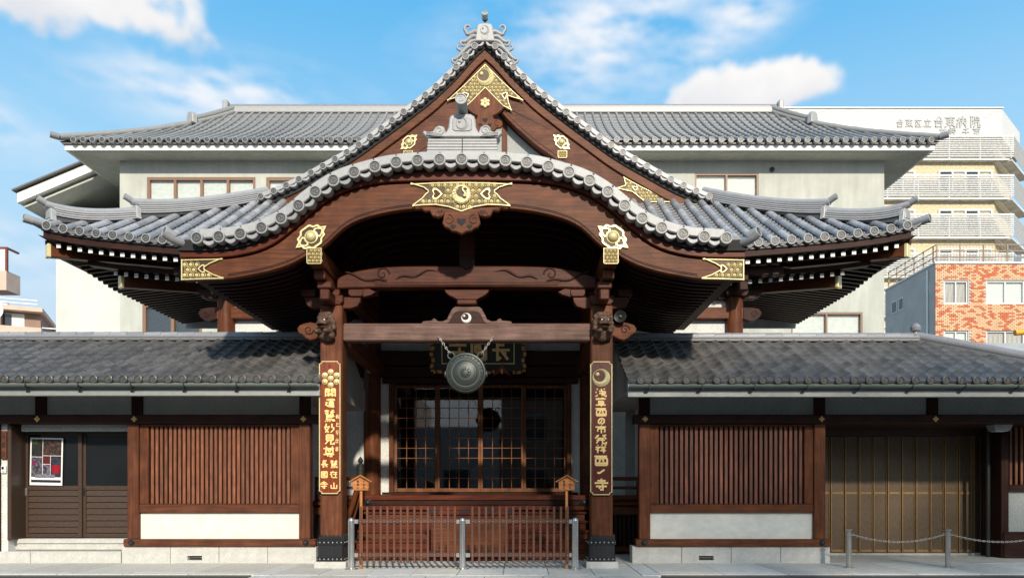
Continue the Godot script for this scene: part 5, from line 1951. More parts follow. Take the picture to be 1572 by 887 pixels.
func make_wings() -> void:
	pan_mesh = pan(false)
	pan_edge = pan(true)
	# left wing
	var t := thing("street_wing", "low wooden street wing left of the porch with sliding entrance doors and a slatted panel", "temple wing", Vector3(-7.6, 0, WZ), "low wings beside the porch")
	wing_roof(t, -12.0, -3.36, 3.12, -1.0)
	lattice_bay(t, -7.01, -3.755, "slat", 31)
	var nk := bx("tie_beam", M.wood_dark_x, t, -12.0, -3.6, 2.482, 2.64, WZ - 0.1, WZ + 0.1, 0.012)
	for x: float in [-8.58, -6.86, -3.86]:
		flower("gold_flower", nk, x, 2.56, WZ + 0.11, 0.055, M.gold_old, 4)
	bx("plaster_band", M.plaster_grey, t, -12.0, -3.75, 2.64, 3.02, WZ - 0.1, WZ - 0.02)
	for x: float in [-8.58, -6.86, -3.86]:
		bx("short_post", M.wood_dark_y, t, x - 0.1, x + 0.1, 2.642, 3.02, WZ - 0.1, WZ + 0.02, 0.01)
	bx("end_wall", M.plaster, t, -4.35, -4.25, 0.0, 3.0, -3.2, WZ - 0.13)
	bx("back_wall", M.plaster_grey, t, -12.0, -3.9, -0.02, 3.0, -3.3, -3.2)
	# entrance: dark frame, two sliding doors, steps
	var x0 := -9.02
	bx("lintel_strip", M.plaster_grey, t, -9.02, -7.01, 2.36, 2.48, WZ - 0.2, WZ - 0.14)
	bx("entrance_ceiling", M.wood_dark_x, t, -9.4, -7.0, 2.485, 2.55, -1.5, WZ - 0.1)
	bx("reveal", M.door_brown, t, -7.05, -7.012, 0.4, 2.47, -1.2, WZ - 0.12)
	bx("reveal", M.door_brown, t, -9.2, -9.13, 0.4, 2.47, -1.2, WZ - 0.02, 0.01)
	bx("wall_strip", M.plaster, t, -9.32, -9.2, 0.0, 2.48, -1.1, WZ - 0.05)
	bx("post", M.wood_dark_y, t, -9.5, -9.32, 0.0, 2.48, WZ - 0.12, WZ + 0.04, 0.01)
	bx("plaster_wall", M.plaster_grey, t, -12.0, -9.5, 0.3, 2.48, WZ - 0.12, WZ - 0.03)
	var z := -1.05
	for k in 2:
		var a := -9.16 + k * 1.04
		var b := a + 1.06
		var zz := z - (0.05 if k else 0.0)
		var d := MB.new()
		d.bb(a, a + 0.07, 0.43, 2.4, zz - 0.02, zz + 0.02, 0.004)
		d.bb(b - 0.07, b, 0.43, 2.4, zz - 0.02, zz + 0.02, 0.004)
		d.bb(a + 0.07, b - 0.07, 2.32, 2.4, zz - 0.02, zz + 0.02, 0.004)
		d.bb(a + 0.07, b - 0.07, 1.3, 1.38, zz - 0.02, zz + 0.02, 0.004)
		d.bb(a + 0.07, b - 0.07, 0.43, 0.5, zz - 0.02, zz + 0.02, 0.004)
		var door := put("sliding_door", d, M.door_brown, t)
		bx("glass", M.black_glass, door, a + 0.07, b - 0.07, 1.38, 2.32, zz - 0.006, zz)
		for i in 7:
			var y := 0.505 + i * 0.1135
			var sl := MB.new()
			sl.box(Vector3((a + b) / 2, y + 0.056, zz), Vector3(b - a - 0.142, 0.105, 0.016), 0.004, Basis(Vector3.RIGHT, -0.1))
			put("board", sl, M.door_brown, door)
		bx("handle", M.steel_dull if k == 0 else M.black_metal, door, (a + 0.02) if k == 0 else a + 0.015, a + 0.055, 1.2, 1.34, zz + 0.02, zz + 0.032, 0.004)
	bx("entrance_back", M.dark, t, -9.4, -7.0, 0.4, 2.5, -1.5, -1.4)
	bx("step", M.granite, t, -12.0, -7.14, 0.21, 0.41, -1.6, -0.85, 0.012)
	bx("step_nosing", M.granite, t, -12.0, -7.14, 0.33, 0.414, -1.6, -0.82, 0.012)
	slabs_steps(t)
	# right wing
	var r := thing("street_wing", "low wooden street wing right of the porch with a slatted panel and folding garage doors", "temple wing", Vector3(6.0, 0, WZ), "low wings beside the porch")
	wing_roof(r, 1.78, 10.4, 3.1, 7.75)
	lattice_bay(r, 2.1, 5.417, "slat_shaded", 29)
	nk = bx("tie_beam", M.wood_dark_x, r, 2.0, 12.6, 2.482, 2.64, WZ - 0.1, WZ + 0.1, 0.012)
	for x: float in [2.2, 5.33, 7.35]:
		flower("gold_flower", nk, x, 2.56, WZ + 0.11, 0.055, M.gold_old, 4)
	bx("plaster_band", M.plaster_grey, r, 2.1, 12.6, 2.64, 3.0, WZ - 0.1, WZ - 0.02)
	for x: float in [2.2, 5.33, 7.35]:
		bx("short_post", M.wood_dark_y, r, x - 0.1, x + 0.1, 2.642, 3.0, WZ - 0.1, WZ + 0.02, 0.01)
	bx("end_wall", M.plaster, r, 2.42, 2.52, 0.0, 3.0, -3.2, WZ - 0.13)
	bx("back_wall", M.plaster_grey, r, 2.26, 12.6, -0.02, 3.0, -3.5, -3.4)
	# garage
	bx("garage_ceiling", M.wood_dark_x, r, 5.42, 12.6, 2.5, 2.56, -3.4, WZ - 0.11)
	bx("garage_side", M.door_brown, r, 5.3, 5.417, 0.0, 2.48, -3.0, WZ - 0.13)
	var gz := -2.35
	bx("door_head", M.door_brown, r, 5.42, 9.4, 2.38, 2.5, gz - 0.06, gz + 0.06)
	bx("door_sill", M.granite, r, 5.42, 9.4, -0.01, 0.035, gz - 0.15, gz + 0.15)
	var x := 5.66
	for i in 12:
		var d := MB.new()
		var tilt := 0.03 if i % 2 else -0.03
		var bs := Basis(Vector3.UP, tilt)
		d.box(Vector3(x + 0.14, 1.21, gz), Vector3(0.272, 2.33, 0.03), 0.004, bs)
		var p := put("folding_door_leaf", d, M.door_bronze, r)
		var e := MB.new()
		e.box(Vector3(x + 0.014, 1.21, gz + 0.012), Vector3(0.022, 2.33, 0.035), 0.003)
		e.box(Vector3(x + 0.262, 1.21, gz + 0.012), Vector3(0.014, 2.33, 0.035), 0.003)
		put("brass_edge", e, M.brass_strip, p)
		bx("brass_bar", M.brass_strip, p, x + 0.03, x + 0.25, 1.215, 1.255, gz + 0.012, gz + 0.026)
		bx("brass_bar", M.brass_strip, p, x + 0.03, x + 0.25, 0.05, 0.1, gz + 0.012, gz + 0.027)
		x += 0.2865
	bx("door_jamb", M.brass_strip, r, x, x + 0.03, 0.04, 2.38, gz, gz + 0.04)
	bx("side_panel", M.door_brown, r, x + 0.03, 9.25, 0.0, 2.5, gz - 0.05, gz + 0.01)
	# outer wall beyond the garage
	var oz := -1.6
	bx("post", M.wood_dark_y, r, 9.17, 9.32, 0.0, 2.5, oz - 0.6, oz + 0.06, 0.01)
	bx("lattice_rail", M.wood_dark_x, r, 9.32, 12.6, 1.27, 1.4, oz - 0.08, oz + 0.05, 0.01)
	bx("backing_board", M.wood_dark_y, r, 9.32, 12.6, 1.4, 2.5, oz - 0.12, oz - 0.1)
	for i in 22:
		bx("slat", M["slat%d" % (i % 3)], r, 9.38 + i * 0.105, 9.43 + i * 0.105, 1.4, 2.5, oz - 0.05, oz - 0.01, 0.004)
	bx("plaster_panel", M.plaster_grey, r, 9.32, 12.6, 0.5, 1.27, oz - 0.12, oz - 0.02)  # grey chosen so the panel's colour carries its shade
	bx("base_board", M.wood_dark_x, r, 9.2, 12.6, -0.01, 0.5, oz - 0.15, oz + 0.1, 0.02)
	var dp := MB.new()
	dp.tube(PackedVector3Array([Vector3(9.05, 0.0, -1.75), Vector3(9.05, 2.5, -1.75)]), PackedFloat32Array([0.04]), 10)
	put("downpipe", dp, M.bronze_dark, r)
	# hip ridge and its finial
	var hp := PackedVector3Array()
	for i in 12:
		var u := i / 11.0
		hp.append(Vector3(7.75 + u * 2.28, 4.3 - 1.08 * u, -1.9 + 2.24 * u))
	var hb := MB.new()
	hb.tube(hp, PackedFloat32Array([0.09]), 10)
	put("hip_cap", hb, M.tile2, r)
	var hs := MB.new()
	for i in 11:
		hs.bar(hp[i] - Vector3(0, 0.1, 0), hp[i + 1] - Vector3(0, 0.1, 0), 0.24, 0.07)
	put("hip_course", hs, M.sheet_tile2, r)
	var fin := MB.new()
	fin.lathe(pts([0.1, 0.0, 0.1, 0.04, 0.05, 0.06, 0.045, 0.1, 0.09, 0.13, 0.1, 0.19, 0.07, 0.25, 0.02, 0.28, 0.0, 0.285]), 18, at(7.72, 4.28, -1.9))
	put("finial", fin, M.tile1, r)
	var side := MB.new()
	side.grid([[Vector3(7.75, 4.19, -1.9), Vector3(7.75, 4.19, -1.9)], [Vector3(10.1, 3.08, 0.34), Vector3(10.1, 3.08, -3.6)]], Vector3(1, 1, 0))
	put("hip_slope", side, M.sheet_tile1, r)


func slabs_steps(t: Node) -> void:
	var x := -12.0
	while x < -7.2:
		var e := minf(x + 1.62, -7.14)
		bx("step_stone", M.granite, t, x + 0.004, e - 0.004, -0.02, 0.205, -0.86, WZ + 0.02, 0.01)
		x += 1.62


# ---------------------------------------------------------------- lettering: strokes on a 10 x 10 grid, y down, "a" is 10
const GLYPH := {
	"寺": "5054 2282 04a4 1797 656a4a 3749", "長": "3036 3080 3272 3474 06a6 363a59 569a 8768", "國": "111a 1191 919a 1a9a 2383 526689 3455 3437 3757 5457 2959 7172 7658",
	"開": "000a 0040 4044 0242 0444 60a0 6064 62a2 64a4 a0aa 2686 1898 363a 767a", "運": "1021 0424 2407 07399a 3032 3090 9092 4282 4347 8387 4383 4585 4787 3898 6169",
	"鷲": "2021 0141 1313 1232 3234 1434 2426 5292 7072 7255 728696 8081 2529 2575 7577 2676 2777 2929 2999 999a7a 1a1b 3a3b 5a5b", "妙": "2016164a 451a 0454 7075 5443 8496 966a",
	"見": "2026 2080 8086 2282 2484 2686 461a 66696a9a9a98", "尊": "2031 8071 0292 2327 2383 8387 2787 4345 6365 4565 0898 677a5a 384a", "在": "0292 4006 252a 4595 7279 3a9a",
	"山": "505a 141a 1a9a 949a", "浅": "1021 0415 0a28 3394 3696 50679a9a98 8659 7081", "草": "0191 3002 7002 2478 2474 7478 2676 2878 0999 585b", "酉": "0191 131a 1393 939a 1a9a 4146 6166 4636 6676 1898",
	"の": "635639181532619397795a", "市": "5052 0292 2428 2484 84888878 525a", "発": "3004 1131 1223 6095 9071 8273 2474 1686 441a 646a6a9a9a98", "祥": "2021 0343 4306 252a 2637 5061 9081 4393 5585 4797 737a",
	"ノ": "83653817", "お": "0363 30393919171576988979 8193", "と": "2034 8234251829291999", "り": "202726 707376685a", "さ": "0393 4077 2719173a8a", "ま": "1282 1585 505a2a18285889",
	"台": "501484 7195 2686 262a 868a 2a8a", "東": "0191 505a 2383 2327 8387 2585 2787 570a 57aa", "区": "1191 111a 1a9a 7338 3378", "立": "5052 1292 3438 7468 0aaa",
	"病": "6061 2292 220a 0314 0725 3494 3a36 3696 969a 6364 6448 6488", "院": "101a 1040 4023 2346 4627 7071 5191 5153 9193 6383 5595 654a 858a8aaaaaa8", "設": "2030 0242 1434 1636 1838 183a 383a 1a3a 6063 6080 8083 8393 5595 955a 659a",
	"千": "8021 0595 515a", "束": "0191 505a 2383 2327 8387 2787 570a 57aa", "社": "2021 0343 4306 252a 2637 5494 717a 4aaa", "札": "0343 202a 2308 2446 606a6a9a9a98", "施": "2021 0242 2209 25444a3a 6051 5292 5494 565a5a9a 7276 6898",
	"貼": "0007 0040 4047 0242 0444 0747 070a 474a 6065 6292 5595 555a 959a 5a9a", "禁": "0141 2014 2034 61a1 8064 80a4 2575 0797 575a 371a 77aa", "止": "505a 5494 242a 0aaa",
}


func glyph(called: String, ch: String, parent: Node, m: Material, x: float, y: float, z: float, w: float, h: float, pen: float, deep: float, b := Basis(), bev := 0.0) -> void:
	var mb := MB.new()
	var k := 0
	for st in GLYPH[ch].split(" "):
		var line := PackedVector2Array()
		for i in range(0, st.length() - 1, 2):
			line.append(Vector2((("0x" + st[i]).hex_to_int() - 5.0) * w / 10.0, (5.0 - ("0x" + st[i + 1]).hex_to_int()) * h / 10.0))
		for p in Geometry2D.offset_polyline(line, pen / 2, Geometry2D.JOIN_MITER, Geometry2D.END_ROUND if bev > 0.0 else Geometry2D.END_SQUARE):
			if not Geometry2D.is_polygon_clockwise(p) or true:
				mb.prism(p, 0.0, deep + 0.00045 * k, Transform3D(b, Vector3(x, y, z)), bev)
		k += 1
	put(called, mb, m, parent)


func bevel_rect(x0: float, x1: float, y0: float, y1: float, c: float) -> PackedVector2Array:
	# rectangle with scooped corners
	var p := PackedVector2Array()
	for e in [[x1, y0, PI, PI / 2], [x1, y1, -PI / 2, -PI], [x0, y1, 0.0, -PI / 2], [x0, y0, PI / 2, 0.0]]:
		for i in 5:
			var a: float = lerpf(e[2], e[3], i / 4.0)
			p.append(Vector2(e[0] + cos(a) * c, e[1] + sin(a) * c))
	return p


func rim_of(p: PackedVector2Array, w: float, z0: float, z1: float, xf := Transform3D()) -> MB:
	var b := MB.new()
	var n := p.size()
	var q: PackedVector2Array = Geometry2D.offset_polygon(p, -w)[0]
	var area := 0.0
	for i in n:
		area += p[i].cross(p[(i + 1) % n])
	var sg := 1.0 if area > 0 else -1.0
	for i in n:
		var a := p[i]
		var c := p[(i + 1) % n]
		var t := (c - a).normalized()
		var nn := Vector2(-t.y, t.x) * sg * w
		b.prism(PackedVector2Array([a, c, c + nn, a + nn]), z0, z1 + 0.0005 * (i % 5), xf, w * 0.2)
	return b


func make_signs() -> void:
	var k := 0.010915
	# left board
	var t := thing("pillar_signboard", "tall glossy red signboard with seven gold balls and gold characters on the left pillar", "sign", Vector3(-3.21, 1.24, 0.187))
	var p := bevel_rect(-3.39, -3.03, 1.24, 3.465, 0.045)
	var b := MB.new()
	b.prism(p, 0.188, 0.23, Transform3D(), 0.004)
	put("board", b, M.lacquer, t)
	put("gold_rim", rim_of(p, 0.016, 0.19, 0.238), M.gold, t)
	for e in [[507.3, 571], [498.4, 576], [516.2, 576], [507.2, 580.8], [498.4, 586], [516.2, 586], [507.2, 591]]:
		var d := MB.new()
		var c := Vector3((e[0] - 800) * k, EYE + (748 - e[1]) * k, 0.23)
		d.lathe(pts([0.047, 0, 0.047, 0.012, 0.041, 0.014, 0.0, 0.014]), 18, Transform3D(FACE, c))
		d.ball(c + Vector3(0, 0, 0.012), Vector3(0.037, 0.037, 0.03), 14, 8)
		put("gold_ball", d, M.gold, t)
	for e in [["開", 507, 603, 15, 12], ["運", 507, 619, 15, 12], ["鷲", 506.5, 637.5, 17, 17], ["妙", 506, 657, 17, 14], ["見", 506, 674.6, 17, 14], ["尊", 505.5, 693, 18, 15], ["長", 498, 712, 11, 10], ["國", 497.6, 728, 11, 10], ["寺", 497, 744, 12, 11], ["鷲", 513, 712, 12, 11], ["在", 512.6, 728, 12, 10], ["山", 512.4, 745, 11, 9]]:
		glyph("gold_character", e[0], t, M.gold_leaf, (e[1] - 800) * k, EYE + (748 - e[2]) * k, 0.229, e[3] * k, e[4] * k, 0.018 if e[3] < 14 else 0.0235, 0.012, Basis(), 0.003)
	for e in [["お", 518, 639.5], ["と", 518, 652], ["り", 517.6, 664], ["さ", 517.4, 676.5], ["ま", 517.2, 689]]:
		glyph("gold_kana", e[0], t, M.gold_leaf, (e[1] - 800) * k, EYE + (748 - e[2]) * k, 0.229, 5.0 * k, 6.0 * k, 0.01, 0.009)
	bx("hook", M.black_metal, t, -3.215, -3.205, 3.36, 3.41, 0.23, 0.245)
	# right board
	t = thing("pillar_signboard", "tall red signboard, toned dark for shade, with a gold crescent and gold characters on the right pillar", "sign", Vector3(1.345, 1.22, 0.187))
	p = bevel_rect(1.16, 1.53, 1.22, 3.46, 0.045)
	b = MB.new()
	b.prism(p, 0.188, 0.23, Transform3D(), 0.004)
	put("board", b, M.lacquer_shaded, t)
	put("gold_rim", rim_of(p, 0.016, 0.19, 0.238), M.gold, t)
	crescent("gold_crescent", t, 1.345, EYE + (748 - 579.7) * k, 0.231, 0.148, M.gold)
	for e in [["浅", 602.7, 18, 12], ["草", 617, 17, 12], ["酉", 632, 18, 12], ["の", 646, 11, 10], ["市", 659, 18, 12], ["発", 674, 19, 13], ["祥", 689, 18, 13], ["酉", 706.5, 22, 15], ["ノ", 723, 16, 11], ["寺", 743, 21, 17]]:
		glyph("gold_character", e[0], t, M.gold_leaf, 1.345 + (0.0 if e[1] < 700 else 0.002), EYE + (748 - e[1]) * k, 0.229, e[2] * k, e[3] * k, 0.0245 if e[1] < 700 else 0.031, 0.012, Basis(), 0.003)
	bx("hook", M.black_metal, t, 1.34, 1.35, 3.36, 3.41, 0.23, 0.245)
	# plaque under the hall's eaves, leaning forward
	t = thing("name_plaque", "black framed temple plaque with three gold characters leaning forward behind the gong", "plaque", Vector3(-0.94, 3.84, -3.7))
	var face := Transform3D(Basis(Vector3.RIGHT, 0.28), Vector3(-0.94, 3.84, -3.72))
	b = MB.new()
	b.prism(PackedVector2Array([Vector2(-1.0, 0.05), Vector2(1.0, 0.05), Vector2(1.0, 1.05), Vector2(-1.0, 1.05)]), -0.06, 0.0, face)
	put("field", b, M.lacquer_black, t)
	put("gold_border", rim_of(PackedVector2Array([Vector2(-0.8, 0.21), Vector2(0.8, 0.21), Vector2(0.8, 0.92), Vector2(-0.8, 0.92)]), 0.026, 0.0, 0.012, face), M.gold, t)
	for i in 24:   # banded rim of short gilt and red pieces
		for s: float in [-1.0, 1.0]:
			var c := MB.new()
			var wob := 0.02 * sin(i * 0.9)
			c.box(face * Vector3(s * (1.0 + wob), 0.07 + i * 0.042, 0.005), Vector3(0.075, 0.038, 0.06), 0.008, face.basis)
			put("rim_piece", c, M.red_paint if i % 3 == 1 else M.gold_old, t)
	for i in 44:
		var c := MB.new()
		c.box(face * Vector3(-0.96 + i * 0.0446, 0.04 + 0.012 * sin(i * 0.9), 0.005), Vector3(0.04, 0.07, 0.06), 0.008, face.basis)
		if absf(absf(i - 21.5) - 12.5) > 4.0:
			put("rim_piece", c, M.red_paint if i % 3 == 1 else M.gold_old, t)
	for s: float in [-1.0, 1.0]:
		var c := MB.new()
		c.prism(mirrored([0.0, 0.23, 0.04, 0.17, 0.09, 0.1, 0.17, 0.02, 0.2, -0.05, 0.12, -0.01, 0.05, 0.03, 0.0, 0.05], s * 0.52), -0.02, 0.05, face, 0.015)
		put("red_bracket", c, M.red_paint, t)
		var g := MB.new()
		g.box(face * Vector3(s * 0.52, 0.06, 0.05), Vector3(0.05, 0.1, 0.02), 0.004, face.basis)
		put("gilt_clasp", g, M.gold_old, t)
	for e in [["長", 0.5], ["國", 0.02], ["寺", -0.44]]:
		var o: Vector3 = face * Vector3(e[1], 0.57, 0.0)
		glyph("gold_character", e[0], t, M.gold_leaf, o.x, o.y, o.z, 0.38, 0.52, 0.06, 0.012, face.basis, 0.006)
	# small roofed notice boards on the fence
	for e in [[-2.66, "small wooden notice board with a little roof by the left bollard"], [0.757, "small wooden notice board with a little roof by the right pillar"]]:
		var x: float = e[0]
		var n := thing("notice_board", e[1], "sign", Vector3(x, 0, 0.34), "roofed notice boards on the fence")
		bx("post", M.wood_plain_y, n, x - 0.022, x + 0.022, 0.0, 1.33, 0.325, 0.36, 0.004)
		var q := MB.new()
		q.prism(mirrored([0.0, 1.525, 0.135, 1.445, 0.128, 1.3, 0.0, 1.3], x), 0.36, 0.385, Transform3D(), 0.003)
		put("board", q, M.wood_plain_x, n)
		for s: float in [-1.0, 1.0]:
			var rf := MB.new()
			rf.bar(Vector3(x - s * 0.01, 1.552, 0.375), Vector3(x + s * 0.185, 1.438, 0.375), 0.11, 0.018, 0.003)
			put("roof_board", rf, M.wood_plain_x, n)
		for i in 3:
			glyph("character", ["千", "社", "札"][i], n, M.ink, x + 0.055, 1.445 - i * 0.05, 0.3852, 0.034, 0.036, 0.0055, 0.0012)
			glyph("character", ["貼", "禁", "止"][i], n, M.ink, x - 0.045, 1.445 - i * 0.05, 0.3852, 0.034, 0.036, 0.005, 0.0012)


# ---------------------------------------------------------------- things in front
func make_gong() -> void:
	var x := -0.928
	var y := 3.27
	var z := 0.2
	var t := thing("gong", "round bronze temple gong hanging on chains under the tie beam", "gong", Vector3(x, 2.92, z))
	var b := MB.new()
	var r := 0.342
	b.lathe(pts([0, -0.1, r * 0.7, -0.1, r * 0.93, -0.07, r, -0.02, r, 0.02, r * 0.95, 0.05, r * 0.9, 0.055, r * 0.87, 0.045, r * 0.84, 0.06, r * 0.72, 0.075, r * 0.7, 0.066, r * 0.66, 0.066, r * 0.55, 0.085, r * 0.53, 0.075, r * 0.4, 0.09, r * 0.26, 0.096, r * 0.24, 0.112, r * 0.12, 0.118, r * 0.1, 0.108, 0, 0.11]), 48, at(x, y, z, FACE))
	put("body", b, M.bronze, t)
	var o := MB.new()
	for i in 26:
		var a := TAU * i / 26
		spiral(o, x + cos(a) * r * 0.78, y + sin(a) * r * 0.78, z + 0.07, 0.022, a, 1.0 if i % 2 else -1.0, 0.24, 1.1)
	for i in 8:
		var a := TAU * i / 8
		o.ball(Vector3(x + cos(a) * r * 0.17, y + sin(a) * r * 0.17, z + 0.113), Vector3.ONE * 0.016, 8, 5)
	put("cast_ornament", o, M.bronze_dark, t)
	for s: float in [-1.0, 1.0]:
		var e := MB.new()
		var ring := PackedVector3Array()
		for i in 17:
			var a := TAU * i / 16
			ring.append(Vector3(x + s * 0.25 + cos(a) * 0.055, y + 0.29 + sin(a) * 0.055, z))
		e.tube(ring, PackedFloat32Array([0.014]), 8)
		put("ear", e, M.bronze, t)
		var lug := MB.new()
		lug.ball(Vector3(x + s * r * 1.0, y - 0.02, z), Vector3(0.03, 0.06, 0.04), 10, 6)
		put("side_eye", lug, M.bronze, t)
		chain("chain", t, Vector3(x + s * 0.27, y + 0.33, z), Vector3(x + s * 0.47, y + 0.62, z - 0.02), 0.0, M.steel_dull, 0.02)


func chain(called: String, parent: Node, a: Vector3, c: Vector3, sag: float, m: Material, size: float) -> MeshInstance3D:
	var b := MB.new()
	var n := int(a.distance_to(c) * (1.0 + sag * 0.3) / (size * 2.1))
	var pos := func(u: float) -> Vector3: return a.lerp(c, u) - Vector3(0, sag * 4.0 * u * (1.0 - u), 0)
	for i in n:
		var p0: Vector3 = pos.call(i / float(n))
		var p1: Vector3 = pos.call((i + 1.0) / n)
		var d := (p1 - p0).normalized()
		var s := d.cross(Vector3(0, 0, 1)).normalized()
		if i % 2:
			s = Vector3(0, 0, 1) - d * d.z
		var ring := PackedVector3Array()
		for k in 9:
			var q := TAU * k / 8
			ring.append((p0 + p1) * 0.5 + d * cos(q) * size * 1.35 + s.normalized() * sin(q) * size * 0.75)
		b.tube(ring, PackedFloat32Array([size * 0.28]), 6)
	return put(called, b, m, parent)


func make_front_things() -> void:
	# bollards and the two lengths of picket fence
	var where_to := ["between the left pillar and the fence", "in the middle of the picket fence", "between the fence and the right pillar"]
	for i in 3:
		var x: float = [-2.81, -0.97, 0.894][i]
		var t := thing("steel_bollard", "round-topped brushed steel bollard " + where_to[i], "bollard", Vector3(x, 0, 0.4), "steel bollards holding the picket fence")
		var b := MB.new()
		b.lathe(pts([0.056, 0.0, 0.056, 0.8, 0.053, 0.82, 0.042, 0.84, 0.024, 0.852, 0, 0.856]), 24, at(x, 0, 0.4))
		put("post", b, M.steel, t)
		var f := MB.new()
		f.lathe(pts([0.11, 0.0, 0.11, 0.01, 0.06, 0.016]), 24, at(x, 0, 0.4))
		for k in 4:
			f.ball(Vector3(x, 0.012, 0.4) + Basis(Vector3.UP, k * PI / 2 + 0.78) * Vector3(0.085, 0, 0), Vector3(0.014, 0.012, 0.014), 8, 4)
		put("base_flange", f, M.steel_dull, t)
	for s in 2:
		var x0: float = [-2.675, -0.825][s]
		var x1: float = [-1.095, 0.77][s]
		var t := thing("picket_fence", ["left length of brown picket fence between the first and middle bollards", "right length of brown picket fence between the middle and last bollards"][s], "fence", Vector3((x0 + x1) / 2, 0, 0.36), "brown picket fences before the steps")
		for y in [0.235, 0.79]:
			bx("rail", M.fence_wood, t, x0 - 0.02, x1 + 0.04, y - 0.035, y + 0.035, 0.375, 0.405, 0.005)
			for e in [x0 - 0.075, x1 + 0.075]:
				bx("steel_bracket", M.steel_dull, t, e - 0.055, e + 0.055, y - 0.04, y + 0.03, 0.38, 0.41, 0.004)
		for i in 15:
			var x := lerpf(x0 + 0.02, x1, i / 14.0)
			var p := bx("picket", M.fence_wood, t, x - 0.02, x + 0.02, 0.1 + rng.randf_range(-0.004, 0.004), 1.035, 0.406, 0.43, 0.005)
			var sc := MB.new()
			for y in [0.235, 0.79]:
				sc.ball(Vector3(x, y, 0.431), Vector3(0.008, 0.008, 0.005), 6, 4)
			put("screws", sc, M.steel_dull, p)
	# offertory box with black iron corners
	var t := thing("offertory_box", "low red-brown wooden box with black iron fittings in front of the steps", "box", Vector3(-0.94, 0, -0.95))
	bx("body", M.wood_rich_x, t, -1.66, -0.22, 0.06, 0.84, -1.25, -0.97, 0.012)
	bx("lid", M.wood_rich_x, t, -1.7, -0.18, 0.84, 0.93, -1.28, -0.94, 0.015)
	bx("plinth", M.wood_dark_x, t, -1.69, -0.19, 0.0, 0.06, -1.27, -0.95)
	bx("panel_frame", M.wood_x, t, -1.62, -0.26, 0.12, 0.78, -0.969, -0.955, 0.006)
	for e in [[-1.69, 0.9], [-1.12, 0.9], [-0.66, 0.9], [-0.3, 0.9], [-1.69, 0.16], [-1.1, 0.16], [-0.68, 0.16], [-0.3, 0.16]]:
		var p := MB.new()
		p.prism(PackedVector2Array([Vector2(e[0], e[1] - 0.035), Vector2(e[0] + 0.16, e[1] - 0.035), Vector2(e[0] + 0.19, e[1]), Vector2(e[0] + 0.16, e[1] + 0.035), Vector2(e[0], e[1] + 0.035)]), -0.955, -0.935, Transform3D(), 0.004)
		put("iron_fitting", p, M.black_metal, t)
	# posts and chain before the garage
	var P := [Vector3(5.53, 0, 0.16), Vector3(7.2, 0, 0.16), Vector3(9.0, 0, 0.16)]
	for i in 2:
		t = thing("chain_post", ["short steel chain post near the right end of the slatted panel", "short steel chain post in front of the folding garage doors"][i], "post", P[i], "steel chain posts before the garage")
		var b := MB.new()
		b.lathe(pts([0.042, 0.0, 0.042, 0.5, 0.036, 0.505, 0.036, 0.53, 0.044, 0.535, 0.044, 0.56, 0.034, 0.565, 0.034, 0.615, 0.055, 0.625, 0.055, 0.645, 0.03, 0.65, 0, 0.652]), 20, at(P[i].x, 0, P[i].z))
		put("post", b, M.steel_dull, t)
		var f := MB.new()
		f.lathe(pts([0.085, 0.0, 0.085, 0.008, 0.045, 0.012]), 20, at(P[i].x, 0, P[i].z))
		put("base_flange", f, M.steel_dull, t)
	for i in 2:
		var c := chain("barrier_chain", self, P[i] + Vector3(0.045, 0.56, 0), P[i + 1] + Vector3(-0.045, 0.56, 0), 0.13, M.steel_dull, 0.019)
		tag(c, ["steel chain sagging between the two posts before the garage", "steel chain running from the second post out of the picture"][i], "chain", "barrier chains")
	# loudspeaker beside the right lion
	t = thing("loudspeaker", "small black round loudspeaker beside the right lion carving", "loudspeaker", Vector3(1.66, 4.18, 0.16))
	var ls := MB.new()
	ls.lathe(pts([0.03, -0.2, 0.05, -0.1, 0.1, -0.01, 0.105, 0.0, 0.1, 0.01, 0.08, 0.0, 0.03, -0.03, 0.025, 0.0, 0, 0.005]), 24, Transform3D(Basis(Vector3.UP, -0.25) * FACE, Vector3(1.665, 4.22, 0.2)))
	put("horn", ls, M.plastic_black, t)
	bx("bracket", M.black_metal, t, 1.55, 1.68, 4.2, 4.23, 0.02, 0.06)
	# poster, nameplate, intercom by the entrance
	var ps := MB.new()
	ps.box(Vector3(-8.735, 1.823, -1.005), Vector3(0.6, 0.87, 0.006), 0.001, Basis(Vector3(0, 0, 1), -0.02))
	var pm := StandardMaterial3D.new()
	pm.albedo_texture = ImageTexture.create_from_image(poster_image())
	pm.roughness = 0.4
	var po := put("poster", ps, M.plastic_white)
	tag(po, "white-edged colour photo poster on the left sliding door", "poster")
	var pr := MeshInstance3D.new()
	pr.name = "print"
	var qm := QuadMesh.new()
	qm.size = Vector2(0.565, 0.83)
	pr.mesh = qm
	pr.material_override = pm
	pr.transform = Transform3D(Basis(Vector3(0, 0, 1), -0.02), Vector3(-8.735, 1.828, -1.0008))
	po.add_child(pr)
	t = thing("nameplate", "narrow upright orange-brown wooden nameplate left of the entrance", "sign", Vector3(-9.255, 1.85, WZ - 0.04))
	bx("board", M.wood_old_y, t, -9.3, -9.21, 1.85, 2.36, WZ - 0.049, WZ - 0.01, 0.006)
	for i in 3:
		glyph("character", ["長", "國", "寺"][i], t, M.ink, -9.255, 2.27 - i * 0.16, WZ - 0.0098, 0.06, 0.09, 0.011, 0.0015)
	t = thing("intercom", "small pale grey intercom box on the wall strip left of the entrance", "intercom", Vector3(-9.26, 1.6, WZ - 0.04))
	bx("housing", M.plastic_white, t, -9.31, -9.22, 1.6, 1.74, WZ - 0.049, WZ - 0.01, 0.01)
	bx("camera_window", M.black_glass, t, -9.29, -9.25, 1.67, 1.72, WZ - 0.01, WZ - 0.006)
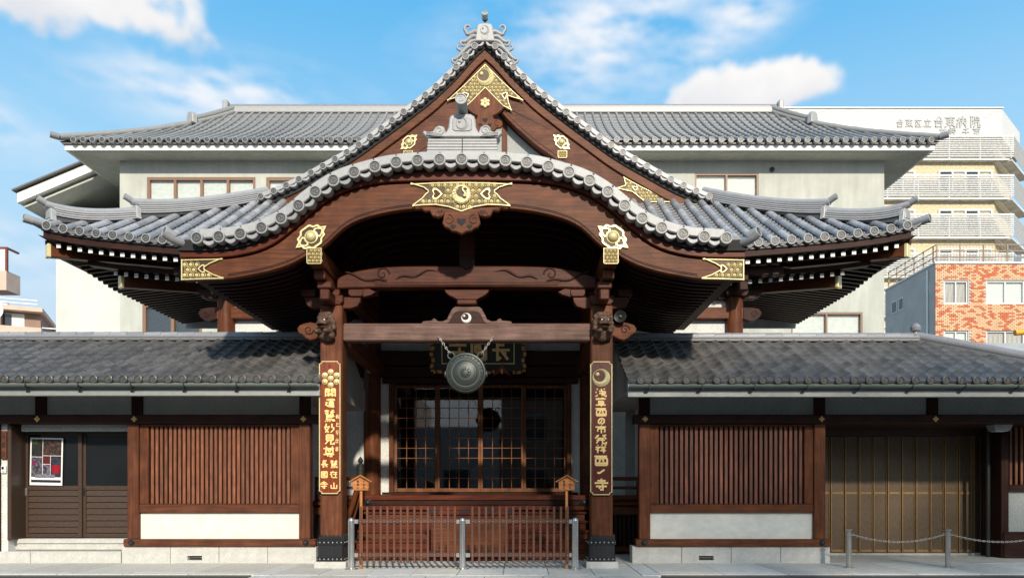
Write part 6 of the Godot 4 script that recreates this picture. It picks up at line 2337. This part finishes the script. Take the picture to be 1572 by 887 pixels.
	bx("button", M.aluminium, t, -9.28, -9.24, 1.62, 1.65, WZ - 0.01, WZ - 0.004, 0.003)
	# floodlight under the eaves by the garage
	t = thing("garage_lamp", "unlit box-shaped ceiling lamp at the right end of the garage opening", "lamp", Vector3(8.7, 2.4, -0.9))
	var gl := MB.new()
	gl.loft([[Vector3(8.53, 2.48, -0.98), Vector3(8.87, 2.48, -0.98), Vector3(8.87, 2.48, -0.72), Vector3(8.53, 2.48, -0.72)], [Vector3(8.57, 2.37, -0.95), Vector3(8.83, 2.37, -0.95), Vector3(8.83, 2.37, -0.75), Vector3(8.57, 2.37, -0.75)]])
	put("housing", gl, M.zinc, t)
	bx("diffuser", M.plastic_white, t, 8.6, 8.8, 2.362, 2.369, -0.93, -0.77)


func poster_image() -> Image:
	var W := 140
	var H := 200
	var im := Image.create(W, H, false, Image.FORMAT_RGB8)
	im.fill(Color(0.93, 0.93, 0.93))
	var n := FastNoiseLite.new()
	n.seed = 4
	n.frequency = 0.06
	n.fractal_octaves = 4
	for e in [[2, 2, 50, 78, [0.08, 0.1, 0.09], [0.2, 0.22, 0.2]], [2, 2, 26, 22, [0.25, 0.4, 0.1], [0.32, 0.5, 0.16]], [54, 2, 84, 72, [0.08, 0.06, 0.05], [0.55, 0.33, 0.22]], [54, 76, 34, 36, [0.5, 0.05, 0.06], [0.62, 0.1, 0.1]], [2, 82, 50, 88, [0.2, 0.2, 0.25], [0.72, 0.7, 0.76]], [2, 98, 20, 20, [0.75, 0.08, 0.4], [0.85, 0.12, 0.5]], [90, 76, 48, 94, [0.1, 0.12, 0.2], [0.28, 0.3, 0.4]], [54, 114, 34, 56, [0.25, 0.2, 0.3], [0.8, 0.75, 0.85]], [2, 182, 136, 12, [0.1, 0.1, 0.12], [0.16, 0.16, 0.18]], [20, 158, 90, 16, [0.85, 0.85, 0.9], [0.95, 0.93, 0.96]]]:
		for y in e[3]:
			for x in e[2]:
				var k := clampf(0.5 + n.get_noise_2d(e[0] + x + e[1] * 3.0, e[1] + y) * 1.4, 0.0, 1.0)
				im.set_pixel(mini(e[0] + x, W - 1), mini(e[1] + y, H - 1), Color(lerpf(e[4][0], e[5][0], k), lerpf(e[4][1], e[5][1], k), lerpf(e[4][2], e[5][2], k)).lerp(Color(0.16, 0.15, 0.16), 0.55))
	for y in 40:   # a red bowl in one picture
		for x in 44:
			var u := (x - 22) / 21.0
			var w := y / 38.0
			if absf(u) < sqrt(maxf(0.0, 1.0 - w * w * 0.8)) and w < 1.0:
				im.set_pixel(92 + x, 116 + y, Color(0.62 - 0.15 * absf(u), 0.04, 0.12))
	for i in 30:
		im.fill_rect(Rect2i(24 + (i * 37) % 84, 161 + (i % 3) * 4, 5, 2), Color(0.25, 0.25, 0.32))
	return im


# ---------------------------------------------------------------- buildings behind
# a window in a wall that looks to +z: frame, and panes with blinds, curtains or dark glass
func window(parent: Node, x0: float, x1: float, y0: float, y1: float, z: float, n: int, frame: String, fill: String, bar := 0.07) -> MeshInstance3D:
	var f := MB.new()
	f.bb(x0, x1, y1 - bar, y1, z - 0.1, z + 0.05)
	f.bb(x0, x1, y0, y0 + bar, z - 0.1, z + 0.07)
	for i in n + 1:
		var x := lerpf(x0 + bar / 2, x1 - bar / 2, i / float(n))
		f.bb(x - bar / 2, x + bar / 2, y0 + bar, y1 - bar, z - 0.1, z + 0.048)
	var o := put("window", f, M[frame], parent)
	for i in n:
		var a := lerpf(x0 + bar / 2, x1 - bar / 2, i / float(n)) + bar / 2
		var b := lerpf(x0 + bar / 2, x1 - bar / 2, (i + 1.0) / n) - bar / 2
		bx("pane", M.pane_glass, o, a, b, y0 + bar, y1 - bar, z - 0.004 - 0.02 * (i % 2), z - 0.02 * (i % 2))
		bx("blind" if fill == "blind" else "curtain", M[fill], o, a, b, y0 + bar, y1 - bar, z - 0.09, z - 0.07 - 0.01 * (i % 2))
	return o


func make_rear_building() -> void:
	var t := thing("rear_building", "large pale green-grey rendered building with a wide hipped tile roof behind the temple gable", "building", Vector3(-0.7, 0, -13.0))
	var z := -11.9
	var w := MB.new()
	# front wall with openings left for the windows
	var holes := [[-12.24, -8.69, 9.9, 11.48], [-8.34, -7.41, 9.9, 11.48], [5.68, 7.77, 10.65, 11.61], [-12.39, -10.44, 6.1, 7.34], [8.83, 11.17, 6.25, 7.07]]
	var xs := [-13.13, 11.88]
	for h in holes:
		xs.append(h[0])
		xs.append(h[1])
	xs.sort()
	for i in xs.size() - 1:
		var a: float = xs[i]
		var b: float = xs[i + 1]
		var cut := []
		for h in holes:
			if a > h[0] - 0.01 and b < h[1] + 0.01:
				cut.append([h[2], h[3]])
		cut.sort()
		var y := -0.1
		for c in cut:
			w.bb(a, b, y, c[0], z - 0.25, z)
			y = c[1]
		w.bb(a, b, y, 12.1, z - 0.25, z)
	w.bb(-13.13, -12.88, -0.1, 12.1, -22.0, z - 0.25)
	w.bb(11.63, 11.88, -0.1, 12.1, -22.0, z - 0.25)
	w.bb(-13.13, 11.88, -0.1, 12.1, -22.2, -22.0)
	put("wall", w, M.stucco, t)
	window(t, -12.24, -8.69, 9.9, 11.48, z - 0.06, 4, "frame_brown", "blind", 0.085)
	window(t, -8.34, -7.41, 9.9, 11.48, z - 0.06, 1, "frame_brown", "blind", 0.1)
	window(t, 5.68, 7.77, 10.65, 11.61, z - 0.06, 2, "frame_brown", "blind", 0.06)
	window(t, -12.39, -10.44, 6.1, 7.34, z - 0.06, 2, "frame_brown", "window_glass", 0.1)
	window(t, 8.83, 11.17, 6.25, 7.07, z - 0.06, 2, "frame_brown", "blind", 0.06)
	# left block, a little further back, with its sloping white verge
	var lb := MB.new()
	lb.bb(-16.5, -13.14, -0.1, 11.2, -22.0, -14.0)
	put("side_block_wall", lb, M.stucco_pale, t)
	var rings := []
	for e in [[-17.15, 11.02], [-14.5, 12.14]]:
		rings.append([Vector3(e[0], e[1], -12.9), Vector3(e[0], e[1] + 0.34, -12.9), Vector3(e[0], e[1] + 0.34, -22.0), Vector3(e[0], e[1], -22.0)])
	var sr := MB.new()
	sr.loft(rings)
	var so := put("side_roof", sr, M.white_paint, t)
	var sc := MB.new()
	sc.bar(Vector3(-17.25, 11.4, -17.4), Vector3(-14.45, 12.56, -17.4), 9.3, 0.05)
	put("roof_edge", sc, M.sheet_tile2, so)
	var ss := MB.new()
	ss.bar(Vector3(-17.05, 10.95, -17.4), Vector3(-13.8, 12.3, -17.4), 8.6, 0.06)
	put("soffit", ss, M.stucco, so)
	# hipped roof: fascia, soffit, tile courses, rolls, ridges
	var ez := -11.0
	var L := -14.56
	var R := 13.2
	var ey := 12.25
	var f := MB.new()
	f.bb(L + 0.1, R - 0.1, 12.02, 12.2, ez - 0.25, ez - 0.12)
	f.bb(L + 0.1, L + 0.25, 12.02, 12.2, -23.0, ez - 0.25)
	f.bb(R - 0.25, R - 0.1, 12.02, 12.2, -23.0, ez - 0.25)
	put("fascia", f, M.white_paint, t)
	bx("soffit", M.stucco, t, L + 0.2, R - 0.2, 12.0, 12.06, -23.0, ez - 0.2)
	bx("eave_board", M.sheet_tile0, t, L + 0.05, R - 0.05, 12.19, 12.24, ez - 0.4, ez - 0.06)
	var ry := 15.6
	var rz := -16.0
	var hipd := 3.7
	var sl := MB.new()
	var n := 14
	var prof := func(u: float) -> float: return ey + (ry - ey) * (0.84 * u + 0.16 * u * u * u)
	for i in n:
		var u0 := i / float(n)
		var u1 := (i + 1.0) / n
		for s in 24:
			var v0 := s / 24.0
			var v1 := (s + 1) / 24.0
			var q := []
			for e in [[u0, v0], [u0, v1], [u1, v1], [u1, v0]]:
				q.append(Vector3(lerpf(L + hipd * e[0], R - hipd * e[0], e[1]), prof.call(e[0]) + (0.035 if e[0] == u0 else 0.0), lerpf(ez, rz, e[0])))
			sl.quad(q[0], q[1], q[2], q[3], Vector3(0, 1, 1))
			if i:
				sl.quad(q[0], q[1], q[1] - Vector3(0, 0.04, 0), q[0] - Vector3(0, 0.04, 0), Vector3(0, 0, 1))
	stuff(put("flat_tile_courses", sl, M.far_tile1, t))
	for s: float in [-1.0, 1.0]:
		var sd := MB.new()
		var x0 := L if s < 0 else R
		sd.grid([[Vector3(x0, ey, ez), Vector3(x0, ey, -23.0)], [Vector3(x0 - s * hipd, ry, rz), Vector3(x0 - s * hipd, ry, -23.0)]], Vector3(s, 1, 0))
		put("side_slope", sd, M.tile1, t)
	var bk := MB.new()
	bk.quad(Vector3(L + hipd, ry, rz), Vector3(R - hipd, ry, rz), Vector3(R - hipd, 12.2, -23.0), Vector3(L + hipd, 12.2, -23.0), Vector3(0, 1, -1))
	put("back_slope", bk, M.tile1, t)
	var x := L + 0.17
	while x < R:
		var d := minf(x - L, R - x)
		var top := minf(1.0, d / hipd)
		var path := PackedVector3Array()
		for j in 6:
			var u := top * j / 5.0
			path.append(Vector3(x, prof.call(u) + 0.03, lerpf(ez + 0.03, rz, u)))
		var b := MB.new()
		if top > 0.06:
			b.tube(path, PackedFloat32Array([0.048]), 8)
			var o := put("roof_roll", b, M["far_tile%d" % rng.randi_range(1, 3)], t)
			put("round_end_tile", disc_mesh, M.tile_disc, o, at(x, ey + 0.02, ez + 0.05))
		x += 0.3
	bx("ridge_course", M.tile_light, t, L + hipd - 0.1, R - hipd + 0.1, ry - 0.05, ry + 0.18, rz - 0.16, rz + 0.16, 0.02)
	var rc := MB.new()
	rc.tube(PackedVector3Array([Vector3(L + hipd - 0.2, ry + 0.22, rz), Vector3(R - hipd + 0.2, ry + 0.22, rz)]), PackedFloat32Array([0.1]), 10)
	put("ridge_cap", rc, M.tile2, t)
	for s: float in [-1.0, 1.0]:
		var x0 := L if s < 0 else R
		bx("ridge_end_plate", M.tile_light, t, x0 - s * (hipd - 0.35) - 0.1, x0 - s * (hipd - 0.35) + 0.1, ry - 0.1, ry + 0.42, rz - 0.2, rz + 0.22, 0.04)
		var hp := PackedVector3Array()
		var hq := PackedVector3Array()
		for j in 15:
			var u := j / 14.0
			hp.append(Vector3(x0 - s * hipd * u, prof.call(u) + 0.08 + 0.05 * (1 - u) * (1 - u), lerpf(ez, rz, u)))
			if u > 0.7:
				hq.append(hp[j] + Vector3(0, 0.14, 0))
		var hb := MB.new()
		hb.tube(hp, PackedFloat32Array([0.1]), 8)
		put("hip_cap", hb, M.far_tile3, t)
		var hc := MB.new()
		hc.tube(hq, PackedFloat32Array([0.1]), 8)
		put("hip_cap", hc, M.far_tile2, t)
		var e := MB.new()
		e.prism(mirrored([0.0, 0.42, 0.12, 0.4, 0.18, 0.28, 0.2, 0.0], 0.0), -0.1, 0.08, Transform3D(Basis(Vector3.UP, s * 0.6), hq[0] + Vector3(0, -0.2, 0.05)), 0.02)
		put("ridge_end_plate", e, M.tile_light, t)
		var c := MB.new()
		c.tube(PackedVector3Array([hp[0], hp[0] + Vector3(s * 0.2, 0.02, 0.15)]), PackedFloat32Array([0.1]), 10)
		put("corner_tile", c, M.tile2, t)
	# little wall lamp and two rounded awnings
	var wl := MB.new()
	wl.ball(Vector3(8.2, 11.72, z + 0.05), Vector3(0.08, 0.08, 0.08), 8, 6)
	put("wall_lamp", wl, M.plastic_black, t)
	for e in [-12.0, -10.75]:
		var a := MB.new()
		a.ball(Vector3(e, 5.86, z + 0.05), Vector3(0.6, 0.28, 0.7), 16, 6)
		put("awning", a, M.plastic_white, t)


func make_hospital() -> void:
	var t := thing("hospital_building", "white and cream hospital with louvred balconies and lettering along its top, at upper right", "building", Vector3(36, 0, -52))
	var z := -52.0
	var x0 := 20.0
	var x1 := 40.8
	var b := MB.new()
	b.prism(PackedVector2Array([Vector2(x0, 52.0), Vector2(x1 - 0.4, 52.0), Vector2(x1 + 3.6, 56.0), Vector2(x1 + 3.6, 75.0), Vector2(x0, 75.0)]), -0.1, 31.0, Transform3D(Basis(Vector3(1, 0, 0), Vector3(0, 0, -1), Vector3(0, 1, 0)), Vector3()))
	put("wall", b, M.hospital_cream, t)
	var p := MB.new()
	p.prism(PackedVector2Array([Vector2(x0, 51.6), Vector2(x1, 51.6), Vector2(x1 + 4.4, 56.0), Vector2(x1 + 4.4, 75.0), Vector2(x0, 75.0)]), 31.0, 33.45, Transform3D(Basis(Vector3(1, 0, 0), Vector3(0, 0, -1), Vector3(0, 1, 0)), Vector3()))
	put("parapet", p, M.hospital_white, t)
	var pj := MB.new()
	for i in 9:
		pj.bb(x0, x1 - 0.01, 31.2 + i * 0.25, 31.214 + i * 0.25, z + 0.39, z + 0.412)
	put("panel_joint", pj, M.letter, t)
	var cap := MB.new()
	cap.bb(x0, x1 + 0.1, 33.45, 33.53, z - 0.6, z + 0.5)
	put("coping", cap, M.aluminium, t)
	var k := 64.6 / 1170.0
	for e in [["台", 1382, 189, 11], ["東", 1396.5, 189, 11], ["区", 1410.5, 189, 11], ["立", 1424.7, 189, 11], ["台", 1441.6, 187, 14.5], ["東", 1459.7, 187, 15.5], ["病", 1477.5, 187, 15.5], ["院", 1497.6, 187, 16], ["施", 1449, 203, 11], ["設", 1463, 203, 12], ["千", 1484, 203, 11], ["束", 1500, 203, 11.5]]:
		glyph("wall_character", e[0], t, M.letter, (e[1] - 800) * k, EYE + (748 - e[2]) * k, z + 0.4, e[3] * k * 0.95, e[3] * k, 0.085 if e[3] < 13 else 0.11, 0.06)
	# storeys: balcony slab, louvred front, windows behind
	for fl in 7:
		var top := 31.05 - 3.32 * fl
		if top < 10:
			break
		var bal := holder("balcony", t, Vector3(30, top - 1.9, z))
		var sl := MB.new()
		sl.bb(x0, x1 + 0.6, top - 2.0, top - 1.84, z + 0.01, z + 0.5)
		var ch := MB.new()
		sl.bar(Vector3(x1 + 0.6, top - 1.925, z + 0.1), Vector3(x1 + 4.6, top - 1.925, z - 3.9), 0.8, 0.16)
		put("slab", sl, M.hospital_white, bal)
		for i in 10:
			bx("slat", M.louvre, bal, x0, x1 + 0.98, top - 1.72 + i * 0.182, top - 1.72 + i * 0.182 + 0.115, z + 0.46, z + 0.5)
			ch.bar(Vector3(x1 + 1.0, top - 1.66 + i * 0.182, z + 0.48), Vector3(x1 + 5.2, top - 1.66 + i * 0.182, z - 3.9), 0.04, 0.115)
		put("corner_slats", ch, M.louvre, bal)
		var x := x0 + 0.6
		while x < x1 + 1.0:
			bx("rail_post", M.aluminium, bal, x - 0.05, x + 0.05, top - 1.8, top + 0.03, z + 0.4, z + 0.455)
			x += 2.62
		bx("top_rail", M.aluminium, bal, x0, x1 + 1.0, top + 0.03, top + 0.1, z + 0.4, z + 0.52)
		if fl == 0:
			continue
		for e in [[24.0, 28.0, 4], [29.6, 33.6, 4], [35.6, 40.2, 4]]:
			var w := window(t, e[0], e[1], top - 1.3, top + 0.62, z + 0.07, e[2], "plastic_white", "blind", 0.13)
			w.name = "window"
		bx("side_window", M.window_glass, t, x1 + 1.5, x1 + 1.55, top - 1.0, top + 0.6, z - 3.2, z - 2.0)


func make_brick_building() -> void:
	var t := thing("tiled_apartment_house", "small block faced in mottled orange tiles with a grey side wall and roof railing", "building", Vector3(28, 0, -32))
	var z := -32.0
	var x0 := 24.5
	var x1 := 36.0
	var top := 14.55
	var holes := []
	for y in [[12.2, 13.55], [9.25, 10.6]]:
		holes.append([25.05, 26.45, y[0], y[1], 2])
		holes.append([27.55, 30.9, y[0], y[1], 3])
		holes.append([32.0, 35.0, y[0], y[1], 3])
	var b := MB.new()
	b.bb(x0, x1, -0.1, 9.0, -38.2, z - 0.04)
	b.bb(x0, x1, 9.0, top, -38.2, z - 0.45)
	for e in [[9.0, 9.25], [10.6, 12.2], [13.55, top]]:
		b.bb(x0, x1, e[0], e[1], z - 0.45, z - 0.04)
	for y in [[9.25, 10.6], [12.2, 13.55]]:
		for e in [[x0, 25.05], [26.45, 27.55], [30.9, 32.0], [35.0, x1]]:
			b.bb(e[0], e[1], y[0], y[1], z - 0.45, z - 0.04)
	put("wall", b, M.grey_wall, t)
	# facing tiles, each with its own edges
	var m := MB.new()
	m.tinted = true
	var r := RandomNumberGenerator.new()
	r.seed = 8
	var n := FastNoiseLite.new()
	n.seed = 2
	n.frequency = 0.9
	var y := 8.0
	var row := 0
	while y < top - 0.05:
		var x := x0 - (0.12 if row % 2 else 0.0)
		while x < x1:
			var a := maxf(x, x0)
			var e := minf(x + 0.228, x1)
			var open := false
			for h in holes:
				if e > h[0] and a < h[1] and y + 0.085 > h[2] and y < h[3]:
					open = true
			if not open and e - a > 0.03:
				var dark: bool = r.randf() + n.get_noise_2d(x * 1.3, y * 5.0) * 0.32 < 0.36
				var v := r.randf_range(0.88, 1.1)
				m.col = Color(0.52 * v, 0.125 * v, 0.04 * v) if dark else Color(0.66 * v, 0.4 * v, 0.225 * v)
				m.quad(Vector3(a, y, z), Vector3(e - 0.012, y, z), Vector3(e - 0.012, y + 0.085, z), Vector3(a, y + 0.085, z), Vector3(0, 0, 1))
				m.quad(Vector3(a, y, z), Vector3(e - 0.012, y, z), Vector3(e - 0.012, y, z - 0.038), Vector3(a, y, z - 0.038), Vector3(0, -1, 0))
				m.quad(Vector3(a, y + 0.085, z), Vector3(e - 0.012, y + 0.085, z), Vector3(e - 0.012, y + 0.085, z - 0.038), Vector3(a, y + 0.085, z - 0.038), Vector3(0, 1, 0))
			x += 0.24
		y += 0.097
		row += 1
	stuff(put("facing_tiles", m, M.mosaic, t))
	var kinds := ["curtain", "blind", "blind", "blind", "curtain", "blind"]
	for i in holes.size():
		var h: Array = holes[i]
		window(t, h[0], h[1], h[2], h[3], z - 0.15, h[4], "aluminium", kinds[i], 0.07)
	bx("coping", M.aluminium, t, x0 - 0.06, x1, top, top + 0.1, -38.3, z + 0.06)
	for e in [[-37.3, -36.6], [-36.35, -35.75]]:
		var w := MB.new()
		w.bb(x0 - 0.03, x0 + 0.02, 12.75, 13.55, e[0], e[1])
		var o := put("side_window", w, M.aluminium, t)
		bx("pane", M.window_glass, o, x0 - 0.045, x0 - 0.031, 12.82, 13.48, e[0] + 0.08, e[1] - 0.08)
	var dp := MB.new()
	dp.tube(PackedVector3Array([Vector3(x0 - 0.06, 0, -32.8), Vector3(x0 - 0.06, 14.4, -32.8)]), PackedFloat32Array([0.06]), 8)
	put("downpipe", dp, M.plastic_white, t)
	var rl := MB.new()
	for yy in [15.0, 15.35, 15.72]:
		rl.bb(x0 + 0.1, x1, yy - 0.025, yy + 0.025, z - 0.15, z - 0.1)
		rl.bb(x0 + 0.1, x0 + 0.15, yy - 0.02, yy + 0.02, -38.1, z - 0.15)
	for i in 9:
		rl.bb(x0 + 0.1 + i * 1.4, x0 + 0.16 + i * 1.4, top + 0.1, 15.7, z - 0.16, z - 0.1)
	for i in 6:
		rl.bb(x0 + 0.09, x0 + 0.15, top + 0.1, 15.7, -38.0 + i * 1.1, -37.94 + i * 1.1)
	for i in 60:
		rl.bb(x0 + 0.2 + i * 0.19, x0 + 0.215 + i * 0.19, top + 0.1, 15.7, z - 0.14, z - 0.125)
	put("roof_railing", rl, M.rail_brown, t)
	bx("air_conditioner", M.plastic_white, t, 30.0, 30.9, top + 0.11, 15.3, -33.4, -32.6, 0.03)
	var st := MB.new()
	st.bar(Vector3(33.0, 14.7, -33.0), Vector3(36.5, 16.4, -33.0), 0.1, 0.08)
	put("stair_rail", st, M.rail_brown, t)


func make_left_buildings() -> void:
	var t := thing("stepped_apartment_block", "far beige apartment block with stepped terraces above the left wing's roof", "building", Vector3(-52, 0, -57))
	var B := Basis(Vector3.UP, 0.42)
	var o := Vector3(-47.0, 0, -57.0)
	var blk := func(called: String, m: Material, x0: float, x1: float, y0: float, y1: float, z0: float, z1: float, par: Node) -> MeshInstance3D:
		var b := MB.new()
		b.bb(x0, x1, y0, y1, z0, z1)
		return put(called, b, m, par, Transform3D(B, o))
	for f in 5:
		var y := 18.1 - 3.0 * f
		var x1: float = [2.4, 6.8, 7.2, 7.4, 7.4][f]
		var z1: float = [-0.8, 0.0, 0.0, 0.0, 0.0][f]
		var w: Node = blk.call("wall", M.beige_dark, -16.0, x1 - 0.2, y - 3.0, y, -12.0, z1 - 0.6, t)
		blk.call("balcony_front", M.beige_wall, -16.0, x1, y - 3.0, y - 1.85, z1 - 0.5, z1 + 0.5, t)
		blk.call("slab", M.beige_wall, -16.0, x1 + 0.1, y - 0.35, y + 0.05, -12.0, z1 + 0.5, t)
		var x := -14.0
		while x < x1 - 1.5:
			var fr: Node = blk.call("window", M.plastic_white, x, x + 1.9, y - 2.0, y - 0.5, z1 - 0.6, z1 - 0.52, t)
			blk.call("pane", M.window_glass, x + 0.08, x + 0.9, y - 1.92, y - 0.58, z1 - 0.52, z1 - 0.5, fr)
			blk.call("pane", M.blind, x + 1.0, x + 1.82, y - 1.92, y - 0.58, z1 - 0.52, z1 - 0.5, fr)
			x += 2.6
		if f < 2:
			blk.call("party_wall", M.beige_dark, x1 - 3.4, x1 - 3.2, y - 3.0, y - 0.3, z1 - 0.6, z1 + 0.4, w)
	for e in [18.5, 18.85]:
		blk.call("roof_rail", M.aluminium, -16.0, 2.0, e, e + 0.06, -0.9, -0.84, t)
	for e in [15.6, 16.0, 16.4]:
		blk.call("terrace_rail", M.aluminium, 2.5, 6.6, e - 0.2, e - 0.12, -0.2, -0.14, t)
	blk.call("roof_box", M.plastic_white, -1.6, -0.4, 18.2, 18.6, -2.0, -1.0, t)
	# nearer block at the very edge of the picture
	t = thing("balcony_block", "brown and beige apartment block with glazed balconies at the left picture edge", "building", Vector3(-32, 0, -27))
	bx("wall", M.beige_wall, t, -40.0, -29.5, -0.1, 14.0, -30.0, -27.5)
	for f in 4:
		var y := 12.55 - 3.0 * f
		if f == 0 or f > 1:
			bx("balcony_front", M.beige_wall, t, -40.0, -26.65, y - 1.0, y, -27.5, -26.4)
			var g := MB.new()
			g.bb(-40.0, -26.69, y, y + 1.15, -26.5, -26.46)
			put("glass_screen", g, M.blind, t)
			var rl := MB.new()
			rl.bb(-40.0, -26.63, y + 1.15, y + 1.24, -26.54, -26.42)
			rl.bb(-26.73, -26.63, y, y + 1.15, -26.54, -26.42)
			rl.bb(-26.73, -26.63, y + 1.15, y + 1.24, -27.4, -26.54)
			rl.bb(-27.7, -27.62, y, y + 1.15, -26.54, -26.42)
			put("balcony_rail", rl, M.red_paint, t)
	bx("stair_tower", M.beige_dark, t, -28.0, -26.85, -0.1, 9.3, -27.0, -26.5)
	var d := thing("satellite_dish", "white satellite dish in front of the left edge apartment block", "satellite dish", Vector3(-27.6, 10.0, -26.2))
	var ds := MB.new()
	ds.lathe(pts([0.0, -0.12, 0.3, -0.09, 0.55, 0.0, 0.53, 0.01, 0.3, -0.06, 0.0, -0.09]), 24, Transform3D(Basis(Vector3.UP, 0.3) * FACE, Vector3(-27.3, 10.5, -26.2)))
	put("reflector", ds, M.plastic_white, d)
	var arm := MB.new()
	arm.bar(Vector3(-27.3, 10.4, -26.3), Vector3(-27.7, 9.6, -26.6), 0.06, 0.06)
	arm.bar(Vector3(-27.7, 9.6, -26.6), Vector3(-28.05, 9.6, -27.4), 0.06, 0.06)
	put("arm", arm, M.steel_dull, d)


# the other side of the street, behind the viewer: houses show in the glass, added trees shade the right half of the front
func make_opposite_side() -> void:
	var rows := [[-34.0, -6.1, 6.6, "beige_wall", "beige apartment house across the street, left of the low shop"], [-6.0, -1.2, 4.6, "grey_wall", "low grey shop across the street between two taller houses"], [-1.1, 2.6, 7.0, "beige_dark", "narrow brown house across the street right of the low shop"], [2.7, 34.0, 7.4, "grey_wall", "long grey office block across the street behind the row of added trees"]]
	for e in rows:
		var t := thing("street_building", e[4], "building", Vector3((e[0] + e[1]) / 2, 0, 21), "buildings across the street")
		var z := 21.0
		bx("wall", M[e[3]], t, e[0], e[1], -0.1, e[2], z, z + 9.0)
		bx("parapet", M.aluminium, t, e[0] - 0.02, e[1] + 0.02, e[2], e[2] + 0.12, z - 0.06, z + 9.0)
		var n := maxi(1, int((e[1] - e[0]) / 2.6))
		for f in int((e[2] - 0.6) / 3.0):
			for i in n:
				var x: float = lerpf(e[0], e[1], (i + 0.5) / n)
				var w := bx("window", M.aluminium, t, x - 0.8, x + 0.8, 0.9 + f * 3.0, 2.4 + f * 3.0, z - 0.04, z - 0.002)
				bx("pane", M.window_glass, w, x - 0.74, x - 0.02, 0.96 + f * 3.0, 2.34 + f * 3.0, z - 0.052, z - 0.041)
				bx("pane", M.window_glass, w, x + 0.02, x + 0.74, 0.96 + f * 3.0, 2.34 + f * 3.0, z - 0.052, z - 0.041)


	var leaf := MB.new()
	leaf.quad(Vector3(-0.05, 0, 0), Vector3(0, 0, 0.035), Vector3(0.07, 0.01, 0), Vector3(0, 0, -0.035), Vector3.UP)
	var lm := leaf.mesh()
	for k in 4:  # unseen trees, added to dapple the right half of the front
		var c := Vector3([4.5, 7.6, 10.7, 14.0][k], 10.6, 17.2)
		var t := thing("added_shade_tree", ["first", "second", "third", "fourth"][k] + " added shade tree across the street counted from the left, thin leafy crown", "tree", Vector3(c.x, 0, c.z), "added shade trees across the street")
		var tr := MB.new()
		tr.tube(PackedVector3Array([Vector3(c.x, -0.1, c.z), Vector3(c.x + 0.1, 4, c.z), Vector3(c.x - 0.05, 8.2, c.z), Vector3(c.x, 11.5, c.z)]), PackedFloat32Array([0.2, 0.15, 0.11, 0.03]), 10)
		for i in 14:
			var y := rng.randf_range(7.5, 10.5)
			var an := rng.randf() * TAU
			tr.tube(PackedVector3Array([Vector3(c.x, y, c.z), Vector3(c.x + cos(an), y + 0.7, c.z + sin(an)), Vector3(c.x + cos(an) * 1.9, y + 1.0 + rng.randf(), c.z + sin(an) * 1.9)]), PackedFloat32Array([0.05, 0.035, 0.012]), 6)
		put("trunk", tr, M.carved, t)
		var mm := MultiMesh.new()
		mm.transform_format = MultiMesh.TRANSFORM_3D
		mm.mesh = lm
		mm.instance_count = 3300
		for i in mm.instance_count:
			var p := Vector3(rng.randfn(), rng.randfn(), rng.randfn()).normalized() * pow(rng.randf(), 0.4)
			var b := Basis(Vector3(rng.randfn(), rng.randfn(), rng.randfn()).normalized(), rng.randf() * TAU).scaled(Vector3.ONE * rng.randf_range(0.9, 1.5))
			mm.set_instance_transform(i, Transform3D(b, c + p * Vector3(2.3, 2.5, 2.0)))
		var cr := MultiMeshInstance3D.new()
		cr.name = "crown"
		cr.multimesh = mm
		cr.material_override = M.leaf
		cr.transform = where(t).affine_inverse()
		t.add_child(cr)
		stuff(cr)


func make_small_far_things() -> void:
	var p := MB.new()
	p.tube(PackedVector3Array([Vector3(12.0, 5.1, -5.5), Vector3(13.1, 5.2, -5.5), Vector3(15.0, 5.33, -5.5)]), PackedFloat32Array([0.07]), 10)
	p.bb(14.6, 14.75, -0.1, 5.3, -5.6, -5.45)
	tag(put("yellow_pipe", p, M.yellow), "yellow pipe end showing above the right wing's roof", "pipe")
	for i in 2:
		var w := MB.new()
		var path := PackedVector3Array()
		for k in 9:
			var u := k / 8.0
			path.append(Vector3(11.9 + 12.0 * u, [6.95, 6.6][i] - 0.9 * u * (1.0 - u) + u * 1.0, -14.0 - 17.0 * u))
		w.tube(path, PackedFloat32Array([0.015]), 5)
		tag(put("overhead_wire", w, M.plastic_black), ["upper thin black wire between the rear building and the tiled block", "lower thin black wire between the rear building and the tiled block"][i], "wire", "wires by the tiled block")


func _ready() -> void:
	rng.seed = 77
	make_materials()
	make_light()
	make_ground()
	make_tile_pieces()
	make_rear_building()
	make_hospital()
	make_brick_building()
	make_left_buildings()
	make_opposite_side()
	make_wings()
	make_hall()
	make_porch()
	make_signs()
	make_gong()
	make_front_things()
	make_small_far_things()
